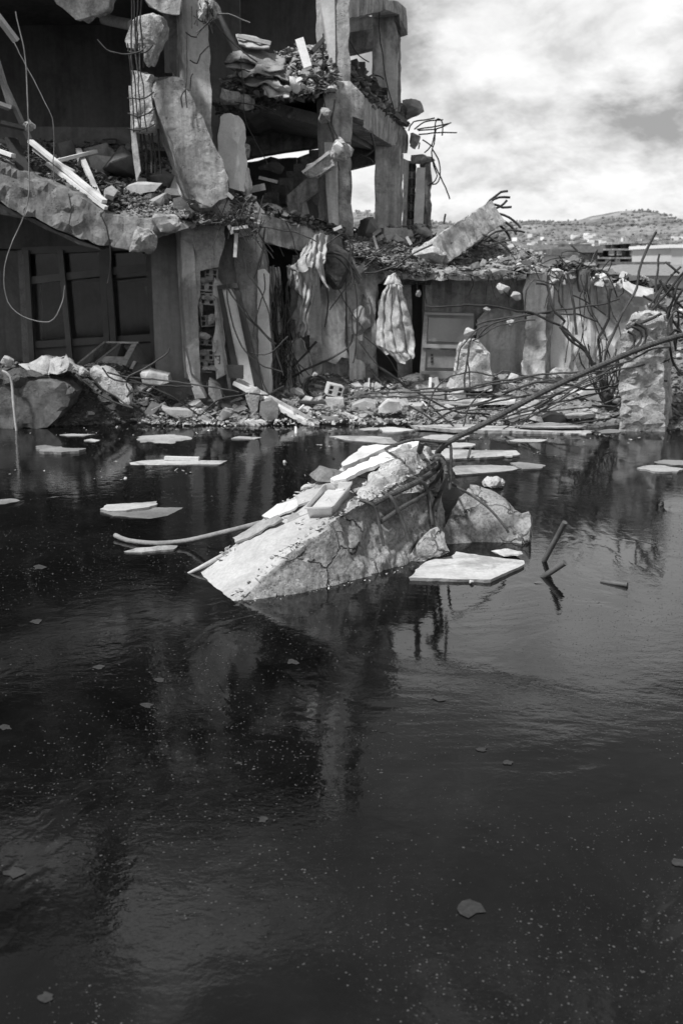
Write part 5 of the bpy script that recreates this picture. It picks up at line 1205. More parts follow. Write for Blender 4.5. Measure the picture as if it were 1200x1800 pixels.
# fallen column on the mound
FC = empty('fallen_column', P(800, 430, 17.6), 'thick fallen concrete column lying tilted on the dusty mound', 'concrete column')
a0, b0 = P(756, 452, 17.1), P(856, 384, 18.9); ax = (b0 - a0).normalized(); sd_ = ax.cross(Vector((0, 0, 1))).normalized(); up_ = sd_.cross(ax)
w_, h_ = .27, .23
sd2 = (sd_ * math.cos(.5) + up_ * math.sin(.5)); up2 = sd2.cross(ax)
pts = [a0 + sd2 * w_ * i + up2 * h_ * j for i, j in ((-1, -1), (1, -1), (1, 1), (-1, 1))] + [b0 + sd2 * w_ * i + up2 * h_ * j for i, j in ((-1, -1), (1, -1), (1, 1), (-1, 1))]
solid('shaft', pts, BOXF, M['concrete'], FC, edge=.08, amp=.02, chip=.05)
hull('broken_end', hp(757, 450, 17.05, 62, 50, .5, 24, 77), M['broken'], FC, edge=.07, amp=.05)
for k, e_ in enumerate((((845, 368), (862, 352), (880, 338), (893, 336)), ((850, 366), (868, 352), (884, 346), (894, 345)), ((856, 364), (870, 360), (884, 364), (899, 364)), ((864, 374), (884, 378), (900, 388), (914, 402)), ((866, 380), (888, 390), (902, 402), (908, 412)), ((862, 372), (872, 366), (880, 360), (889, 350)), ((868, 386), (880, 398), (890, 410), (896, 424)))):
    tube('rebar', PPL(e_, 18.8), .022, M['rebar'], FC, seg=6, step=.1, wob=.03)
# ================================================================== FOUND OBJECTS
# low retaining wall at the left edge of the bank
RW = tg(prism('retaining_wall', [(-120, 668), (0, 662), (60, 668), (110, 672), (132, 690), (120, 716), (84, 752), (0, 758), (-120, 760)], 14.62, (0, .5, 0), M['concrete_dark'], edge=.09, amp=.03, chip=.06), 'dark stained low concrete wall end in the left earth bank', 'wall')
hull('earth_lump', hp(20, 664, 14.9, 150, 34, .8, 30, 3), M['soil'], edge=.08, amp=.06)['kind'] = 'stuff'
grit('bank_soil_clods', [(onbank(xpx(px, y), y, .0), R.uniform(.02, .13)) for px, y in ((R.uniform(-60, 300), R.uniform(14.5, 16)) for _ in range(2600))], M['grit_dark'])
tg(hull('concrete_lump', hp(14, 636, 14.8, 26, 22, .25, 18, 2), M['chunk_a'], edge=.05, amp=.02), 'small grey lump on top of the bank at the left picture edge', 'rubble')
tg(prism('concrete_shard', [(160, 648), (180, 650), (206, 668), (226, 690), (230, 708), (222, 716), (200, 700), (176, 682), (160, 664)], 14.95, (0, .3, .05), M['broken'], edge=.06, amp=.03, chip=.04), 'rough broad shard leaning on the earth bank below the patterned cloth', 'rubble')
tg(hull('concrete_lump', hp(147, 652, 14.8, 26, 22, .2, 16, 4), M['chunk_b'], edge=.05, amp=.01), 'smooth pale stone between patterned cloth and rough shard', 'rubble')
# patterned cloth draped on the bank
sheet([(54, 636, .4), (80, 628, .5), (104, 624, .5), (116, 632, .3), (130, 640, .3), (146, 646, .2), (52, 648, .0), (76, 650, -.1), (100, 658, -.15), (112, 652, -.1), (130, 652, -.1), (145, 656, -.1)], 14.9, 'checked', 'crumpled patterned cloth draped on the left earth bank', .14, 5, name='patterned_cloth', cat='cloth')
tg(cloth('patterned_cloth', [[(106, 640, 14.75), (112, 626, 14.8), (116, 622, 14.8)], [(104, 655, 14.7), (114, 652, 14.7), (124, 644, 14.75)]], M['checked'], 8, 10, 1, .02, 3, crumple=.05), 'pointed peak of the patterned cloth standing up', 'cloth')
# capsized cabinet with open compartments
CB = empty('cabinet', P(195, 650, 16.4), 'pale chest of open compartments tipped on its back in front of the shop window', 'cabinet')
def cpl(name, poly, m='paint_metal', th=.03):
    pts = [P(*q) for q in poly]; c = sum(pts, Vector()) / len(pts); n = Vector()
    for i in range(len(pts)): n += (pts[i] - c).cross(pts[(i + 1) % len(pts)] - c)
    n = n.normalized() * th; k = len(pts)
    return solid(name, pts + [p + n for p in pts], [list(range(k)), list(range(2 * k - 1, k - 1, -1))] + [[i, i + k, (i + 1) % k + k, (i + 1) % k] for i in range(k)], M[m] if isinstance(m, str) else m, CB, edge=9, amp=0, chip=0)
A1, A2, A3, A4 = (138, 640, 16.2), (186, 601, 16.9), (213, 602, 16.8), (240, 602, 16.7)
C1, C3, C4 = (164, 644, 16.1), (206, 652, 15.9), (230, 662, 15.8)
cpl('side_panel', [(138, 640, 16.2), (186, 601, 16.9), (198, 612, 17.3), (150, 656, 16.6)], 'plaster')
cpl('divider', [(164, 643, 16.1), (213, 603, 16.8), (224, 616, 17.2), (176, 656, 16.5)])
cpl('side_panel', [(206, 652, 15.9), (241, 603, 16.7), (283, 650, 17.3), (262, 664, 16.6), (230, 664, 16.1)], 'chunk_a')
cpl('front_panel', [(162, 643, 16.08), (182, 626, 16.4), (222, 627, 16.3), (204, 652, 15.88), (170, 652, 16.0)], 'plaster')
cpl('edge_panel', [(204, 652, 15.86), (233, 602, 16.7), (242, 603, 16.66), (214, 656, 15.84)], 'plaster')
cpl('divider', [(182, 626, 16.42), (214, 604, 16.78), (222, 626, 17.0), (206, 627, 16.6)], 'inner')
cpl('back_panel', [(150, 655, 16.9), (190, 608, 17.5), (244, 608, 17.3), (258, 655, 16.9)], 'inner')
cpl('rim', [(186, 600, 16.9), (243, 601, 16.65), (243, 604, 16.65), (186, 603, 16.9)], 'plaster')
# leaning door
DR = empty('leaning_door', P(430, 690, 15.5), 'narrow white panelled door in a dark frame leaning against the grey column', 'door')
Yd = 15.45
def dq(name, poly, Y, th, m): return prism(name, poly, Y, (0, th, 0), M[m], DR, edge=.5, amp=0, chip=0)
dq('frame_post', [(381, 502), (389, 501), (428, 690), (416, 690)], Yd, .07, 'wood_dark')
dq('frame_post', [(409, 498), (418, 497), (463, 688), (449, 690)], Yd, .07, 'wood_dark')
dq('frame_head', [(381.5, 502), (417, 497), (419, 506), (383.5, 509)], Yd - .015, .09, 'wood_dark')
dq('leaf', [(388, 507), (411, 504), (451, 690), (427, 690)], Yd + .03, .03, 'plaster_white')
dq('side_board', [(378, 524), (381, 524), (408, 688), (402, 688)], Yd + .05, .05, 'chunk_a')
tg(prism('board', [(398, 641), (428, 642), (428, 666), (402, 664)], 15.3, (0, .03, 0), M['wood_dark'], edge=1, amp=0, chip=0), 'small dark board propped at the foot of the leaning door', 'board')
# metal cabinet with ribs
MC = empty('metal_cabinet', P(786, 686, 17.0), 'grey metal cabinet door with three ribbed panels standing under the slab', 'cabinet')
def mq(name, poly, Y, th, m='paint_metal', **k): return prism(name, poly, Y, (0, th, 0), M[m], MC, edge=.6, amp=.004, chip=0, **k)
mq('body', [(746, 549), (832, 552), (830, 686), (738, 686)], 17.0, .35)
mq('stile', [(745, 548), (752, 549), (744, 686), (736, 686)], 16.93, .06, 'chunk_a')
for (ya, yb_) in ((549, 553), (605, 611), (652, 658), (681, 686)):
    mq('rail', [(746 - (ya - 549) * .06, ya), (832, ya + 2), (832, yb_ + 2), (746 - (yb_ - 549) * .06, yb_)], 16.9, .05, 'paint_metal')
mq('panel', [(753, 558), (826, 561), (826, 602), (750, 600)], 16.96, .03); mq('panel', [(749, 614), (826, 616), (826, 648), (747, 646)], 16.96, .03)
for k in range(3): mq('mark', [(757, 622 + k * 6), (761, 622 + k * 6), (760.6, 626 + k * 6), (756.6, 626 + k * 6)], 16.945, .01, 'wood_dark')
# rock with wires beside it
o = prism('concrete_lump', [(800, 688), (799, 640), (806, 612), (812, 604), (830, 598), (842, 602), (852, 614), (861, 624), (862, 650), (866, 688)], 16.1, (.05, .5, 0), M['broken'], edge=.07, amp=.05, chip=.07); tg(o, 'tall rounded pale rock with bars over it before the metal cabinet', 'rubble')
o = hull('concrete_lump', hp(824, 584, 16.2, 26, 18, .2, 16, 3), M['chunk_b'], edge=.05, amp=.02); tg(o, 'white stone caught above the tall rounded rock', 'rubble')
# hanging stones on wires under the slab
for (px, py, w, h, m_, l) in ((884, 507, 26, 24, 'chunk_b', 'pale stone dangling from wires left of the pilaster'), (907, 520, 22, 20, 'chunk_b', 'round pale stone dangling right beside the pilaster'), (734, 516, 12, 14, 'chunk_b', 'little pale stone dangling on a wire above the blanket'), (856, 545, 18, 12, 'chunk_a', 'grey stone tangled in wires below the dangling stones'), (896, 565, 14, 28, 'broken', 'rough stone hooked on bars beside the pilaster')):
    tg(hull('stone', hp(px, py, 16.6, w, h, .2, 18, int(px)), M[m_], edge=.05, amp=.02, chip=.02), l, 'stone')
# crumbling rendered patches on the annex wall
lp('plaster_coat', [(966, 560), (985, 548), (1000, 556), (1004, 620), (996, 668), (966, 668)], 17.18, (0, .06, 0), 'plaster_white', edge=.08, amp=.012, chip=.03)
lp('plaster_coat', [(1048, 500), (1090, 510), (1124, 530), (1120, 560), (1080, 570), (1050, 540)], 17.2, (0, .04, 0), 'plaster', edge=.08, amp=.012, chip=.03)
# coiled cable
CC = empty('cable_coil', P(556, 694, 15.9), 'coil of black cable standing on edge against the stained wall', 'cable coil')
for k in range(7):
    c = P(556 + R.uniform(-2, 2), 680, 15.9 + R.uniform(-.05, .1)); r1 = .17 + R.uniform(-.03, .03)
    tube('cable_loop', [c + Vector((math.cos(a) * r1 * 1.05, .03 * math.sin(a * 2 + k), math.sin(a) * r1)) for a in [i * 6.283 / 14 for i in range(15)]], .013, M['cable'], CC, seg=5, step=.06)
tg(hull('stone', hp(553, 658, 15.8, 12, 12, .1, 14, 3), M['panel'], edge=.04, amp=.01), 'white scrap perched on the coil of cable', 'scrap')
# hollow brick on a block
o = put(HB, 'hollow_brick', P(587, 697, 15.7), (.1, .25, .25), M['chunk_b'], None, (.95, 1, 1)); tg(o, 'loose hollow brick with dark cells lying tilted on the grey block', 'brick')
tg(boxp('concrete_block', P(572, 700, 15.6).x, P(604, 700, 15.6).x, 15.5, 15.9, P(580, 722, 15.6).z, P(580, 699, 15.6).z, M['chunk_a'], edge=.08, amp=.015, chip=.03), 'grey square block under the loose hollow brick', 'rubble')
# tyre
TY = empty('tyre', G(585, 738, .02), 'flat lying worn tyre at the water edge with a stone inside', 'tyre')
c = G(585, 737, .05)
def torus(c, Rm, r, m, name, par, flat=.6, seg=28, s2=10):
    v, f = [], []
    for i in range(seg):
        a = i * 6.283 / seg
        for k in range(s2):
            b = k * 6.283 / s2; q = Rm + math.cos(b) * r; v.append(c + Vector((math.cos(a) * q, math.sin(a) * q, math.sin(b) * r * flat)))
    for i in range(seg):
        for k in range(s2): f.append([i * s2 + k, ((i + 1) % seg) * s2 + k, ((i + 1) % seg) * s2 + (k + 1) % s2, i * s2 + (k + 1) % s2])
    return mobj(name, raw_me(name, v, f, 60), m, par)
M['tyre'] = mat('dusty tyre rubber', .17, .3, 8, 40, .5)
torus(c, .16, .075, M['tyre'], 'tread', TY, .95); torus(c + Vector((0, 0, .04)), .105, .012, M['rubber'], 'bead', TY)
tg(hull('stone', hp(588, 733, c.y, 14, 12, .1, 14, 8), M['chunk_b'], edge=.03, amp=.01), 'stone lying inside the tyre', 'stone')
# white door-frame lengths on the bank
for (a, b, w, l) in (((414, 672, 15.4), (556, 752, 14.95), .17, 'long white painted frame length sloping down into the water'), ((592, 722, 15.4), (636, 740, 15.0), .05, 'thin white batten right of the tyre'), ((600, 730, 15.4), (626, 741, 15.1), .09, 'short white board beside the thin batten right of the tyre')):
    tg(bar('frame_length', P(*a), P(*b), w, .06, M['wood_white']), l, 'batten')
bar_ = tg(bar('frame_length', P(416, 669, 15.45), P(560, 748, 15.0), .035, .1, M['panel']), 'raised lip along the long white frame length', 'batten')
# pieces of board on the bank: placed by hand
for poly, Y, m_, l in (([(282, 716), (300, 720), (340, 722), (338, 732), (312, 735), (290, 728)], 15.1, 'panel', 'bent white gutter piece at the waterline under the cabinet'), ([(246, 656), (262, 652), (296, 660), (298, 672), (280, 680), (250, 676)], 15.4, 'plaster', 'broad grey tile on the bank below the capsized cabinet'),
                      ([(432, 688), (450, 684), (456, 690), (454, 722), (444, 730), (430, 700)], 15.0, 'broken', 'rough tilted block beside the long white frame length'), ([(458, 706), (476, 704), (490, 716), (488, 738), (466, 740), (456, 728)], 15.0, 'chunk_a', 'grey rough block under the long white frame length'),
                      ([(326, 616), (332, 640), (336, 660), (352, 680), (362, 700), (342, 704), (336, 680), (328, 652)], 15.2, 'chunk_a', 'traffic cone shaped grey wedge leaning at the first column'), ([(366, 668), (386, 680), (392, 700), (380, 712), (366, 694)], 15.3, 'concrete', 'pointed shard beside the grey wedge'),
                      ([(378, 738), (392, 722), (406, 726), (408, 732), (390, 740)], 15.0, 'panel', 'white crumpled scrap on the waterline left of the rough tilted block'), ([(402, 750), (430, 742), (466, 741), (470, 746), (440, 752)], 14.9, 'chunk_b', 'flat pale plate on the waterline under the rough tilted block'),
                      ([(666, 716), (682, 706), (702, 706), (704, 720), (690, 728), (664, 726)], 15.1, 'cloth', 'pale plastic bag on the waterline below the blanket'), ([(620, 712), (640, 704), (662, 708), (660, 724), (640, 728), (616, 722)], 15.3, 'chunk_a', 'grey folded sack right of the tyre'),
                      ([(768, 728), (784, 716), (800, 720), (816, 736), (780, 742)], 15.2, 'panel', 'white pointed board end under the left end of the bars'), ([(1014, 692), (1036, 682), (1062, 690), (1062, 706), (1036, 706)], 15.6, 'panel', 'bright white curved plate behind the thick bars'),
                      ([(952, 736), (968, 728), (992, 730), (998, 744), (956, 744)], 14.95, 'wood_dark', 'dark box like scrap by the flat white board'), ([(994, 730), (1046, 728), (1046, 734), (996, 737)], 14.8, 'panel', 'narrow white bar end right of the dark scrap')):
    tg(prism('debris_piece', poly, Y, (0, .22, .02), M[m_], edge=.07, amp=.014, chip=.03), l, 'debris')
tg(bar('board', P(790, 706, 15.8), P(905, 706, 15.6), .35, .05, M['plaster']), 'long flat grey board lying behind the bundle of bars', 'board')
# pallet like dark crate behind tyre
tg(bar('plank', P(524, 706, 15.5), P(572, 708, 15.5), .12, .03, M['wood_dark']), 'dark low plank in front of the cable coil', 'plank')
# hanging fabrics
tg(cloth('hanging_blanket', [[(690, 482, 16.3), (694, 480, 16.3), (700, 490, 16.3), (682, 494, 16.3)][:3], [(672, 515, 16.4), (690, 512, 16.2), (706, 506, 16.3)], [(664, 580, 16.5), (690, 580, 16.2), (722, 560, 16.3)], [(659, 604, 16.5), (694, 622, 16.2), (727, 612, 16.3)], [(662, 610, 16.5), (708, 640, 16.2), (726, 626, 16.3)]], M['quilt'], 60, 50, 3.7, .045, 2, ragged=.05, crumple=.04), 'quilted pale blanket hanging from the rods in the middle of the ruin', 'blanket')
tg(cloth('hanging_blanket', [[(682, 484, 16.15), (690, 480, 16.15), (706, 500, 16.15)], [(676, 500, 16.15), (690, 500, 16.1), (708, 504, 16.15)]], M['quilt'], 12, 8, 1.5, .03, 4, crumple=.03), 'folded over top edge of the quilted blanket', 'blanket')
tg(cloth('hanging_cloth', [[(546, 424, 16.3), (560, 418, 16.2), (576, 416, 16.3)], [(528, 456, 16.2), (546, 450, 16.1), (566, 446, 16.2)], [(524, 474, 16.3), (548, 480, 16.1), (566, 478, 16.2)], [(528, 530, 16.3), (540, 540, 16.2), (556, 508, 16.3)], [(518, 580, 16.4), (530, 590, 16.3), (546, 584, 16.3)]], M['cloth'], 56, 50, 4.5, .05, 3, ragged=.1, crumple=.07), 'torn pale curtain knotted over the beam and hanging in the doorway', 'curtain')
tg(cloth('hanging_cloth', [[(508, 468, 16.2), (530, 456, 16.1), (548, 440, 16.1)], [(512, 474, 16.2), (532, 472, 16.0), (554, 466, 16.1)]], M['cloth'], 20, 12, 3, .05, 6, crumple=.08), 'bunched top of the torn pale curtain', 'curtain')
tg(cloth('hanging_cloth', [[(560, 440, 16.1), (568, 445, 16.1)], [(556, 478, 16.1), (570, 480, 16.1)], [(572, 500, 16.1), (578, 512, 16.1)]], M['cloth'], 10, 20, 1.2, .03, 8, crumple=.03), 'thin right tail of the torn pale curtain', 'curtain')
k = 0
for (xa, xb, yt, yb_, m_, l) in ((472, 482, 468, 528, 'cloth_grey', 'leftmost grey fabric strip in the dark doorway'), (484, 492, 470, 560, 'cloth', 'long pale fabric strip in the dark doorway'), (488, 497, 560, 612, 'cloth', 'lower pale rag under the long strip in the doorway'), (504, 511, 468, 500, 'cloth_grey', 'short fabric tag right of the long strip'), (516, 526, 470, 510, 'cloth', 'pale strip below the curtain knot'), (528, 536, 466, 522, 'cloth_grey', 'narrow dark fold beside the curtain knot'), (466, 474, 560, 690, 'cloth_grey', 'grey hanging sheet behind the white plaster strip'), (500, 512, 600, 690, 'cloth', 'stained rag low in the doorway beside the wires'), (478, 492, 612, 692, 'cloth_grey', 'dark low rag at the doorway foot')):
    k += 1
    tg(cloth('fabric_strip', [[(xa, yt, 16.3), (xb, yt - 2, 16.3)], [(xa + 1, (yt + yb_) / 2, 16.35), (xb + 1, (yt + yb_) / 2, 16.25)], [(xa + 3, yb_, 16.3), (xb + 1, yb_ + 5, 16.3)]], M[m_], 10, 24, 1.4, .025, k, ragged=.06, crumple=.03), l, 'fabric strip')
for (poly, m_, l) in (([(512, 556), (524, 540), (536, 530), (544, 560), (540, 580), (530, 576)], 'plaster_white', 'torn white sheet on the wall in the doorway'), ([(510, 600), (524, 592), (540, 600), (548, 640), (540, 690), (512, 690)], 'cloth', 'large limp sheet low beside the stained wall')):
    l_ = [(x, y, 0) for x, y in poly]; sheet([l_[0], l_[1], l_[2], l_[5], l_[4], l_[3]], 16.6, m_, l, .06, 3)
# round bag tied on the wall
o = hull('tied_bag', hp(633, 566, 16.5, 40, 52, .4, 26, 21), M['cloth_grey'], edge=.05, amp=.03, chip=0, smooth=70); tg(o, 'round bundled bag wrapped in wire on the grey wall', 'bag')
# curved fabric, scraps and stones on the annex wall
tg(cloth('curved_cover', [[(1092, 488, 16.6), (1110, 500, 16.5), (1130, 505, 16.5), (1148, 510, 16.6)], [(1096, 505, 16.4), (1112, 520, 16.2), (1130, 522, 16.2), (1148, 516, 16.4)], [(1104, 516, 16.5), (1116, 534, 16.4), (1132, 536, 16.4), (1146, 526, 16.5)]], M['cloth'], 20, 18, 1, .02, 5, th=.012, crumple=.02), 'pale curved tarpaulin slung over the top of the annex wall', 'tarpaulin')
wall_top = [(1052, 500, 22, 18, 'panel'), (1062, 494, 16, 12, 'chunk_b'), (1094, 485, 20, 16, 'cloth'), (1132, 487, 10, 10, 'panel'), (998, 462, 16, 10, 'chunk_b'), (1035, 466, 24, 14, 'chunk_a'), (1008, 456, 22, 20, 'chunk_c'), (1070, 480, 26, 16, 'chunk_c'), (980, 478, 26, 14, 'chunk_b'), (955, 478, 20, 14, 'chunk_a'), (1110, 490, 30, 14, 'chunk_c'), (1148, 498, 30, 18, 'chunk_c')]
AD = ['bright white', 'small pale', 'soft pale', 'tiny white', 'flat pale', 'grey', 'dark peaked', 'dark', 'long pale', 'grey flat', 'dark low', 'dark rightmost']
for (px, py, w, h, m_), ad in zip(wall_top, AD): tg(hull('concrete_lump', hp(px, py, 17.0, w, h, .3, 16, px), M[m_], edge=.05, amp=.03, chip=.02), ad + ' lump on top of the annex wall among the bent rods', 'rubble')
pts = []
for _ in range(1500):
    px = R.uniform(925, 1180); t = (px - 925) / 255; pts.append((P(px, 480 + 50 * max(0, t - .35) + R.uniform(-12, 6) - 12 * math.exp(-((px - 1008) / 28) ** 2), 17.25 + R.uniform(0, .4)), R.uniform(.04, .17)))
grit('wall_top_debris', pts[:900], M['grit_dark']); grit('wall_top_debris', pts[900:], M['grit'])
# battens and planks upstairs at the left
for (a, b, w, m_, l) in (((54, 248, 15.9), (184, 354, 14.75), .09, 'wood_white', 'longest white batten sliding off the tilted floor'), ((60, 262, 15.9), (178, 350, 14.85), .05, 'wood', 'second batten lying along the longest one'), ((84, 288, 15.5), (187, 366, 14.7), .06, 'wood_white', 'lower white batten ending at the edge beam'),
                      ((100, 283, 15.6), (169, 266, 16.2), .08, 'wood_white', 'batten lying across the pile pointing right'), ((138, 263, 16.2), (173, 344, 15.2), .08, 'wood', 'crossed batten standing over the pale tile'), ((-10, 20, 14.6), (29, 72, 14.8), .13, 'wood_white', 'white batten hanging at the upper left corner'),
                      ((-5, 120, 14.8), (52, 244, 15.3), .07, 'wood', 'steep thin batten at the left edge'), ((-10, 90, 14.8), (20, 190, 15.2), .08, 'wood', 'second steep batten at the left edge'), ((-40, 236, 15.2), (50, 262, 15.3), .22, 'wood_dark', 'wide dark board at the left edge'), ((20, 244, 15.2), (44, 302, 14.9), .18, 'wood_dark', 'dark board end leaning on the edge beam'), ((-10, 262, 14.9), (24, 274, 14.8), .10, 'wood_white', 'short white piece at the left edge'),
                      ((-10, 180, 14.9), (18, 190, 15.0), .20, 'chunk_b', 'rounded pale post end at the left edge'), ((2, 216, 15), (44, 226, 15.1), .25, 'wood_dark', 'dark torn upholstery edge at the left')):
    tg(bar('batten', P(*a), P(*b), w, .05, M[m_]), l, 'batten')
tg(hull('splinter', hp(52, 220, 15.1, 22, 26, .2, 14, 3), M['wood'], edge=.05, amp=.05, chip=.03), 'splintered wood end by the dark board at the left', 'wood piece')
for (a, b, w, m_, l, Y) in (((428, 336), (466, 328), .1, 'wood', 'pale splinter pointing right from the white wall fragment', 16.2), ((455, 312), (488, 320), .05, 'wood', 'thin stick before the stair', 17), ((434, 346), (458, 380), .16, 'plaster', 'short pale board leaning on the lower beam', 15.7), ((432, 352), (444, 392), .08, 'wood', 'narrow board left of the short pale board', 15.65), ((408, 402), (436, 398), .045, 'wood_white', 'white strip sticking out of the joint', 15.2), ((402, 396), (409, 411), .045, 'wood_white', 'short white peg in the joint', 15.2), ((416, 410), (413, 452), .05, 'wood_white', 'white strip hanging in front of the grey column', 15.3), ((400, 340), (410, 349), .05, 'panel', 'tiny white stick by the snapped slab foot', 15.1),
                          ((630, 475), (644, 464), .12, 'panel', 'white board scrap on the wall above the tied bag', 16.6), ((656, 413), (669, 403), .06, 'panel', 'upper arm of the white angle strip', 17.0), ((656, 414), (670, 460), .04, 'wood_white', 'long arm of the white angle strip', 16.9), ((714, 416), (722, 430), .05, 'panel', 'white peg on the slab near the brick stub', 17.2), ((846, 466), (851, 456), .07, 'panel', 'white splinter on the dusty mound', 17.2), ((586, 404), (600, 398), .05, 'wood_white', 'white stick on the foot of the corner column', 16.6)):
    tg(bar('stick', P(*a, Y), P(*b, Y), w, .04, M[m_], up=Vector((0, 1, 0))), l, 'stick')

# ================================================================== RODS, WIRES AND CABLES
def wire(pts, Y, r, l, m='rebar', cat='bar', wob=.03, name='bent_rod', g=None, step=.08, seg=6):
    return tag(tube(name, PPL(pts, Y), r * (.66 if 'pale' in m else .84), M[m], seg=seg, step=step, wob=wob), l, cat, g)
RG = 'bent reinforcing bars at the annex wall'
wire([(942, 497), (959, 500), (965, 527), (975, 550), (992, 567), (985, 577), (1002, 590), (1025, 612), (1042, 642), (1060, 680)], 15.6, .026, 'thick kinked bar falling from the pilaster top down to the right', g=RG)
wire([(1007, 480), (997, 482), (1002, 502), (1004, 520), (1009, 555), (1012, 587)], 15.7, .026, 'hooked bar hanging straight in the middle of the annex wall', g=RG)
wire([(985, 577), (1000, 596), (1012, 606), (1030, 617), (1045, 645), (1072, 692), (1076, 712)], 15.5, .024, 'bar continuing from the kink into the dark bundle', g=RG)
wire([(1072, 505), (1071, 535), (1070, 562), (1052, 592), (1050, 607), (1055, 637), (1062, 700)], 15.6, .026, 'S shaped bar standing before the pale wall', g=RG)
wire([(1152, 405), (1125, 467), (1117, 507), (1097, 542), (1077, 585), (1064, 620), (1062, 650), (1070, 704)], 15.3, .024, 'longest bar rising above the wall towards the hill', g=RG)
wire([(1160, 445), (1152, 485), (1150, 525), (1145, 562)], 15.2, .02, 'thin upright bar right of the longest bar', g=RG)
wire([(1168, 462), (1180, 470), (1192, 480)], 15.0, .02, 'short slanting bar high at the right', g=RG)
for i, (pl, l) in enumerate((([(1206, 468), (1172, 515), (1138, 552)], 'upper of the crossing bars at the right edge'), ([(1206, 500), (1186, 530), (1176, 572)], 'steep bar of the crossing cluster at the right edge'), ([(1158, 490), (1178, 522), (1204, 545)], 'bar falling right through the crossing cluster'), ([(1206, 526), (1182, 540), (1171, 572), (1186, 604)], 'hooked bar at the right of the cluster'), ([(1196, 470), (1160, 510), (1140, 540)], 'second rising bar of the cluster'), ([(1206, 556), (1190, 545), (1178, 560), (1180, 600)], 'loop shaped bar at the right edge'), ([(1174, 540), (1178, 575), (1190, 615)], 'upright bar behind the pillar head'), ([(1186, 520), (1192, 570), (1188, 620)], 'second upright bar behind the pillar head'), ([(1168, 510), (1190, 508), (1210, 512)], 'flat bar at the right edge'), ([(1130, 520), (1160, 538), (1200, 590)], 'long bar slanting behind the pillar'), ([(1205, 590), (1185, 580), (1176, 600), (1182, 640), (1200, 660)], 'big loop right of the pillar'), ([(1210, 470), (1190, 500), (1172, 560), (1164, 590)], 'bowed bar rising out of the pillar'), ([(1150, 560), (1158, 520), (1180, 480)], 'bar leaning from the pillar head to the sky'))):
    wire(pl, 14.6 + .1 * (i % 5), .021, l, g=RG)
wire([(1100, 580), (1112, 573), (1125, 567), (1162, 549)], 14.3, .028, 'thick bar lying across the pillar head')
for pl, l in (([(1102, 584), (1114, 590), (1113, 606), (1100, 618)], 'lowest hook shaped stirrup on the pillar face'), ([(1108, 574), (1124, 582), (1124, 600), (1108, 620)], 'middle hook shaped stirrup on the pillar face'), ([(1114, 568), (1134, 578), (1132, 602), (1116, 622)], 'outer hook shaped stirrup on the pillar face')):
    wire(pl, 14.15, .024, l, wob=.01)
BG = 'bundle of bars sweeping left from the broken pillar'
low = [([(1178, 609), (1146, 613), (1128, 622), (1092, 640), (1057, 645), (1010, 665), (960, 688), (900, 700), (830, 712), (760, 722)], .024), ([(1176, 628), (1157, 639), (1135, 654), (1118, 667), (1087, 678), (1035, 682), (996, 676), (940, 672), (880, 690)], .024),
       ([(1170, 672), (1146, 667), (1124, 678), (1105, 682), (1083, 682), (1040, 692), (990, 705), (930, 722), (880, 735)], .022), ([(1172, 674), (1167, 684), (1146, 693), (1118, 702), (1092, 706), (1080, 715), (1040, 714)], .02),
       ([(1157, 732), (1152, 715), (1139, 706), (1120, 715), (1100, 723), (1079, 732), (1027, 741), (994, 749), (962, 758), (935, 765)], .022), ([(1090, 727), (1083, 717), (1061, 714), (1027, 717), (983, 721), (940, 726), (880, 738)], .02),
       ([(870, 752), (915, 738), (985, 712), (1050, 688), (1100, 664)], .016), ([(878, 760), (912, 742), (962, 715), (1030, 680), (1090, 650)], .016), ([(905, 758), (935, 732), (990, 700), (1058, 664)], .016), ([(900, 757), (930, 728), (985, 690), (1040, 660)], .016),
       ([(720, 684), (795, 683), (870, 672), (940, 658), (1000, 654), (1060, 650)], .024), ([(640, 692), (720, 688), (800, 686), (880, 674), (930, 664)], .022), ([(738, 760), (782, 729), (820, 715), (860, 702), (910, 682), (945, 672), (1000, 668)], .024),
       ([(720, 680), (765, 707), (802, 722), (860, 730)], .024), ([(754, 710), (776, 732), (798, 751)], .02), ([(716, 712), (742, 727), (773, 746)], .02), ([(808, 759), (817, 740), (825, 712), (842, 695), (862, 682)], .018), ([(752, 722), (760, 692), (782, 667), (815, 656), (845, 657), (868, 661), (884, 652)], .018),
       ([(700, 700), (780, 694), (860, 692), (940, 700), (1000, 690)], .018), ([(610, 700), (700, 697), (790, 702), (900, 694)], .018), ([(880, 650), (960, 668), (1030, 660), (1100, 640), (1165, 625)], .02), ([(820, 722), (900, 712), (980, 690), (1060, 660), (1130, 640)], .02),
       ([(940, 720), (1000, 690), (1070, 650), (1110, 600)], .014), ([(860, 742), (950, 706), (1040, 664), (1120, 630)], .018)]
LOWL = ['uppermost long', 'second from the top', 'third', 'short kinked', 'lowest long', 'low hooked', 'left fan', 'second fan', 'third fan', 'fourth fan', 'flat far left', 'flat lowest left', 'long rising', 'falling left', 'small falling', 'smallest falling', 'crooked', 'arched', 'level', 'longest level', 'wavy', 'rising middle', 'thin steep', 'thin rising']
for i, ((pl, r), l) in enumerate(zip(low, LOWL)): wire(pl, 14.3 + .09 * (i % 7), r * .8, '%s bar of the bundle sweeping left from the broken pillar' % l, g=BG)
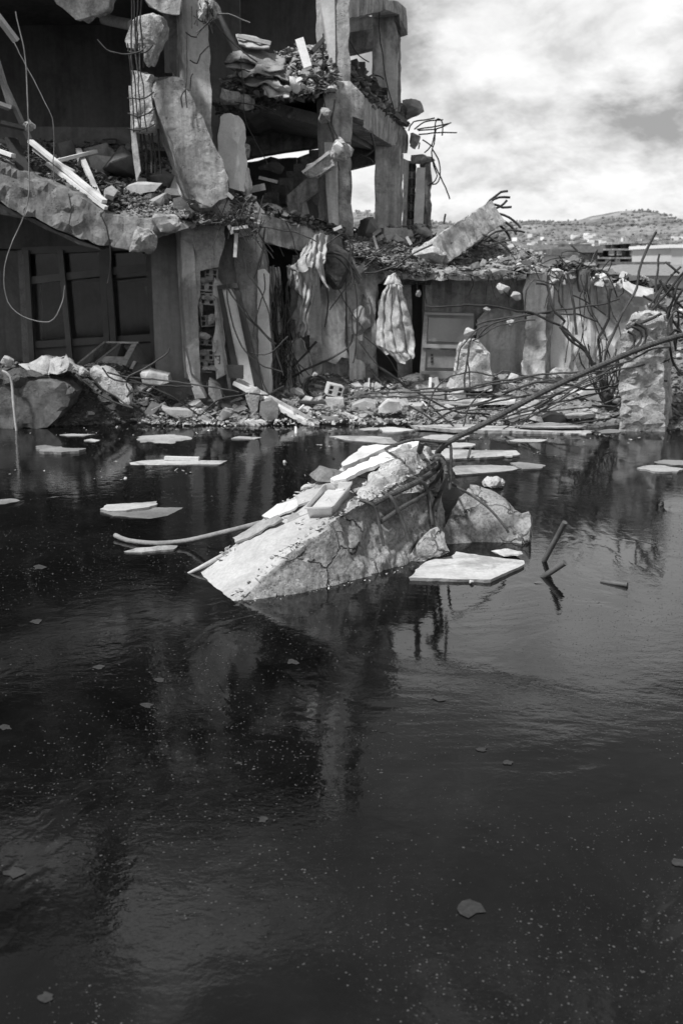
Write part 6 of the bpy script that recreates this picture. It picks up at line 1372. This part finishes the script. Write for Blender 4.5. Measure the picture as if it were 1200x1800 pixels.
for pl, r, l in (([(750, 538), (806, 537), (862, 537), (900, 543), (945, 556), (990, 575), (1010, 600)], .022, 'long level bar before the shaded annex wall'), ([(840, 590), (862, 570), (900, 558), (932, 554), (975, 545), (1025, 540), (1062, 535), (1087, 525)], .018, 'bar rising across the pilaster'), ([(836, 570), (870, 560), (937, 551), (975, 549), (1012, 552), (1047, 565)], .018, 'lower bar crossing the pilaster'), ([(830, 600), (870, 574), (900, 566), (940, 560)], .016, 'bar from the tall rounded rock to the pilaster'), ([(1005, 520), (1040, 535), (1065, 552)], .014, 'short bar right of the hooked bar'), ([(922, 545), (925, 510), (940, 492), (958, 495)], .014, 'wire looped over the pilaster head'),
                 ([(805, 650), (812, 610), (836, 580), (870, 566)], .016, 'wire curling over the tall rounded rock'), ([(816, 690), (818, 650), (826, 600)], .018, 'upright bar on the tall rounded rock'), ([(824, 690), (824, 660), (822, 610), (830, 590)], .014, 'second upright bar on the tall rounded rock')):
    wire(pl, 15.9, r, l)
for i in range(12):      # thin wires caught on the wall head
    a = R.uniform(930, 1100); y = 470 + max(0, a - 1000) * .12; n_ = R.randint(3, 5); pl = [(a, y)]
    for _ in range(n_): a += R.uniform(-22, 26); y += R.uniform(-26, 30); pl.append((a, min(max(y, 440), 570)))
    wire(pl, 16.5 + R.uniform(-.3, .3), .011, 'thin wire curling over the head of the annex wall', 'cable', 'wire', .06, 'thin_wire', 'wires on the annex wall head')
for i in range(7):
    a = R.uniform(960, 1060); b = a + R.uniform(-20, 40); wire([(a, R.uniform(480, 500)), (a + R.uniform(-15, 15), 530), (b, R.uniform(560, 620)), (b + R.uniform(-20, 20), R.uniform(620, 670))], 16.7, .010, 'thin wire hanging down the annex wall', 'cable', 'wire', .05, 'thin_wire', 'wires hanging on the annex wall')
for i in range(16):
    a = R.uniform(1040, 1090); wire([(1064 + R.uniform(-8, 10), 706), (a, R.uniform(660, 690)), (a + R.uniform(-30, 30), R.uniform(600, 650))], 15.2 + R.uniform(-.2, .2), .014, 'short dark rod of the bundle standing left of the pillar', 'cable', 'bar', .05, 'short_rod', 'rods standing left of the pillar')
tg(hull('tangled_clod', hp(1070, 700, 15.1, 26, 40, .3, 18, 6), M['cable'], edge=.06, amp=.05), 'black clod where the standing rods meet left of the pillar', 'clod')
WG = 'cables hanging across the middle facade'
for pl, r, l in (([(555, 600), (530, 632), (480, 677), (440, 700), (420, 730)], .022, 'cable from the doorway down to the long white frame length'), ([(618, 590), (612, 612), (575, 632), (530, 652), (480, 677), (450, 692)], .022, 'thick cable curving from the stained wall to the bank'), ([(650, 650), (677, 677), (705, 705), (740, 728), (773, 748)], .018, 'straight rod with a white tip right of the tyre'), ([(668, 644), (700, 667), (720, 685), (755, 702), (790, 720), (836, 740)], .026, 'thick pipe like bar below the blanket'),
                 ([(400, 508), (420, 540), (444, 568), (480, 604)], .013, 'cable crossing the top of the leaning door'), ([(404, 504), (430, 548), (460, 580), (486, 606)], .013, 'second cable crossing the top of the leaning door'), ([(424, 430), (432, 478), (456, 508), (470, 544), (480, 600), (500, 660)], .013, 'cable sagging down the grey column'), ([(400, 480), (402, 544), (416, 590), (436, 622), (460, 642), (496, 654)], .013, 'cable hanging in front of the leaning door'), ([(466, 480), (466, 510), (450, 560), (442, 600), (452, 640), (470, 690)], .012, 'cable bowed left over the white plaster strip'), ([(440, 618), (464, 622), (488, 608), (508, 592)], .012, 'short sagging cable at mid height of the doorway'),
                 ([(420, 380), (440, 400), (462, 420), (460, 450), (446, 490)], .014, 'cable over the joint of the second column'), ([(464, 400), (462, 440), (456, 470)], .016, 'dark cable straight down the second column'), ([(432, 390), (420, 410), (430, 440)], .012, 'small loop on the joint'), ([(478, 390), (486, 420), (500, 450)], .01, 'wire over the lower beam'), ([(500, 388), (516, 420), (520, 440), (540, 470)], .01, 'second wire over the lower beam'), ([(408, 402), (450, 400), (520, 408), (556, 424)], .01, 'nearly level wire along the lower beam'),
                 ([(574, 425), (572, 480), (577, 520), (574, 560), (571, 576)], .016, 'dark cable with a frayed end on the plaster'), ([(576, 444), (600, 448), (618, 466), (634, 490)], .03, 'thick cable bundle over the stub'), ([(572, 450), (600, 456), (620, 480), (630, 500)], .022, 'lower strand of the cable bundle'), ([(612, 424), (616, 445), (618, 480), (622, 500)], .022, 'black cable drooping right of the stub'), ([(560, 460), (590, 500), (612, 540), (640, 580)], .010, 'thin cable crossing the plaster to the right'), ([(620, 480), (600, 520), (580, 545)], .010, 'thin cable crossing the plaster to the left'),
                 ([(624, 500), (628, 540), (626, 600), (620, 640)], .013, 'cable behind the tied bag'), ([(640, 480), (660, 478), (690, 470), (720, 450), (760, 430)], .018, 'rod from the wall up to the fallen column'), ([(620, 452), (650, 450), (670, 440), (690, 425)], .012, 'wire above the white board scrap'), ([(640, 470), (660, 452), (676, 470), (690, 466)], .012, 'curly wire at the blanket top'), ([(560, 440), (590, 418), (606, 412), (620, 430), (616, 450)], .014, 'cable looping over the foot of the corner column'), ([(630, 600), (660, 640), (690, 670)], .01, 'thin wire under the tied bag'), ([(640, 590), (690, 640), (720, 690)], .01, 'second thin wire under the tied bag')):
    wire(pl, 15.3 if pl[0][0] < 470 else 16.35, r, l, 'cable', 'cable', .03, 'hanging_cable', WG)
for i in range(26):
    a = R.uniform(478, 512); b = a + R.uniform(-26, 40); wire([(a, R.uniform(490, 560)), (a + R.uniform(-14, 14), R.uniform(575, 600)), (500 + R.uniform(-14, 14), R.uniform(600, 630)), (b, R.uniform(650, 694))], 16.2 + R.uniform(-.2, .2), .009, 'thin black wire of the tangle in the doorway', 'cable', 'wire', .06, 'thin_wire', 'wire tangle in the doorway')
for i in range(16):
    a, y = R.uniform(376, 470), R.uniform(340, 390); wire([(a, y), (a + R.uniform(-14, 20), y + R.uniform(8, 30)), (a + R.uniform(-24, 30), y + R.uniform(30, 80))], 15.15, .009, 'thin wire bristling from the joint of the two columns', 'cable', 'wire', .04, 'thin_wire', 'wires bristling from the joint')
# rods of the hanging column pieces
for i, x in enumerate((233, 238, 243, 250)): wire([(x, -40), (x + R.uniform(-2, 2), 60), (x + 2, 120)], 14.85, .014, 'upright rod above the pointed column piece', name='rod', g='rods above the pointed column piece')
for i, x in enumerate((224, 229, 236, 243)): wire([(x, 76), (x + 3, 100), (x + 8, 150), (x + 14, 232)], 14.8, .012, 'rod running down past the pointed column piece', name='rod', g='rods past the pointed column piece')
for i, x in enumerate((242, 250, 258, 266, 274, 284)): wire([(x - 6, 228), (x - 2, 260), (x, 306)], 15.3, .018, 'upright rod of the cage below the square column piece', name='rod', g='rods of the cage')
for y in (88, 168, 196, 222): wire([(226, y + 4), (246, y + 8), (262, y + 2), (272, y - 6)], 14.8, .011, 'stirrup bent round the hanging column pieces', name='stirrup', g='stirrups on the hanging pieces')
wire([(172, 72), (188, 88), (206, 94), (226, 96), (246, 92), (256, 82)], 14.7, .012, 'wire sticking out left of the pointed column piece')
for pl, l in (([(328, 56), (329, 120), (326, 160), (328, 190)], 'bar lying down the face of the first column'), ([(326, 56), (336, 64), (346, 65)], 'short bent bar end on the first column'), ([(367, 80), (352, 96), (346, 112), (334, 106)], 'check mark shaped wire on the first column'), ([(340, 130), (336, 136), (335, 160), (328, 156), (318, 170), (320, 190)], 'hooked wire over the head of the snapped slab'), ([(336, 12), (337, 50)], 'left short bar at the top of the first column'), ([(346, 18), (347, 46)], 'right short bar at the top of the first column')):
    wire(pl, 15.0, .012, l, wob=.01)
wire([(366, 20), (380, 26), (402, 26), (440, 38)], 15.3, .013, 'light wire crossing from the first column to the heap', 'cable_pale', 'cable', name='hanging_cable')
wire([(368, 26), (396, 60), (430, 92), (452, 108)], 15.4, .013, 'dark cable falling from the first column onto the heap', 'cable', 'cable', name='hanging_cable')
for i in range(14): 
    wire([(360 + R.uniform(-10, 8), R.uniform(-6, 20)), (366 + R.uniform(-14, 12), R.uniform(16, 40)), (360 + R.uniform(-20, 16), R.uniform(30, 58))], 15.15, .008, 'frayed wire in the knot at the top of the first column', 'cable', 'wire', .05, 'thin_wire', 'frayed knot at the column top')
tg(hull('tangled_lump', hp(362, 16, 15.3, 40, 44, .4, 22, 4), M['broken'], edge=.06, amp=.07), 'crumbled head with frayed wires on the right of the first column', 'rubble')
wire([(25, 73), (55, 130), (85, 195), (94, 235), (94, 320)], 14.6, .011, 'thin cable hanging from the white batten at the upper left', 'cable_pale', 'cable', name='hanging_cable')
wire([(28, 20), (46, 120), (52, 300), (46, 370), (20, 430), (8, 480), (14, 530), (40, 556), (75, 566), (95, 560), (110, 532), (115, 502)], 14.4, .013, 'long pale cable looping in front of the shop window', 'cable_pale', 'cable', name='hanging_cable', wob=.01)
wire([(121, 340), (127, 370), (120, 395), (128, 410)], 14.55, .010, 'crack following cable on the edge beam', 'cable', 'cable', name='hanging_cable')
wire([(180, 376), (188, 400), (192, 440), (190, 500)], 14.5, .012, 'dark cable hanging off the low end of the edge beam', 'cable', 'cable', name='hanging_cable')
wire([(4, 652), (18, 662), (24, 700), (28, 740), (31, 775)], 14.45, .022, 'white hose dropping over the bank into the water', 'wood_white', 'hose', name='hose', wob=.01)
for pl, l in (([(150, 655), (180, 682), (220, 708), (232, 716)], 'bar lying on the rough broad shard'), ([(138, 655), (170, 690), (200, 706), (236, 720)], 'second bar beside the rough broad shard'), ([(178, 648), (200, 668), (260, 676), (340, 680)], 'long bar from the shard towards the columns'), ([(190, 652), (230, 668), (290, 690), (330, 716), (350, 730)], 'bar curving down below the cabinet'), ([(214, 660), (280, 668), (370, 682), (420, 690)], 'level bar in front of the broad grey tile'), ([(222, 700), (232, 690), (262, 692), (280, 706)], 'low hooked bar at the bank foot'), ([(230, 690), (222, 664), (250, 648), (290, 626), (298, 612)], 'bar arching up past the cabinet'), ([(350, 730), (380, 704), (410, 696), (436, 690)], 'cable looping to the rough tilted block'), ([(440, 690), (470, 694), (500, 680)], 'short cable behind the frame length')):
    wire(pl, 14.75, .016, l, 'rebar', 'bar', .03)
# rebar spray and wire loops on the brick stub
for pl, l in (([(718, 230), (727, 214), (764, 208)], 'uppermost wire of the spray against the sky'), ([(728, 228), (740, 218), (752, 213), (778, 211)], 'second wire of the spray'), ([(732, 228), (760, 224), (788, 217)], 'third wire of the spray'), ([(734, 231), (768, 226), (792, 216)], 'fourth wire of the spray'), ([(736, 237), (760, 234), (803, 233)], 'lowest level wire of the spray'), ([(764, 240), (766, 215), (770, 208), (776, 212), (778, 222), (777, 238)], 'hairpin wire in the spray'), ([(764, 236), (762, 254), (758, 268), (762, 290), (768, 310), (760, 322), (752, 326)], 'loop hanging from the spray'), ([(760, 262), (770, 280), (772, 310), (766, 322), (756, 322)], 'second loop hanging from the spray'), ([(760, 280), (768, 300), (778, 320), (786, 338), (789, 350)], 'long tail wire with a frayed tip'), ([(742, 246), (760, 258)], 'short wire above the stub cap'), ([(736, 262), (737, 250)], 'tiny upright wire on the stub'), ([(746, 268), (758, 254), (766, 226)], 'slanting wire up into the spray')):
    wire(pl, 22.2, .017, l, 'rebar', 'bar', .02, 'thin_rod', 'wires of the spray on the brick stub')
for pl, l in (([(796, 396), (820, 400), (850, 412), (880, 428), (896, 442)], 'dark bar across the fallen column'), ([(838, 430), (860, 412), (880, 404), (900, 406), (922, 409)], 'bar curving over the fallen column end'), ([(840, 430), (856, 430), (880, 424), (895, 420)], 'rough dark branch like bar beside the fallen column'), ([(782, 392), (783, 376)], 'tiny wire behind the fallen column'), ([(1002, 432), (1014, 442)], 'short slanting wire above the annex wall'), ([(720, 452), (722, 436)], 'small upright splinter')):
    wire(pl, 18, .02, l if len(l.split()) > 3 else l + ' on the debris slab')
for pl, Y, r, l in (([(666, 4), (668, 60), (676, 130), (694, 200)], 20.5, .014, 'thin cable hanging in front of the upper pier'), ([(651, 220), (652, 236), (658, 258), (652, 268), (636, 276), (632, 272), (650, 280), (656, 288)], 19, .02, 'black cable kinked below the receding beam'), ([(696, 222), (696, 292)], 21.8, .02, 'dark bar hanging off the far end of the beam'), ([(634, 150), (632, 210)], 18, .012, 'thin wire on the corbel'), ([(614, 74), (630, 96), (648, 108)], 19, .012, 'wire crossing the upper window gap'), ([(640, 142), (652, 132), (668, 134), (674, 140)], 19.5, .014, 'wire hoop on the ledge rubble'), ([(568, 60), (570, 180), (588, 250), (596, 300)], 16.5, .012, 'cable down the corner column'), ([(424, 100), (430, 200), (444, 240), (470, 290)], 16.2, .008, 'thin wire in front of the middle room'), ([(412, 178), (450, 186), (478, 194), (492, 206)], 16.2, .011, 'wire hanging below the broken lumps'), ([(588, 176), (584, 220), (592, 240), (584, 262)], 16.4, .016, 'black cable curled on the corner column')):
    wire(pl, Y, r, l, 'cable', 'cable', .02, 'hanging_cable')
# extra debris hanging under the annex slab
for i in range(10):
    a = R.uniform(690, 910); wire([(a, 486), (a + R.uniform(-6, 6), 500), (a + R.uniform(-14, 14), R.uniform(508, 540))], 16.6, .009, 'thin wire dangling under the annex slab', 'cable', 'wire', .05, 'thin_wire', 'wires under the annex slab')
# splinters and shreds spilled over ledges and bank
def zone_pts(poly, Y0, Y1, n, s0, s1, bankit=False):
    xs = [p[0] for p in poly]; o = []
    while len(o) < n:
        px = R.uniform(min(xs), max(xs)); 
        for (a, ya, ha), (b, yb2, hb) in zip(poly, poly[1:]):
            if a <= px <= b:
                t = (px - a) / (b - a); y = ya + (yb2 - ya) * t; h = ha + (hb - ha) * t
                u = R.random(); o.append((P(px, y - h * u, Y0 + (Y1 - Y0) * u), s0 + (s1 - s0) * R.random() ** 3)); break
    return o
for nm, poly, Y0, Y1, n, m_ in (('ledge_shreds', [(200, 384, 14), (260, 380, 22), (330, 380, 24)], 14.8, 15.3, 900, 'grit'), ('ledge_shreds', [(340, 400, 50), (400, 392, 50), (450, 392, 44)], 15.2, 15.4, 1200, 'grit_dark'), ('ledge_shreds', [(340, 396, 40), (400, 388, 40), (450, 386, 30)], 15.15, 15.4, 500, 'grit'),
                    ('ledge_shreds', [(610, 440, 30), (690, 470, 44), (760, 482, 30)], 16.5, 17.2, 1300, 'grit'), ('ledge_shreds', [(610, 440, 30), (690, 470, 44), (760, 480, 30)], 16.5, 17.2, 500, 'grit_dark'), ('ledge_shreds', [(0, 284, 40), (60, 316, 50), (140, 344, 60), (210, 378, 60)], 14.85, 16, 1200, 'grit_dark'),
                    ('ledge_shreds', [(380, 206, 26), (440, 196, 30), (500, 190, 26)], 16.6, 16.9, 500, 'grit_dark')):
    grit(nm, zone_pts(poly, Y0, Y1, n, .02, .13), M[m_])
for (px, py, ty) in ((884, 496, 484), (907, 511, 486), (734, 510, 486), (856, 540, 486), (896, 552, 486)):
    wire([(px, py), (px - 2, (py + ty) / 2), (px + 3, ty)], 16.6, .012, 'wire holding a dangling stone under the annex slab', 'cable', 'wire', .01, 'thin_wire', 'wires holding stones under the annex slab')
for i in range(40):
    px = R.uniform(230, 1080); Y = R.uniform(15.0, 16.3); x = xpx(px, Y); a = R.uniform(0, 3.14); l_ = R.uniform(.15, .5); z = bank_h(x, Y) + .08
    tg(bar('splinter', Vector((x, Y, z)), Vector((x + math.cos(a) * l_, Y + math.sin(a) * l_ * .6, z + R.uniform(-.03, .16))), R.uniform(.02, .06), .02, M[R.choice(['wood', 'wood_white', 'wood_dark', 'chunk_b'])]), 'thin splinter of wood lying across the rubble bank', 'splinter', 'splinters on the rubble bank')


# crumbs on and around the beam
pts = []
for _ in range(1500):
    t = R.random() ** .8; i = min(7, int(t * 8)); u = t * 8 - i
    l_ = secs[i][0].lerp(secs[i + 1][0], u); r_ = secs[i][1].lerp(secs[i + 1][1], u)
    k_ = R.choice((R.gauss(.95, .05), R.gauss(.1, .08), R.random())); 
    if t < .35 and .15 < k_ < .85: continue
    pts.append((l_.lerp(r_, min(1.0, max(0, k_))) + TOPN * .01, .006 + .05 * R.random() ** 4))
grit('beam_crumbs', pts[:380], M['chunk_b']); grit('beam_crumbs', pts[380:900], M['chunk_a'])
pts = []
for _ in range(70):
    i = R.randrange(8); a_ = secs[i][2].lerp(secs[i + 1][2], R.random()); pts.append((a_ + Vector((R.gauss(.03, .03), -abs(R.gauss(.01, .03)), .004)), .006 + .02 * R.random() ** 3))
grit('waterline_foam', pts, M['foam'])
# white scraps and foam crumbs afloat in loose drifts: nobody could count them
pts = []
for _ in range(240):
    cxk, cyk = R.choice(((1.3, 12.6), (2.0, 14.2), (-3.2, 14.3), (-1, 14.7), (3.6, 13.9), (.6, 13.4), (-2.6, 11.4))); pts.append((Vector((cxk + R.gauss(0, .9), min(14.8, cyk + R.gauss(0, .35)), .002)), .008 + .05 * R.random() ** 4))
grit('floating_crumbs', pts, M['foam'])

for k, (px, py, w, h, m_, l) in enumerate(((972, 488, 34, 26, 'broken', 'pale broken crest block beside the pilaster'), (1002, 484, 30, 24, 'plaster', 'light crest block under the dark peaked lump'), (1058, 490, 36, 26, 'plaster_white', 'bright crest block in the middle of the annex wall'), (1092, 500, 30, 22, 'broken', 'rough crest block left of the tarpaulin'), (1150, 528, 40, 30, 'broken', 'rough crest block behind the pillar head'), (940, 478, 40, 20, 'plaster', 'light broken cap of the pilaster'), (985, 660, 60, 30, 'broken', 'rough footing rubble left under the annex wall'), (1050, 668, 60, 26, 'plaster', 'pale footing rubble right under the annex wall'))):
    tg(hull('concrete_lump', hp(px, py, 17.15, w, h, .5, 24, 300 + k), M[m_], edge=.06, amp=.05, chip=.05, freq=7), l, 'rubble')
for k in range(7):
    px = 975 + 24 * k + R.uniform(-6, 6); py = R.uniform(520, 650); w = R.uniform(10, 22); h = R.uniform(16, 44)
    lp('plaster_coat', [(px + math.cos(a) * w * R.uniform(.6, 1.1), py + math.sin(a) * h * R.uniform(.6, 1.1)) for a in [i * 6.283 / 9 for i in range(9)]], 17.2 - .002 * k, (0, .05, 0), ('plaster', 'plaster_white', 'concrete')[k % 3], edge=.08, amp=.012, chip=.02)
for k in range(9):
    px = 625 + R.uniform(-8, 30) + 4 * k; py = R.uniform(500, 660); w = R.uniform(6, 13); h = R.uniform(12, 34)
    bp_('plaster_coat', [(px + math.cos(a) * w * R.uniform(.6, 1.1), py + math.sin(a) * h * R.uniform(.6, 1.1)) for a in [i * 6.283 / 9 for i in range(9)]], 16.9 - .002 * k, (0, .05, 0), ('plaster', 'concrete_dark', 'concrete')[k % 3], edge=.08, amp=.012, chip=.02)

for k, (px, py, w, h) in enumerate(((362, 492, 34, 12), (366, 524, 30, 9), (360, 590, 32, 16), (372, 560, 14, 26), (356, 622, 22, 10), (368, 648, 34, 12), (352, 540, 10, 40), (378, 610, 12, 30))):
    hull('mortar_lump', hp(px, py, 15.58, w, h, .2, 18, 400 + k), M['broken' if k % 2 else 'brick'], BR, edge=.05, amp=.03, chip=.02, freq=9)

for nm, poly, Y0, Y1, n, m_ in (('shore_litter', [(240, 744, 10), (420, 748, 12), (600, 744, 12), (760, 748, 10), (1080, 758, 10)], 14.85, 15.1, 900, 'grit_pale'), ('shore_litter', [(240, 734, 26), (620, 726, 30), (1080, 742, 30)], 15.0, 15.9, 1500, 'grit'), ('ledge_shreds', [(626, 466, 26), (740, 486, 22), (920, 486, 16)], 16.5, 16.9, 900, 'grit_dark')):
    grit(nm, zone_pts(poly, Y0, Y1, n, .02, .12), M[m_])
